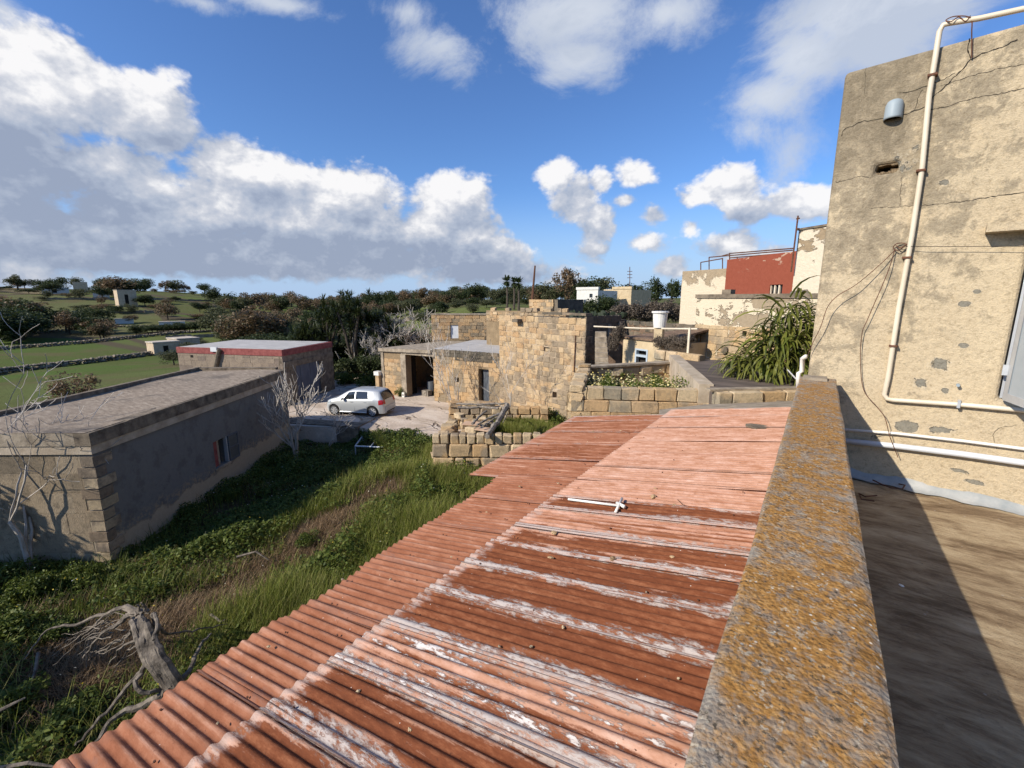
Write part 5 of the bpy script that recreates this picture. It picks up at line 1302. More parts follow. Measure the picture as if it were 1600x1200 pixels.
def far_houses():
    for (xl, dl, xr, dr, yt, yb, mat, lb, wins) in (
        (901, 72, 934, 70, 453, 485, 'white', 'white two storey farmhouse with one dark window in the distance', ((921, 459, 926, 465),)),
        (944, 82, 958, 80, 456, 480, 'cream', 'left wing of the distant cream farmhouse with a raised roof edge', ()),
        (957, 78, 986, 76, 452, 472, 'cream', 'distant cream farmhouse standing right of the white one', ()),
        (890, 58, 912, 57, 473, 484, 'white', 'low pale annex in front of the white farmhouse', ())):
        m = m_fwhite if mat == 'white' else m_creamrender
        A = PD(xl, 467, dl); z0 = TH(A.x, A.y)-1
        t, Fm, L, zt, U, h, A, B = block_building('farmhouse', xl, dl, xr, dr, yt, z0, m, lb, holes_px=wins, depth=6)
        part('parapet', MB().fbox(Fm, -.1, L+.1, -.4, .1, zt+.002, zt+.4), m, t)
        for hh in h: part('window', MB().fbox(Fm, hh[0], hh[1], -.3, -.2, hh[2], hh[3]), m_glass, t)
    # hill hut, field huts, houses on the left hillside
    def hut(px, y, d, w, hgt, dep, mat, lb, ang=0, wins=True):
        p = PD(px, y, d); z = TH(p.x, p.y); dv = Vector((math.cos(YAW+ang+math.atan2(800-px, 713)), math.sin(YAW+ang+math.atan2(800-px, 713)), 0))
        t = thing('field_hut', (p.x, p.y, z), lb, 'hut'); _, n, Fm = frame((p.x, p.y, 0), dv)
        hs = [(w*.35, w*.55, z+.4, z+hgt*.75)] if wins else []
        core(t, 'wall', Fm, w, z-2, z+hgt, -.3, 0, mat, hs); part('body', MB().fbox(Fm, .001, w-.001, -dep, -.301, z-2, z+hgt-.1), mat, t)
        part('roof', MB().fbox(Fm, -.1, w+.1, -dep-.1, .1, z+hgt+.002, z+hgt+.2), m_pale, t)
        for h_ in hs: part('doorway', MB().fbox(Fm, h_[0], h_[1], -.5, -.28, h_[2], h_[3]), m_dark, t)
    hut(235, 510, 105, 4.2, 2.2, 3.5, m_tanhut, 'left of the two small stone field huts in the valley', .3)
    hut(273, 505, 112, 4.0, 2.3, 5, m_tanhut, 'right of the two small stone field huts in the valley', .35)
    hut(185, 470, 260, 6.5, 7.2, 6, m_tanhut, 'tall square stone farm tower on the green hillside', .2)
    hut(65, 455, 330, 10, 3.0, 6, m_fwhite, 'low pale farm building near the left edge of the hill', 0)
    hut(114, 448, 350, 6, 5.5, 5, m_tanhut, 'small pale ruin near the top of the hill', 0, False)
    hut(145, 460, 300, 6, 2.0, 3, m_fwhite, 'tiny white shed on the middle terrace of the hill', 0, False)
    hut(245, 482, 190, 7, 1.6, 3, m_fwhite, 'pair of low white tanks beyond the dark hedge', 0, False)
    hut(175, 478, 205, 5, 1.6, 3, m_fwhite, 'white van sized store below the hillside tower', 0, False)
m_fwhite = simple('whitewashed_wall', (.55, .53, .48), (.68, .65, .59), 3, .9, 0)
m_tanhut = simple('tan_hut_stone', (.42, .32, .21), (.58, .46, .32), 1.5, .9, .02)
far_houses()

def field_walls():
    """dry stone walls crossing the fields: stone by stone near, joined because each is only a pixel or two"""
    def wall(px, h, w, lb, step=.55, seed=0, zoff=0):
        r = random.Random(seed); pts = []
        for i in range(len(px)-1):
            (x0, y0, z0), (x1, y1, z1) = px[i], px[i+1]
            a = P(x0, y0, z0); b = P(x1, y1, z1); n = max(1, int((b-a).to_2d().length/step))
            for k in range(n): pts.append(a.lerp(b, k/n))
        ms = PEB; vs, fs = [], []
        for p in pts:
            z = TH(p.x, p.y)
            for lv in range(2):
                for q in range(2):
                    me = ms[r.randrange(5)]; s = (r.uniform(.45, .8), r.uniform(.4, .7), h*.62*r.uniform(.7, 1.2))
                    c = Vector((p.x+r.uniform(-.3, .3), p.y+r.uniform(-w, w)*.4, z+h*(.25+.42*lv)+r.uniform(-.08, .08))); o = len(vs)
                    vs += [(c.x+v.co.x*s[0]*1.3, c.y+v.co.y*s[1]*1.3, c.z+v.co.z*s[2]*1.5) for v in me.vertices]; fs += [tuple(i+o for i in f.vertices) for f in me.polygons]
        mb = MB().add(vs, fs); t = thing('dry_stone_wall', pts[0], lb, 'wall'); part('wall_stones', mb, m_fieldstone, t, kind='stuff')
    wall([(-60, 580, -1.9), (0, 566, -2.1), (90, 556, -2.2), (170, 548, -2.4), (230, 541, -2.5), (300, 533, -2.8), (420, 523, -2.9)], .9, .5, 'nearest dry stone wall sweeping across the green fields at the left', .5, 1)
    wall([(-60, 545, -3.2), (0, 540, -3.3), (120, 532, -3.4), (200, 525, -3.6), (280, 519, -3.7), (360, 516, -3.8), (470, 519, -3.6)], .9, .5, 'second dry stone wall across the green fields beyond the nearest one', .6, 2)
    wall([(60, 522, -3.9), (150, 517, -4.1), (240, 515, -4.1), (330, 512, -4.2), (430, 510, -4.1)], .7, .5, 'third, farthest dry stone wall, passing the small field huts', .8, 3)
m_fieldstone = simple('field_rubble', (.12, .10, .07), (.32, .26, .19), 1.2, .95, 0)
field_walls()

def horizon_walls():
    r = random.Random(9)
    for i, (x0, y0, x1, y1, d) in enumerate(((255, 486, 430, 492, 150), (300, 470, 345, 470, 260), (100, 470, 260, 476, 240), (60, 462, 330, 462, 290), (40, 478, 150, 484, 210), (540, 478, 700, 480, 120), (360, 497, 470, 500, 125))):
        a = PD(x0, y0, d); b = PD(x1, y1, d); n = 90; V = []; Fc = []
        for k in range(n+1):
            p = a.lerp(b, k/n); p.y += 2*math.sin(k*.2+i); z = TH(p.x, p.y); h = (.6+.5*r.random())
            V += [(p.x, p.y-.4, z-.5), (p.x, p.y-.3, z+h), (p.x, p.y+.5, z+h*r.uniform(.8, 1)), (p.x, p.y+.6, z-.5)]
        for k in range(n):
            for j in range(3): q = k*4+j; Fc.append((q, q+4, q+5, q+1))
        lb = ['long rough field bank beyond the field huts', 'short bank high on the green slope', 'bank below the hillside farm tower', 'upper bank running right across the hillside', 'bank among the trees at the far left', 'bank beyond the dark clump of trees', 'bank right of the field huts'][i]
        o = part('field_bank', MB().add(V, Fc), m_fieldstone, origin=a); tag(o, lb, 'bank')
horizon_walls()

def skyline_bits():
    a = PD(829, 470, 60); b = PD(836, 415, 60); t = thing('crane_mast', a, 'thin dark slanting crane mast rising above the far palms', 'mast'); a2 = a.copy(); a2.z -= 3
    part('mast', MB().tube([a2, b], [.22, .10], 6), m_rustmetal, t); part('mast_base', MB().tube([a2+Vector((0, 0, -1)), a2+Vector((0, 0, 1.2))], .4, 6), m_rustmetal, t)
    a = PD(984, 470, 90); b = PD(984, 417, 90); t = thing('antenna', a, 'thin tall lattice aerial beside the distant farmhouses', 'antenna'); part('mast', MB().tube([a, b], .07, 5), m_rustmetal, t)
    for y in (424, 429, 434): part('element', MB().tube([PD(980, y, 90), PD(988, y, 90)], .05, 4), m_rustmetal, t)
skyline_bits()

# ------------------------------------------------------------------ the car
def car():
    rw = P(581, 652, 0); fw = P(524, 649, 0); f = (fw-rw).normalized(); mid = (rw+fw)/2
    lf = Vector((-f.y, f.x, 0))       # the car's left side
    if lf.dot(Vector(EYE)-mid) < 0: lf = -lf
    c0 = mid-lf*.80                   # wheels seen are on the near side
    t = thing('parked_car', (c0.x, c0.y, 0), 'silver five door hatchback parked on the rocky yard before the garage', 'car')
    def W(x, y, z): return tuple(c0+f*x+lf*y+Vector((0, 0, z)))
    def ip(tab, x):
        if x <= tab[0][0]: return tab[0][1]
        for (a, va), (b, vb) in zip(tab[:-1], tab[1:]):
            if x <= b:
                s = (x-a)/(b-a); return va+(vb-va)*s
        return tab[-1][1]
    top = [(-1.85, .62), (-1.82, .80), (-1.78, .93), (-1.70, 1.10), (-1.60, 1.30), (-1.50, 1.43), (-1.35, 1.475), (-.9, 1.51), (-.3, 1.52), (.1, 1.50), (.35, 1.44), (.65, 1.28), (.95, 1.09), (1.08, 1.01), (1.3, .965), (1.55, .90), (1.70, .82), (1.80, .70), (1.85, .55)]
    belt = [(-1.85, .60), (-1.78, .90), (-1.6, .99), (-1.2, 1.00), (-.4, .965), (.4, .93), (1.0, .90), (1.4, .84), (1.7, .72), (1.85, .52)]
    wid = [(-1.85, .66), (-1.80, .74), (-1.6, .81), (-1.2, .845), (0, .845), (1.0, .84), (1.4, .81), (1.65, .74), (1.78, .64), (1.85, .52)]
    wx = [-1.16, 1.22]; wr = .30
    xs = sorted(set([round(-1.85+3.7*i/74, 4) for i in range(75)]))
    def sill(x):
        z = .20
        for w in wx:
            dx = abs(x-w)
            if dx < .355: z = max(z, .30+math.sqrt(.355**2-dx**2))
        return z
    def sec(x):
        zt = ip(top, x); zb = min(ip(belt, x), zt-.02); w = ip(wid, x); s = sill(x); cab = max(0.0, zt-zb-.03)
        tw = w-.07-min(cab, .5)*.42      # roof half width
        zr = zb+.02+(zt-zb-.02)*.86 if cab > .03 else zb+(zt-zb)*.5
        return [(w-.03, s), (w+.005, max(s+.01, s*.4+.6*.5 if s < .5 else s+.01)), (w+.01, max(s+.02, .62)), (w-.02, max(zb-.06, s+.03)), (w-.045, zb), (tw+.03 if cab > .03 else w-.09, zr), (tw-.05 if cab > .03 else w-.2, zr+(zt-zr)*.8), (tw*.5, zt-.005), (0, zt)]
    V = []; Fc = []; n = 17
    for x in xs:
        s = sec(x); ring = [W(x, y, z) for y, z in s]+[W(x, -y, z) for y, z in s[-2::-1]]; V += ring
    for i in range(len(xs)-1):
        for k in range(n-1): q = i*n+k; Fc.append((q, q+1, q+n+1, q+n))
    Fc.append(tuple(range(n))[::-1]); Fc.append(tuple((len(xs)-1)*n+k for k in range(n)))
    body = part('body', MB().add(V, Fc), m_silver, t, smooth=True)
    for p in body.data.polygons:
        if len(p.vertices) > 4: p.use_smooth = False
    def panel(name, pts_fn, us, vs, off, mat, parent=t):
        V = []; Fc = []
        for u in us:
            for v in vs: V.append(pts_fn(u, v, off))
        m = len(vs)
        for i in range(len(us)-1):
            for j in range(m-1): q = i*m+j; Fc.append((q, q+1, q+m+1, q+m))
        return part(name, MB().add(V, Fc), mat, parent, smooth=True)
    def side(sgn):
        def fn(x, v, off):
            s = sec(x); (y0, z0), (y1, z1) = s[4], s[5]
            return W(x, sgn*(y0+(y1-y0)*v+off), z0+(z1-z0)*v+.0)
        return fn
    lin = lambda a, b, n: [a+(b-a)*i/n for i in range(n+1)]
    for sg in (1, -1):
        fn = side(sg)
        def slant(x, v, off, fn=fn, xa=0, xb=0): return fn(x, v, off)
        V = lin(.08, .93, 4)
        # front door glass tapers with the windscreen
        def ff(u, v, off, fn=fn): x = -.05+u*(.62-v*.40+.16); return fn(x, .08+v*.84, off)
        def fr_(u, v, off, fn=fn): x = -.13-u*(.78-.10*v); return fn(x, .08+v*.84, off)
        def fq(u, v, off, fn=fn): x = -1.02+.0*v-u*(.28-.18*v); return fn(x, .10+v*.72, off)
        panel('side_window', ff, lin(0, 1, 8), lin(0, 1, 4), .008, m_glass); panel('side_window', fr_, lin(0, 1, 8), lin(0, 1, 4), .008, m_glass)
    def top_fn(x, v, off):
        s = sec(x); y, z = s[7][0]*2*.80, s[8][1]
        yy = (v*2-1)*y; a = abs(v*2-1)
        zz = s[8][1]*(1-max(0, a-.5)*2)+s[6][1]*max(0, a-.5)*2
        return W(x, yy, zz+off+.004)
    panel('windscreen', lambda u, v, o: tuple(Vector(top_fn(.38+u*.62, v, .006))+f*.006), lin(0, 1, 8), lin(.0, 1, 8), .0, m_glass)
    # rear window, lamps and plate hug the tail
    def tail(u, v, o):
        x = -1.53-u*.235; s = sec(x); y = (s[6][0]+.04)*(v*2-1); z = s[8][1]-.03*abs(v*2-1)**2; return tuple(Vector(W(x, y, z))-f*.014+Vector((0, 0, .004)))
    panel('rear_window', tail, lin(.0, 1, 6), lin(.02, .98, 8), 0, m_glass)
    for sg in (1, -1):
        def lamp(u, v, o, sg=sg):
            x = -1.80+u*.26; s = sec(x); (y0, z0), (y1, z1) = s[3], s[4]; z = .74+v*.27-.04*u; y = ip([(0, 0)], 0) if False else (s[2][0]*.985 if z < z0 else y0+(y1-y0)*min(1, (z-z0)/(max(z1-z0, .01))))
            return W(x-.006*(1-u), sg*(y+.010), min(z, sec(x)[8][1]-.02))
        panel('taillight', lamp, lin(0, 1, 5), lin(0, 1, 4), 0, m_tail)
        V = []
        def lampb(u, v, o, sg=sg): y = sg*(.50+u*.20); z = .74+v*.24; x = -1.86+max(0, z-.62)*.27; return W(x-.012, y, z)
        panel('taillight', lampb, lin(0, 1, 3), lin(0, 1, 3), 0, m_tail)
        def hl(u, v, o, sg=sg): x = 1.42+u*.30; s = sec(x); return W(x, sg*(s[3][0]+.012), s[3][1]-.10+v*.14)
        panel('headlight', hl, lin(0, 1, 5), lin(0, 1, 2), 0, m_dirtyglass)
    for (a, b, c, d, m, nm) in ((-.20, .20, .42, .54, m_white, 'number_plate'),):
        part(nm, MB().hexa([W(-1.882, a, c), W(-1.882, b, c), W(-1.855, b, c), W(-1.855, a, c), W(-1.882, a, d), W(-1.882, b, d), W(-1.855, b, d), W(-1.855, a, d)]), m, t)
    def bx(nm, x0, x1, y0, y1, z0, z1, m, parent=t): return part(nm, MB().hexa([W(x0, y0, z0), W(x1, y0, z0), W(x1, y1, z0), W(x0, y1, z0), W(x0, y0, z1), W(x1, y0, z1), W(x1, y1, z1), W(x0, y1, z1)]), m, parent)
    bx('rear_bumper', -1.89, -1.72, -.62, .62, .26, .58, m_silver); bx('bumper_trim', -1.895, -1.70, -.5, .5, .24, .30, m_black)
    bx('underbody', -1.65, 1.65, -.70, .70, .17, .50, m_black)
    bx('rear_wiper', -1.80, -1.785, -.02, .30, 1.0, 1.02, m_black); bx('aerial_base', -1.0, -.94, -.02, .02, 1.515, 1.55, m_black)
    for sg in (1, -1):
        part('wing_mirror', MB().tube([W(.62, sg*.80, .98), W(.62, sg*.86, 1.0), W(.62, sg*.95, 1.02), W(.62, sg*.99, 1.02)], [.03, .07, .09, .05], 8), m_silver, t, smooth=True)
        for x in (-.97, -.09, .80):
            pts = [(x, .28), (x, .62), (x, .94)]
            part('door_gap', MB().tube([W(x, sg*(ip(wid, x)+.004 if z < .7 else sec(x)[4][0]+.006), z) for x, z in pts], .006, 4), m_black, t)
        for x in (-.80, .02): part('door_handle', MB().tube([W(x, sg*(ip(wid, x)+.012), .84), W(x+.16, sg*(ip(wid, x)+.012), .845)], .014, 5), m_silver, t)
        part('side_skirt', MB().tube([W(-.80, sg*.84, .24), W(.86, sg*.84, .24)], .03, 6), m_silver, t)
        for w in wx:
            seg = 24; tb = MB(); pr = [(.205, .0), (.285, .0), (.302, -.03), (.302, -.15), (.285, -.18), (.10, -.18)]; V = []; Fc = []
            for k in range(seg):
                a = 2*PI*k/seg
                for (rr, yy) in pr: V.append(W(w+math.cos(a)*rr, sg*(.835+yy), .302+math.sin(a)*rr))
            m = len(pr)
            for k in range(seg):
                for j in range(m-1): q = k*m+j; q2 = ((k+1) % seg)*m+j; Fc.append((q, q+1, q2+1, q2))
            wh = part('wheel', MB().add(V, Fc), m_black, t, smooth=True)
            rim = MB(); V = []; Fc = []
            V.append(W(w, sg*.822, .302))
            for k in range(seg): a = 2*PI*k/seg; V.append(W(w+math.cos(a)*.205, sg*.80, .302+math.sin(a)*.205))
            for k in range(seg): Fc.append((0, 1+k, 1+(k+1) % seg))
            part('hub', MB().add(V, Fc), m_black, wh)
            sp = MB()
            for k in range(7):
                a = 2*PI*k/7+.3; ca, sa = math.cos(a), math.sin(a); px_, pz_ = -sa, ca
                def S(rr, hw, y): return W(w+ca*rr+px_*hw, sg*y, .302+sa*rr+pz_*hw)
                sp.hexa([S(.03, -.028, .815), S(.03, .028, .815), S(.20, .045, .80), S(.20, -.045, .80), S(.03, -.028, .838), S(.03, .028, .838), S(.20, .045, .83), S(.20, -.045, .83)])
            V = []; Fc = []
            for k in range(seg):
                a = 2*PI*k/seg
                for rr, yy in ((.19, .835), (.212, .838)): V.append(W(w+math.cos(a)*rr, sg*yy, .302+math.sin(a)*rr))
            for k in range(seg): q = k*2; q2 = ((k+1) % seg)*2; Fc.append((q, q+1, q2+1, q2))
            sp.add(V, Fc); part('rim', sp, m_rim, wh)
m_silver = material('silver_car_paint', lambda t: dict(color=(.50, .51, .50), rough=.38, metal=.35, spec=.5, coat=.5), .35)
m_rim = material('silver_wheel_trim', lambda t: dict(color=(.45, .45, .45), rough=.45, metal=.3))
m_tail = material('red_lamp', lambda t: dict(color=(.42, .015, .02), rough=.2, spec=.6))
car()
for o_ in COL.objects:
    if o_.name == 'parked_car': o_.scale = (.91, .91, .91)
# ------------------------------------------------------------------ vegetation
def noise2(x, y, s, seed=0):
    r = np.random.default_rng(seed); out = np.zeros_like(x)
    for k in range(7):
        a = r.uniform(0, 2*PI); f = s*r.uniform(.6, 1.9); out += np.sin((x*math.cos(a)+y*math.sin(a))*f+r.uniform(0, 6))
    return out/7*1.6
def leafcloud(pos, size, aspect=1.6, up=.5, rg=rng, bend=0.0):
    """one quad per leaf; pos (n,3), size (n,)"""
    n = len(pos); nrm = rg.normal(size=(n, 3)); nrm[:, 2] = np.abs(nrm[:, 2])+up; nrm /= np.linalg.norm(nrm, axis=1)[:, None]
    a = np.cross(nrm, rg.normal(size=(n, 3))); a /= np.linalg.norm(a, axis=1)[:, None]+1e-9; b = np.cross(nrm, a)
    s = size[:, None]; V = np.stack([pos-a*s*.5*aspect, pos-b*s*.36+a*s*.1, pos+a*s*.5*aspect, pos+b*s*.36+a*s*.1], 1).reshape(-1, 3)
    return V, np.arange(4*n).reshape(n, 4)
def blades(pos, h, lean, width, rg=rng):
    """grass blades: base pair, middle pair, tip -> 1 quad + 1 tri stored as two quads (degenerate-free)"""
    n = len(pos); a = rg.uniform(0, 2*PI, n); d = np.stack([np.cos(a), np.sin(a), np.zeros(n)], 1); w = np.stack([-np.sin(a), np.cos(a), np.zeros(n)], 1)*width[:, None]*.5
    up = np.zeros((n, 3)); up[:, 2] = 1; hh = h[:, None]; L = (lean*h)[:, None]
    p0 = pos; p1 = pos+up*hh*.55+d*L*.3; p2 = pos+up*hh+d*L
    V = np.stack([p0-w, p0+w, p1+w*.8, p1-w*.8, p2+w*.15, p2-w*.15], 1).reshape(-1, 3); b = np.arange(n)*6
    Fq = np.concatenate([np.stack([b, b+1, b+2, b+3], 1), np.stack([b+3, b+2, b+4, b+5], 1)]); return V, Fq
# building footprints and court keep plants out
_C0 = np.array([-14.65, 2.89]); _u = np.array([-5.85, 8.32]); _u = _u/np.linalg.norm(_u)
def inpoly(x, y, poly):
    c = np.zeros(x.shape, bool); n = len(poly)
    for i in range(n):
        (x0, y0), (x1, y1) = poly[i], poly[(i+1) % n]
        m = ((y0 > y) != (y1 > y)) & (x < (x1-x0)*(y-y0)/((y1-y0) or 1e-9)+x0); c ^= m
    return c
def free(x, y):
    dx = x-_C0[0]; dy = y-_C0[1]; uu = dx*_u[0]+dy*_u[1]; nn = dx*_u[1]*-1+dy*_u[0]      # nn>0 to the west side
    nb = (uu > -.02) & (uu < 10.1) & (nn > .0) & (nn < 4.1)
    shed_ = (x > -2.45) & (x < 0) & (y < 6.5)
    return ~nb & ~inpoly(x, y, cpoly) & ~shed_
def scatter(n, xr, yr, dens, rg=rng, power=1.0):
    x = rg.uniform(*xr, n); y = rg.uniform(*yr, n); d = np.clip(dens(x, y), 0, 1); k = (rg.random(n) < d) & free(x, y); return x[k], y[k]
A_ = np.array(P(240, 985, -.8))[:2]; B_ = np.array(P(600, 790, -.8))[:2]
def dryness(x, y):
    ab = B_-A_; t = np.clip(((x-A_[0])*ab[0]+(y-A_[1])*ab[1])/(ab@ab), -.15, 1.0); d = np.hypot(x-(A_[0]+ab[0]*t), y-(A_[1]+ab[1]*t))
    return np.exp(-(d/(.75+.55*(1-t)))**2)*(1.22-.50*t)+noise2(x, y, 1.6, 5)*.42+noise2(x, y, 4.2, 6)*.22-.08
def weeds():
    hx = lambda x, y: np.clip(.30+.34*noise2(x, y, 1.1, 1)+.26*noise2(x, y, 3.4, 2), .04, 1.0)
    # broad leaves
    x, y = scatter(420000, (-22, -4), (-5, 13.6), lambda x, y: (.95-1.25*np.clip(dryness(x, y), 0, 1))*(.62+.6*noise2(x, y, 1.9, 3))*np.where((x > -11.5) & (y > 6), .5, 1))
    h = hx(x, y)*(1-.6*np.clip(dryness(x, y), 0, 1)); z = THt(x, y)+h*np.sqrt(rng.random(len(x)))+.01
    V, Fq = leafcloud(np.stack([x, y, z], 1), rng.uniform(.045, .10, len(x)), 1.35, .9); link('garden_weeds', npmesh('garden_weeds', V, Fq, m_weed), kind='stuff')
    # green grass
    x, y = scatter(300000, (-16, -3.5), (-1, 14), lambda x, y: np.clip((x+14)/4, 0, 1)*np.clip((y-1.0)/4, .16, 1)*(.85+.5*noise2(x, y, 1.6, 9))*(1-np.clip(dryness(x, y)*1.3, 0, 1))); n = len(x)
    h = (.16+.22*rng.random(n))*(1+.5*noise2(x, y, 1.2, 8)); V, Fq = blades(np.stack([x, y, THt(x, y)-.02], 1), h*1.45, rng.uniform(.1, .8, n), rng.uniform(.008, .018, n)); link('green_grass', npmesh('green_grass', V, Fq, m_grass), kind='stuff')
    x, y = scatter(90000, (-22, -12), (-4, 11.5), lambda x, y: .10+.3*noise2(x, y, 1.2, 19)); n = len(x)
    V, Fq = blades(np.stack([x, y, THt(x, y)-.02], 1), rng.uniform(.2, .55, n), rng.uniform(.1, .8, n), rng.uniform(.008, .02, n)); link('tall_grass', npmesh('tall_grass', V, Fq, m_weed), kind='stuff')
    # dry grass
    x, y = scatter(230000, (-20, -4), (-2, 13), lambda x, y: np.clip(dryness(x, y)*1.2-.06, 0, 1)); n = len(x)
    V, Fq = blades(np.stack([x, y, THt(x, y)-.02], 1), rng.uniform(.06, .30, n)*(1+.5*noise2(x, y, 2.2, 4)), rng.uniform(.4, 1.6, n), rng.uniform(.006, .014, n)); link('dry_grass', npmesh('dry_grass', V, Fq, m_dry), kind='stuff')
    # flowers
    x, y = scatter(5000, (-20, -5), (1, 13.5), lambda x, y: .05+.30*np.clip(noise2(x, y, .8, 6), 0, 1)); h = hx(x, y)
    V, Fq = leafcloud(np.stack([x, y, THt(x, y)+h+.08], 1), rng.uniform(.03, .05, len(x)), 1.0, 2.5); m = len(x)//2*2
    link('yellow_wildflowers', npmesh('yellow_wildflowers', V[:m*2], Fq[:m//2], m_flower_y), kind='stuff'); link('white_wildflowers', npmesh('white_wildflowers', V[:m*4], Fq[m//2:m], m_flower_w), kind='stuff')
    # weeds on the inner side of the ruin and rough growth round the yard
    def patch(name, px, py, z, rx, ry, n, hgt, mat, leafy=True, size=(.05, .1)):
        c = P(px, py, z); a = rng.uniform(0, 2*PI, n); q = np.sqrt(rng.random(n)); x = c.x+np.cos(a)*q*rx; y = c.y+np.sin(a)*q*ry
        zz = np.maximum(THt(x, y), z)+hgt*rng.random(n)*(1-q**2*.7)
        if name.startswith('yard_edge'): k = free(x, y); x, y, zz, n = x[k], y[k], zz[k], int(k.sum())
        if leafy: V, Fq = leafcloud(np.stack([x, y, zz], 1), rng.uniform(*size, n), 1.3, .6)
        else: V, Fq = blades(np.stack([x, y, np.full(n, z)], 1), hgt*rng.uniform(.4, 1, n), rng.uniform(.1, .7, n), rng.uniform(.01, .02, n))
        link(name, npmesh(name, V, Fq, mat), kind='stuff')
    patch('ruin_grass', 815, 672, .25, 2.0, 1.0, 14000, .45, m_grass, False); patch('ruin_weeds', 868, 652, .3, 1.2, 1.2, 6000, .6, m_weed)
    patch('yard_edge_weeds', 640, 688, -.3, 3.2, 1.2, 14000, .38, m_weed); patch('yard_edge_grass', 655, 694, -.5, 2.2, 1.6, 26000, .62, m_grass, False)
    for i, (px, py) in enumerate(((677, 617), (735, 624), (772, 628), (758, 622))): patch('yard_tuft', px, py, 0, .5, .25, 700, .22, m_weed)
weeds()

# leafy crowns ------------------------------------------------
def crown_mesh(name, mat, seed, n=2600, blobs=16, leaf=.16, squash=.75, gap=.55):
    r = np.random.default_rng(seed); C = r.normal(size=(blobs, 3)); C /= np.linalg.norm(C, axis=1)[:, None]; C *= (r.random(blobs)**.5)[:, None]*.68; C[:, 2] *= squash
    rad = r.uniform(.20, .42, blobs); k = r.integers(0, blobs, n); d = r.normal(size=(n, 3)); d /= np.linalg.norm(d, axis=1)[:, None]; d[:, 2] = d[:, 2]*.85+.1
    p = C[k]+d*(rad[k]*r.uniform(gap, 1.05, n))[:, None]; V, Fq = leafcloud(p, r.uniform(.5, 1.3, n)*leaf, 1.3, .3, r); return npmesh(name, V, Fq, mat)
def far_tree_sets():
    out = {}
    for nm, mat in (('dark', m_leaf_dark), ('russet', m_leaf_brown), ('olive', m_leaf_olive)): out[nm] = [crown_mesh('crown', mat, 100+i+hash(nm) % 1 + {'dark': 0, 'russet': 10, 'olive': 20}[nm], 2300, 15+i*2, .085) for i in range(4)]
    return out
CR = far_tree_sets()
tm = MB().tube([(0, 0, -.5), (.02, 0, .3), (0, .03, .62)], [.05, .035, .02], 6).tube([(0, .0, .28), (.16, .05, .6)], [.022, .01], 5).tube([(0, 0, .3), (-.15, -.08, .58)], [.02, .01], 5).mesh('trunk', m_bark_d)
def tree(px, d, h, w, kind, label, group, rr, dz=0):
    p = PD(px, 467, d); z = TH(p.x, p.y)+dz
    t = thing('tree', (p.x, p.y, z), label, 'tree', group)
    link('trunk', tm, (0, 0, 0), t, rr.uniform(0, 6), (h*.9, h*.9, h*.8))
    link('crown', CR[kind][rr.randrange(4)], (0, 0, h*.50), t, rr.uniform(0, 6), (w*.60, w*.60*rr.uniform(.8, 1.1), h*.62))
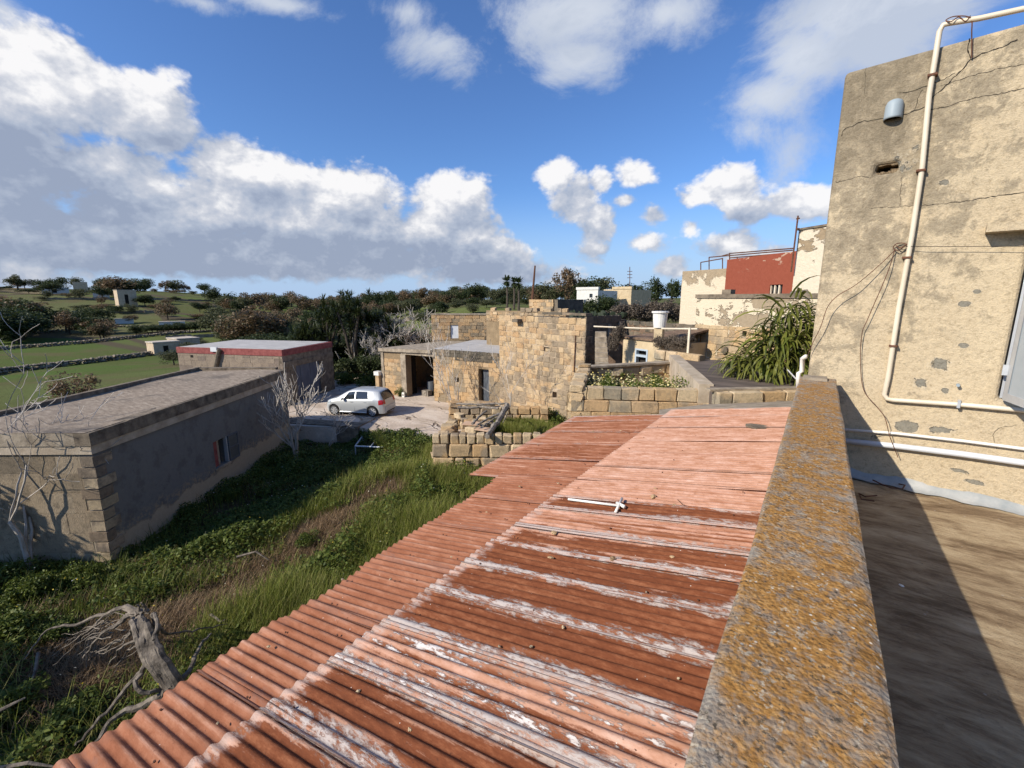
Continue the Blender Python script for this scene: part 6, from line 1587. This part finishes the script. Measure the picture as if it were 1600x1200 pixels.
def far_trees():
    r = random.Random(77)
    # skyline wood, left to right
    x = 330
    while x < 905:
        f = (x-330)/575
        kind = r.choices(['russet', 'dark', 'olive'], [.45, .2, .35] if x < 760 else [.25, .3, .45])[0]
        for row in range(2):
            d = (r.uniform(150, 190), r.uniform(230, 300))[row]; hh = r.uniform(5, 7.5) if row == 0 else r.uniform(6.5, 10)
            tree(x+r.uniform(-6, 6), d, hh, hh*r.uniform(1.0, 1.5), kind if row == 0 else r.choice(['dark', 'olive', 'russet']), {'dark': 'dark evergreen tree in the long wood along the horizon', 'russet': 'russet leaved tree in the long wood along the horizon', 'olive': 'dull olive tree in the long wood along the horizon'}[kind] if row == 0 else 'hazy tree at the back of the wood on the horizon', 'trees of the horizon wood', r)
        x += r.uniform(5.5, 10)
    # big russet clump and the trees beside it
    for i, (px, d, h, w, k, lb) in enumerate(((372, 120, 9, 11, 'russet', 'large russet tree leading the clump right of the hill'), (400, 118, 10, 12, 'russet', 'tallest russet tree of the clump in the middle distance'), (430, 122, 9, 11, 'russet', 'right hand russet tree of the clump'), (352, 128, 7, 9, 'olive', 'small olive tree at the left of the russet clump'),
            (455, 120, 7, 9, 'olive', 'olive tree between the russet clump and the dark yuccas'), (470, 105, 6, 8, 'dark', 'dark round tree behind the yuccas'), (415, 100, 4, 8, 'dark', 'low dark bush in front of the russet clump'), (385, 96, 3.5, 8, 'dark', 'dark scrub bush at the foot of the russet clump'), (440, 92, 4, 7, 'dark', 'low dark bush right of the russet clump'), (520, 115, 8.5, 12, 'dark', 'dark domed tree rising above the yuccas'),
            (885, 95, 8.5, 7, 'russet', 'tall russet tree left of the white farmhouse'), (858, 100, 6, 7, 'olive', 'short olive tree left of the tall russet one'), (905, 92, 5, 4, 'dark', 'dark tree close behind the white farmhouse'), (840, 105, 5, 8, 'russet', 'low russet tree near the crane mast'),
            (915, 105, 8, 8, 'dark', 'dark tree rising behind the white farmhouse'), (938, 110, 8, 8, 'olive', 'olive tree between the two farmhouses'), (990, 120, 7, 9, 'dark', 'dark tree right of the cream farmhouse'), (1008, 125, 5, 8, 'dark', 'low dark tree right of the cream farmhouse'), (1026, 110, 7, 5.5, 'dark', 'left of the pair of umbrella shaped trees on the skyline'), (1050, 112, 7, 6, 'dark', 'right of the pair of umbrella shaped trees on the skyline'), (750, 200, 8, 12, 'olive', 'olive tree behind the garage on the horizon'))):
        tree(px, d, h, w, k, lb, 'trees in the middle distance', r)
    # hillside
    for i in range(26):
        px = r.uniform(-40, 330); d = r.uniform(380, 420); k = r.choice(['dark', 'dark', 'olive', 'russet']); h = r.uniform(6, 10)
        tree(px, d, h, h*r.uniform(1.1, 1.7), k, 'dark tree on the crest of the hill at the left', 'trees on the hill crest', r)
    for i in range(20):
        px = r.uniform(-60, 165); d = r.uniform(150, 215); k = r.choice(['dark', 'dark', 'russet', 'olive']); h = r.uniform(6, 10)*(1.15 if px < 60 else .8)
        tree(px, d, h, h*r.uniform(1.2, 1.7), k, 'tree in the dark wood at the foot of the hill', 'trees in the wood below the hill', r)
    for i, (px, d, h, w, k, lb) in enumerate(((258, 215, 8, 9, 'russet', 'lone russet tree on the middle of the slope'), (180, 300, 12, 16, 'russet', 'big russet tree above the hillside tower'), (205, 300, 11, 14, 'dark', 'dark tree right above the hillside tower'), (160, 290, 7, 10, 'dark', 'round dark tree left of the hillside tower'), (225, 260, 6, 9, 'dark', 'dark shrub right of the hillside tower'), (310, 240, 5, 9, 'dark', 'small dark tree towards the right of the slope'), (80, 320, 7, 12, 'dark', 'dark tree beside the pale farm building'), (125, 290, 6, 9, 'olive', 'olive tree on the second terrace'), (180, 240, 4, 9, 'dark', 'low dark thicket below the hillside tower'), (340, 210, 6, 10, 'olive', 'olive tree at the right end of the slope'))):
        tree(px, d, h, w, k, lb, 'trees on the slope', r)
    for i in range(14):
        tree(205+i*8.5, 172+r.uniform(-4, 4), r.uniform(2.6, 3.6), 6, r.choice(['dark', 'dark', 'olive']), 'bush of the long dark hedge beyond the field huts', 'bushes of the dark hedge', r)
    for i in range(9):
        tree(340+i*14, 132+r.uniform(-4, 4), r.uniform(2.0, 3.0), 5, r.choice(['dark', 'olive']), 'bush of the grey green hedge below the russet clump', 'bushes below the russet clump', r)
    for i in range(60):
        tree(r.uniform(250, 860), r.uniform(70, 140), r.uniform(1.2, 2.8), r.uniform(3, 6), r.choice(['dark', 'olive', 'olive']), 'scrubby bush among the fields', 'scrubby bushes among the fields', r)
far_trees()

def garden_mounds():
    ms = [crown_mesh('foliage', m_weed, 500+i, 3600, 16, .085, .75, .45) for i in range(4)]; r = random.Random(15)
    for i, (x, y, w, h, lb) in enumerate(((60, 925, .75, .75, 'leafy mound at the foot of the bare tree by the gable'), (130, 905, .6, .6, 'leafy mound under the middle of the gable'), (190, 900, .5, .45, 'leafy mound just left of the stepped corner stones'), (20, 990, .8, .75, 'leafy mound at the left edge above the pale branch'), (90, 985, .6, .45, 'leafy mound left of the dead trunk'), (300, 800, .7, .5, 'dark mound against the base of the grey wall, nearest the corner'),
            (360, 770, .7, .55, 'dark mound below the little window'), (410, 745, .7, .6, 'dark mound right of the little window'), (470, 735, .8, .6, 'mound round the foot of the pale bare tree'), (520, 740, .7, .5, 'mound in front of the concrete retaining wall'), (420, 830, .5, .4, 'lone green mound in the middle of the garden'), (25, 1100, .7, .5, 'leafy mound at the bottom left edge'), (120, 1110, .55, .4, 'leafy mound below the trailing roots'), (480, 850, .45, .4, 'mound beside the dry grass strip'), (640, 700, .6, .45, 'mound near the abandoned metal frame'), (560, 760, .6, .45, 'mound halfway to the ruined wall'))):
        p = P(x, y, -.7); z = TH(p.x, p.y); o = link('weed_mound', ms[i % 4], (p.x, p.y, z+h*.35), None, r.uniform(0, 6), (w, w*.85, h)); tag(o, lb, 'shrub', 'leafy mounds in the garden')
garden_mounds()
def slope_scrub():
    r = random.Random(55)
    for i in range(45):
        tree(r.uniform(-30, 330), r.uniform(200, 380), r.uniform(1.8, 4.5), r.uniform(4, 10), r.choice(['dark', 'olive', 'russet', 'olive']), 'low scrub bush on the terraced slope', 'scrub bushes on the terraced slope', r)
slope_scrub()
def near_bushes():
    ms = [crown_mesh('foliage', m_weed, 300+i, 3800, 18, .07, .7, .4) for i in range(3)]; md = [crown_mesh('foliage', m_leaf_dark, 310+i, 4200, 18, .07, .7, .3) for i in range(3)]
    mt = [crown_mesh('foliage', m_twig, 320+i, 3200, 20, .09, .8, .2) for i in range(2)]
    for (q, z, w, h, m, lb, ry) in (((618, 612), 0, 1.1, .9, ms[0], 'dark green shrub between the car and the garage corner', 0), ((580, 605), 0, 1.5, 1.0, ms[1], 'leafy shrub directly behind the parked car', 0), ((628, 619), 0, .6, .6, ms[2], 'small shrub at the foot of the garage jamb', 0), ((545, 600), 0, 1.6, 1.0, ms[0], 'wide low shrub behind the bonnet of the car', 0),
            ((562, 585), 0, 1.9, 1.5, md[1], 'dark undergrowth between the block building and the garage', 0), ((600, 575), .3, 2.0, 1.8, md[0], 'dark bush at the left side wall of the garage', 0), ((540, 575), .2, 1.5, 1.5, md[2], 'dark bush behind the block building corner', 0)):
        p = P(q[0], q[1], z); o = link('shrub', m, (p.x, p.y, z+h*.4), None, random.uniform(0, 6), (w, w*.8, h)); tag(o, lb, 'shrub')
    # dark tree mass behind
    for (px, d, z, w, h, m, lb) in ((470, 42, 1.0, 2.6, 2.4, md[0], 'dark leafy mass left of the yuccas'), (500, 42, 1.6, 3.4, 3.2, md[1], 'darkest leafy mass behind the yuccas'), (560, 41, 2.0, 3.6, 3.4, md[2], 'dark leafy mass between yuccas and bare fig'), (610, 38, 2.0, 3.0, 3.0, md[0], 'dark leafy mass behind the bare fig branches'), (650, 38, 2.0, 2.4, 2.6, md[1], 'dark leafy mass beside the upper room'), (440, 43, .0, 2.0, 1.6, md[2], 'dark bush just beyond the block building roof'), (585, 34, 1.0, 2.0, 2.0, md[2], 'deep shaded thicket left of the garage roof'), (555, 35, .8, 2.0, 1.9, md[0], 'deep shaded thicket behind the block building')):
        p = PD(px, 467, d); o = link('tree_clump', m, (p.x, p.y, z), None, random.uniform(0, 6), (w, w, h)); tag(o, lb, 'tree')
    # centre right
    for (px, d, zoff, w, h, m, lb, zc) in ((905, 45, 0, 2.6, 1.6, md[0], 'left part of the dark green bush before the distant farmhouses', 486), (932, 44, 0, 2.4, 2.1, md[1], 'rounded dark green bush before the distant farmhouses', 482), (952, 44, 0, 1.4, 1.6, md[2], 'small dark bush right of the rounded one', 480)):
        p = PD(px, zc, d); o = link('shrub', m, p, None, random.uniform(0, 6), (w, w, h)); tag(o, lb, 'shrub')
    for i in range(11):
        p = PD(965+i*10.5, 487+random.uniform(-8, 4), 34+random.uniform(-3, 3)); o = link('dry_bush', mt[i % 2], p, None, random.uniform(0, 6), (1.1, 1.1, 1.1)); tag(o, 'grey leafless bush in the thicket beyond the water tub', 'bush', 'grey leafless bushes beyond the tub')
    for i in range(4):
        p = PD(1034+i*12.5, 534, 15.9+i*.0-.25*i); o = link('dry_bush', mt[i % 2], p, None, random.uniform(0, 6), (.36, .36, .40)); tag(o, 'brown dry creeper heaped behind the low block wall', 'bush', 'brown dry creeper on the block wall')
    for i in range(3):
        p = PD(957+i*6, 535-i*8, 17.2); o = link('dry_bush', mt[i % 2], p, None, random.uniform(0, 6), (.3, .3, .6)); tag(o, 'brown dry climber in the passage beside the stairs', 'bush', 'dry climbers by the stairs')
    # green tuft and daisies in the raised bed
    p = PD(923, 580, 13.5); o = link('shrub', ms[0], (p.x, p.y, 3.85), None, 0, (.42, .42, .40)); tag(o, 'bright green euphorbia bush at the left back corner of the raised bed', 'shrub')
    p = PD(966, 580, 13.7); o = link('shrub', ms[1], (p.x, p.y, 3.8), None, 1, (.32, .32, .32)); tag(o, 'small green bush against the back wall of the raised bed', 'shrub')
    A, B, C, D = BED
    def daisies(name, n, fa, fb, lab):
        a = rng.normal(fa, .11, n); b = rng.normal(fb, .16, n); k = (a > .02) & (a < .98) & (b > .04) & (b < .96); a, b = a[k], b[k]
        x = (A.x*(1-a)+B.x*a)*(1-b)+(D.x*(1-a)+C.x*a)*b; y = (A.y*(1-a)+B.y*a)*(1-b)+(D.y*(1-a)+C.y*a)*b
        z = 3.5+.42*rng.random(len(a))*(1+.3*np.sin(a*30)); V, Fq = leafcloud(np.stack([x, y, z], 1), rng.uniform(.03, .07, len(a)), 1.8, .2); t = thing('daisy_clump', (float(x.mean()), float(y.mean()), 3.5), lab, 'flowers'); o = link('leaves', npmesh('leaves', V-np.array(t.location), Fq, m_weed), parent=t)
        m = len(a)//12; zz = 3.78+.32*rng.random(m); V, Fq = leafcloud(np.stack([x[:m], y[:m], zz], 1), rng.uniform(.05, .075, m), 1.0, 2.0); link('flowers', npmesh('flowers', V-np.array(t.location), Fq, m_flower_yw), parent=t)
    daisies('l', 5200, .22, .40, 'left clump of yellow daisies in the raised bed'); daisies('r', 5200, .68, .30, 'right clump of yellow daisies in the raised bed')
    p = P(1088, 590, 3.5); o = link('dry_bush', mt[0], (p.x, p.y, 3.8), None, 2, (.42, .42, .38)); tag(o, 'grey dry bush in the right corner of the raised bed', 'bush')
    for q in ((1040, 646), (1012, 650)): p = PV(q[0], q[1]+2, (-3, 9.75), (.45, -.9)); o = link('wall_plant', ms[2], p, None, 0, (.11, .11, .09)); tag(o, 'little green plant rooted in the block wall joint, ' + ('right' if q[0] > 1020 else 'left') + ' of the two', 'plant')
m_flower_yw = M_leaf('daisy_petals', [(.80, .62, .18), (.82, .74, .42), (.78, .58, .10)])
near_bushes()

# strap leaved climber ----------------------------------------
def strap_mesh(seed, L, w, droop, mat):
    r = random.Random(seed); n = 6; V = []; Fc = []; x = 0; z = 0; a = r.uniform(.3, 1.1)
    for i in range(n+1):
        s = i/n; ww = w*(.45+.55*math.sin(PI*min(1, s*1.15+.08)))*(1-.75*max(0, s-.75)/.25) * .5
        tw = .25*math.sin(s*3+seed); V += [(x, -ww, z+tw*ww), (x, ww, z-tw*ww), (x, 0, z-ww*.35)]
        x += math.cos(a)*L/n; z += math.sin(a)*L/n; a -= droop/n*r.uniform(.7, 1.3)
    for i in range(n): q = i*3; Fc += [(q, q+3, q+5, q+2), (q+2, q+5, q+4, q+1)]
    me = MB().add(V, Fc).mesh('leaf', mat); return me
def strap_plant():
    c = PD(1218, 560, 12.2); z0 = 4.18; t = thing('strap_leaved_plant', (c.x, c.y, z0), 'big mound of long drooping yellow green strap leaves on the dark roof', 'plant')
    ms = [strap_mesh(i, random.Random(i).uniform(.65, 1.1), random.Random(i+50).uniform(.055, .09), random.Random(i+9).uniform(1.4, 2.7), m_strap) for i in range(20)]
    r = random.Random(12); side = Vector((math.cos(YAW-.5), math.sin(YAW-.5), 0)); back = Vector((-side.y, side.x, 0))
    def place(rr, big):
        a = rr.uniform(0, 2*PI); q = math.sqrt(rr.random()); hh = 1.9*(1-q**2.0)*rr.uniform(.15, 1)+.15
        off = side*(math.cos(a)*q*(.80 if big else .70)+.08)+back*(math.sin(a)*q*.60)
        if rr.random() < .12: off = side*(-.55-rr.random()*.45)+back*rr.uniform(-.4, .4); hh = rr.uniform(.10, .5)
        out = math.atan2(off.y, off.x) if rr.random() < .6 else math.atan2(-math.cos(YAW), math.sin(YAW))
        return Vector((off.x, off.y, hh)), (rr.uniform(-.4, .4), rr.uniform(-.2, .8), out+rr.uniform(-.9, .9)), rr.uniform(.7, 1.1)
    for i in range(285):
        l, e, s_ = place(r, True); o = link('leaf', ms[r.randrange(20)], l, t, 0, s_); o.rotation_euler = e
    vs, fs = [], []
    for i in range(520):
        l, e, s_ = place(r, False); l = Vector((l.x*.85, l.y*.85, l.z*.92)); from_e = Matrix.Translation(l) @ __import__('mathutils').Euler(e).to_matrix().to_4x4() @ Matrix.Scale(s_*.95, 4); me = ms[r.randrange(20)]; o = len(vs)
        vs += [tuple(from_e @ v.co) for v in me.vertices]; fs += [tuple(k+o for k in p.vertices) for p in me.polygons]
    me = bpy.data.meshes.new('inner_leaves'); me.from_pydata(vs, [], fs); me.materials.append(m_strap); link('inner_leaves', me, parent=t, kind='stuff')
strap_plant()

# yucca group --------------------------------------------------
def yuccas():
    def rosette(seed, n=46):
        r = np.random.default_rng(seed); V = []; Fc = []
        for i in range(n):
            a = r.uniform(0, 2*PI); e = r.uniform(-.7, 1.35); L = r.uniform(.45, .8); w = .028; d = np.array([math.cos(a)*math.cos(e), math.sin(a)*math.cos(e), math.sin(e)]); s = np.array([-math.sin(a), math.cos(a), 0])*w
            m = d*L*.55; tip = d*L+np.array([0, 0, -.10*L]); o = len(V); V += [tuple(-s*.6), tuple(s*.6), tuple(m+s), tuple(m-s), tuple(tip)]; Fc += [(o, o+1, o+2, o+3), (o+3, o+2, o+4)]
        return MB().add(V, Fc).mesh('rosette', m_yucca)
    rs_ = [rosette(i) for i in range(5)]; r = random.Random(4)
    for (px, d, w, h, lb) in ((505, 38, 2.2, 5.2, 'left dark yucca with many spiky heads'), (545, 37, 2.5, 6.0, 'tallest dark spiky yucca behind the block building'), (590, 37, 2.0, 5.0, 'right dark yucca beside the bare fig'), (468, 39, 1.8, 3.8, 'low spiky yucca beyond the block building roof')):
        p = PD(px, 467, d); t = thing('yucca', (p.x, p.y, 0), lb, 'tree'); tr = MB(); heads = []
        for i in range(7):
            a = r.uniform(0, 6.3); q = r.uniform(.2, 1)*w*.6; e = Vector((p.x+math.cos(a)*q, p.y+math.sin(a)*q, h*r.uniform(.5, .9))); tr.tube([(p.x+r.uniform(-.3, .3), p.y+r.uniform(-.3, .3), -.2), Vector((p.x, p.y, h*.3)).lerp(e, .5), e], [.16, .11, .08], 6); heads.append(e)
        part('trunk', tr, m_bark_d, t)
        for i in range(46):
            e = heads[i % 7]; o = Vector((r.gauss(0, .45), r.gauss(0, .45), r.gauss(.1, .5))); link('rosette', rs_[r.randrange(5)], e+o-t.location, t, r.uniform(0, 6), r.uniform(.8, 1.25))
yuccas()

# bare trees ---------------------------------------------------
def bare_tree(base, h, label, seed, mat=m_bark, lean=(0, 0), spread=.75, levels=5, r0=.07, kids=(2, 3), trunk=.35, cat='tree', name='bare_tree', curl=.25, upb=.25, group=None, minr=.006):
    r = random.Random(seed); base = Vector(base); t = thing(name, base, label, cat, group); tm_ = MB(); bm_ = MB()
    def grow(p, d, L, rad, lv, mb):
        n = 4; pts = [p]; rads = [rad]; q = p.copy(); dd = d.copy()
        for i in range(n):
            dd = (dd+Vector((r.uniform(-1, 1), r.uniform(-1, 1), r.uniform(-.6, 1)))*curl*.5+Vector((0, 0, upb*.25))).normalized(); q = q+dd*(L/n); pts.append(q.copy()); rads.append(max(rad*(1-.38*(i+1)/n), minr))
        mb.tube(pts, rads, 6 if lv == 0 else (5 if rad > .02 else 3))
        if lv >= levels: return
        for k in range(r.randint(*kids)+(1 if lv == 0 else 0)):
            j = n if k == 0 else r.randint(1, n); ax = dd.orthogonal().normalized(); ax.rotate(Matrix.Rotation(r.uniform(0, 6.3), 3, dd)); nd = (dd+ax*r.uniform(.5, 1.2)*spread).normalized()
            grow(pts[j], nd, L*r.uniform(.62, .88), max(rads[j]*.66, minr), lv+1, bm_)
    d0 = Vector((lean[0], lean[1], 1)).normalized(); grow(base-Vector((0, 0, .2)), d0, h*trunk, r0, 0, tm_)
    part('trunk', tm_, mat, t); part('branches', bm_, mat, t); return t
b = P(462, 722, -.75)
bare_tree((b.x, b.y, -.85), 4.2, 'pale bare tree at the far end of the dark grey wall', 5, r0=.10, spread=.8, levels=5, kids=(2, 3), trunk=.36, minr=.013, upb=.5)
b = P(520, 700, -.6); bare_tree((b.x-.5, b.y, -.7), 2.4, 'low sprawling bare branches reaching right in front of the concrete wall', 14, r0=.045, lean=(.9, -.1), spread=1.0, levels=4, trunk=.4, upb=.05, minr=.008)
b = P(48, 900, -.9); bare_tree((b.x, b.y, -1.0), 3.3, 'bare curly branched tree in front of the gable at the left edge', 21, r0=.075, levels=5, spread=1.05, trunk=.55, curl=.5, minr=.008)
b = P(709, 643, 0); bare_tree((b.x, b.y, 0), 3.4, 'slender bare sapling standing in the yard before the garage', 31, r0=.04, levels=4, spread=.55, trunk=.5, minr=.010)
b = P(716, 643, 0); bare_tree((b.x, b.y, 0), 3.1, 'thinner companion sapling just right of the one before the garage', 33, r0=.03, levels=3, spread=.5, trunk=.5, minr=.010)
b = P(796, 652, .5); bare_tree((b.x, b.y, .3), 3.0, 'thin pale stem rising in front of the tower behind the crooked beam', 37, r0=.035, levels=3, spread=.8, trunk=.55, minr=.009)
for i, (px, d, h, lb) in enumerate(((640, 37, 6.0, 'large bare fig beside the upper room'), (612, 38, 5.6, 'bare fig left of the large one'), (662, 36.5, 5.4, 'bare fig touching the upper room wall'), (590, 36, 4.4, 'low bare fig above the garage corner'))):
    p = PD(px, 467, d); bare_tree((p.x, p.y, 0.2), h, lb, 60+i, r0=.10, levels=5, spread=1.1, kids=(3, 3), trunk=.30, minr=.014)
b = P(571, 590, 0); bare_tree((b.x, b.y, 0), 3.0, 'slim pale tree standing behind the car', 71, r0=.05, levels=3, spread=.9, trunk=.6, minr=.012)
for i, (px, d, h, lb) in enumerate(((175, 21.5, 3.2, 'tallest pale sapling behind the long flat roof'), (205, 22.5, 3.8, 'right hand forked sapling behind the long flat roof'), (235, 24, 3.2, 'sapling nearest the block building'), (140, 21, 2.7, 'short sapling left of the tallest one'), (100, 21, 3.0, 'pale branches among the cactus pads'), (60, 20.5, 2.8, 'pale arching branch at the left edge above the roof'), (20, 20, 2.9, 'leftmost pale branches above the roof'))):
    p = PD(px, 467, d); z = TH(p.x, p.y); bare_tree((p.x, p.y, z), h*.86, lb, 80+i, r0=.045, levels=4, spread=.6, trunk=.38, minr=.010, upb=.45)
# brown bush and cactus beyond the long roof
def cactus():
    r = random.Random(8); bm = bmesh.new(); bmesh.ops.create_icosphere(bm, subdivisions=2, radius=.5); 
    for v in bm.verts: v.co = Vector((v.co.x*(1.0+v.co.z*.25), v.co.y*.16, v.co.z*1.3))
    me = bpy.data.meshes.new('pad'); bm.to_mesh(me); bm.free(); me.materials.append(m_pad)
    for g, (px, d, n, w, h, lb) in enumerate(((20, 25, 110, 2.6, 2.3, 'grey green prickly pear at the left edge beyond the long roof'), (90, 25, 90, 2.0, 1.9, 'second prickly pear right of the leftmost one'))):
        p = PD(px, 467, d); z = TH(p.x, p.y); t = thing('prickly_pear', (p.x, p.y, z), lb, 'cactus')
        for i in range(n):
            a = r.uniform(0, 6.3); q = math.sqrt(r.random()); o = link('pad', me, (math.cos(a)*q*w, math.sin(a)*q*w, h*(1-q*q*.6)*r.uniform(.3, 1)), t, r.uniform(0, 6.3), r.uniform(.32, .5)); o.rotation_euler = (r.uniform(-.5, .5), r.uniform(-.8, .8), r.uniform(0, 6.3))
    for i in range(2):
        p = PD(88+i*12, 467, 30); z = TH(p.x, p.y); o = link('dry_bush', crown_mesh('twigs', m_leaf_brown, 400+i, 2500, 14, .07, 1, .2), (p.x, p.y, z+1.5), None, 0, (1.5, 1.5, 1.7)); tag(o, 'reddish brown bush beyond the cactus, ' + ['left', 'right'][i] + ' half', 'bush')
    # cactus thicket behind the little room
    for i in range(3):
        p = PD(885+i*32, 500, 30); z = 3.4; t = thing('prickly_pear', (p.x, p.y, z), ['blue grey cactus thicket just right of the tower top', 'middle cactus thicket behind the stairs', 'cactus thicket behind the small room roof'][i], 'cactus')
        for k in range(80): a = r.uniform(0, 6.3); q = r.random(); o = link('pad', me, (math.cos(a)*q*1.3, math.sin(a)*q*1.0, r.uniform(.4, 1.7)), t, 0, r.uniform(.22, .36)); o.rotation_euler = (r.uniform(-.5, .5), r.uniform(-.8, .8), r.uniform(0, 6.3))
cactus()

def palms():
    r = random.Random(5)
    for (px, d, ytop, lb) in ((792, 75, 440, 'left of the three distant fan palms'), (803, 78, 442, 'middle of the three distant fan palms'), (810, 74, 443, 'right of the three distant fan palms')):
        g = PD(px, 467, d); z0 = TH(g.x, g.y); zt = PD(px, ytop, d).z; t = thing('palm_tree', (g.x, g.y, z0), lb, 'palm'); part('trunk', MB().tube([(g.x, g.y, z0-.5), (g.x+.1, g.y, (z0+zt)/2), (g.x, g.y, zt)], [.2, .16, .15], 6), m_bark_d, t)
        V = []; Fc = []
        for i in range(110):
            a = r.uniform(0, 6.3); e = r.uniform(-1.3, 1.2); L = r.uniform(.8, 1.3); dd = Vector((math.cos(a)*math.cos(e), math.sin(a)*math.cos(e), math.sin(e))); s = Vector((-math.sin(a), math.cos(a), 0))*.13; c = Vector((g.x, g.y, zt+.1)); o = len(V); m = c+dd*L*.7
            V += [tuple(c), tuple(m+s), tuple(c+dd*L), tuple(m-s)]; Fc.append((o, o+1, o+2, o+3))
        part('fronds', MB().add(V, Fc), m_leaf_dark, t)
palms()

# dead uprooted trunk in the garden ----------------------------
def dead_trunk():
    r = random.Random(2); Q = lambda x, y, z: P(x, y, z)
    c = Q(235, 1010, .2); t = thing('dead_tree', (c.x, c.y, -.8), 'twisted grey dead trunk with trailing roots by the edge of the iron roof', 'dead tree')
    def strand(pl, ra, rb, jit=.02, seg=6, nm='root'):
        pts = [Q(*p) for p in pl]; full = []
        for i in range(len(pts)-1):
            p0, p1, p2, p3 = pts[max(i-1, 0)], pts[i], pts[i+1], pts[min(i+2, len(pts)-1)]
            for k in range(5): s = k/5; full.append(.5*((2*p1)+(p2-p0)*s+(2*p0-5*p1+4*p2-p3)*s*s+(3*p1-p0-3*p2+p3)*s**3)+Vector((r.uniform(-jit, jit), r.uniform(-jit, jit), r.uniform(-jit, jit))))
        full.append(pts[-1]); n = len(full); part(nm, MB().tube(full, [ra+(rb-ra)*i/n for i in range(n)], seg), m_deadwood, t)
    # trunk as a bundle of twisted ribs
    for i in range(9):
        o = (i-4)*3.0; ph = i*.7
        strand([(285+o*.6+6*math.sin(ph), 1100, -.5), (262+o+5*math.sin(ph+1), 1062, -.1), (238+o*.9+6*math.sin(ph+2), 1030, .25), (226+o*.8+5*math.sin(ph+3), 995, .5), (218+o+4*math.sin(ph), 962+abs(o)*.6, .7)], .085, .05, .012, 7, 'trunk_rib')
    for pl, ra, rb in (([(220, 958, .7), (205, 960, .65), (185, 975, .5), (160, 990, .3), (130, 1028, -.2)], .06, .012), ([(215, 960, .72), (190, 950, .7), (165, 960, .5), (150, 975, .3)], .045, .01), ([(222, 957, .74), (200, 948, .75), (170, 957, .55), (120, 975, .2), (75, 985, 0), (38, 1030, -.3)], .05, .008),
                       ([(218, 962, .7), (206, 985, .5), (192, 1000, .2), (150, 1020, -.1)], .035, .01), ([(238, 960, .7), (246, 985, .5), (232, 1020, .3), (222, 1050, .1), (210, 1068, 0), (225, 1082, -.1), (262, 1076, -.2)], .045, .03), ([(218, 1050, 0), (190, 1085, -.3), (150, 1130, -.5), (118, 1165, -.6)], .04, .015),
                       ([(262, 1082, -.2), (225, 1100, -.4), (180, 1120, -.5), (150, 1160, -.6)], .07, .03), ([(278, 1072, -.2), (300, 1040, -.2), (312, 1010, -.3), (330, 990, -.4)], .05, .015), ([(240, 975, .5), (262, 990, .2), (310, 985, -.2), (355, 975, -.5)], .03, .008), ([(232, 1010, .4), (215, 1008, .4), (200, 1015, .2)], .03, .008), ([(214, 1000, .4), (190, 1012, .2), (170, 1040, -.2)], .025, .006), ([(230, 955, .75), (225, 948, .85), (222, 942, .95)], .03, .006), ([(222, 955, .75), (212, 946, .9)], .03, .006), ([(240, 958, .7), (244, 975, .7), (240, 1000, .6)], .03, .02)):
        strand(pl, ra, rb)
    for i in range(22):
        x0, y0 = r.uniform(150, 240), r.uniform(955, 1010); strand([(x0, y0, .3), (x0-r.uniform(15, 40), y0+r.uniform(-5, 25), .1), (x0-r.uniform(35, 80), y0+r.uniform(20, 65), -.3)], .012, .004, .02, 4, 'rootlet')
    # loose fallen branches
    for i, (pl, lb) in enumerate(((((60, 1020, -.4), (55, 1050, -.5), (45, 1075, -.6)), 'pale stick standing in the weeds left of the dead trunk'), (((0, 1110, -.4), (20, 1100, -.35), (40, 1090, -.3)), 'pale fallen branch at the left edge of the weeds'), (((370, 870, -.5), (400, 862, -.4), (420, 875, -.6)), 'curved pale twig on the dry grass'), (((0, 1200, -.5), (45, 1192, -.4), (85, 1198, -.5)), 'pale log at the bottom left corner'), (((330, 960, -.6), (345, 972, -.55), (352, 968, -.5)), 'forked twig on the dry patch right of the dead trunk'))):
        pts = [Q(*p) for p in pl]; o = part('fallen_branch', MB().tube(pts, [.03, .025, .012], 6), m_deadwood, origin=pts[0]); tag(o, lb, 'branch')
m_deadwood = simple('weathered_dead_wood', (.05, .04, .03), (.27, .225, .175), 6, .9, .012, 40, st=(1, 1, 1))
dead_trunk()

# unseen trees added past the left edge to shade the gable and garden
def shade_trees():
    for i, (x, y, h, w) in enumerate(((-18.8, -3.2, 5.4, 3.6), (-14.5, -7.0, 6.6, 4.6), (-22, -2.2, 5.0, 3.0))):
        t = thing('tree', (x, y, TH(x, y)), ['leafy tree left of the garden, nearest the gable', 'leafy tree left of the garden, nearest the shed', 'leafy tree beyond the gable, farthest left'][i], 'tree')
        link('trunk', tm, (0, 0, 0), t, i, (h*.9, h*.9, h*.8)); link('crown', crown_mesh('crown', m_leaf_olive, 700+i, 1500, 18, .10, .8, .3), (0, 0, h*.6), t, i, (w*.75, w*.75, h*.5))
shade_trees()

# look-alikes in short rows are told apart by their order from the left
def order_labels():
    by = {}
    for o in COL.objects:
        if o.parent is None and 'label' in o and 'group' in o: by.setdefault(o['label'], []).append(o)
    words = ['leftmost', 'second from the left', 'third from the left', 'fourth from the left', 'fifth from the left', 'sixth from the left', 'seventh from the left', 'eighth from the left', 'ninth from the left', 'tenth from the left', 'eleventh from the left', 'twelfth from the left', 'thirteenth from the left', 'fourteenth from the left']
    for lb, os_ in by.items():
        if not 1 < len(os_) <= 14: continue
        os_.sort(key=lambda o: math.atan2(o.location.x, o.location.y))
        for k, o in enumerate(os_):
            w = 'rightmost' if k == len(os_)-1 else words[k]
            base = lb.split(); keep = 16-len(w.split())
            o['label'] = (' '.join(base[:keep]) if len(base) > keep else lb)+', '+w
order_labels()
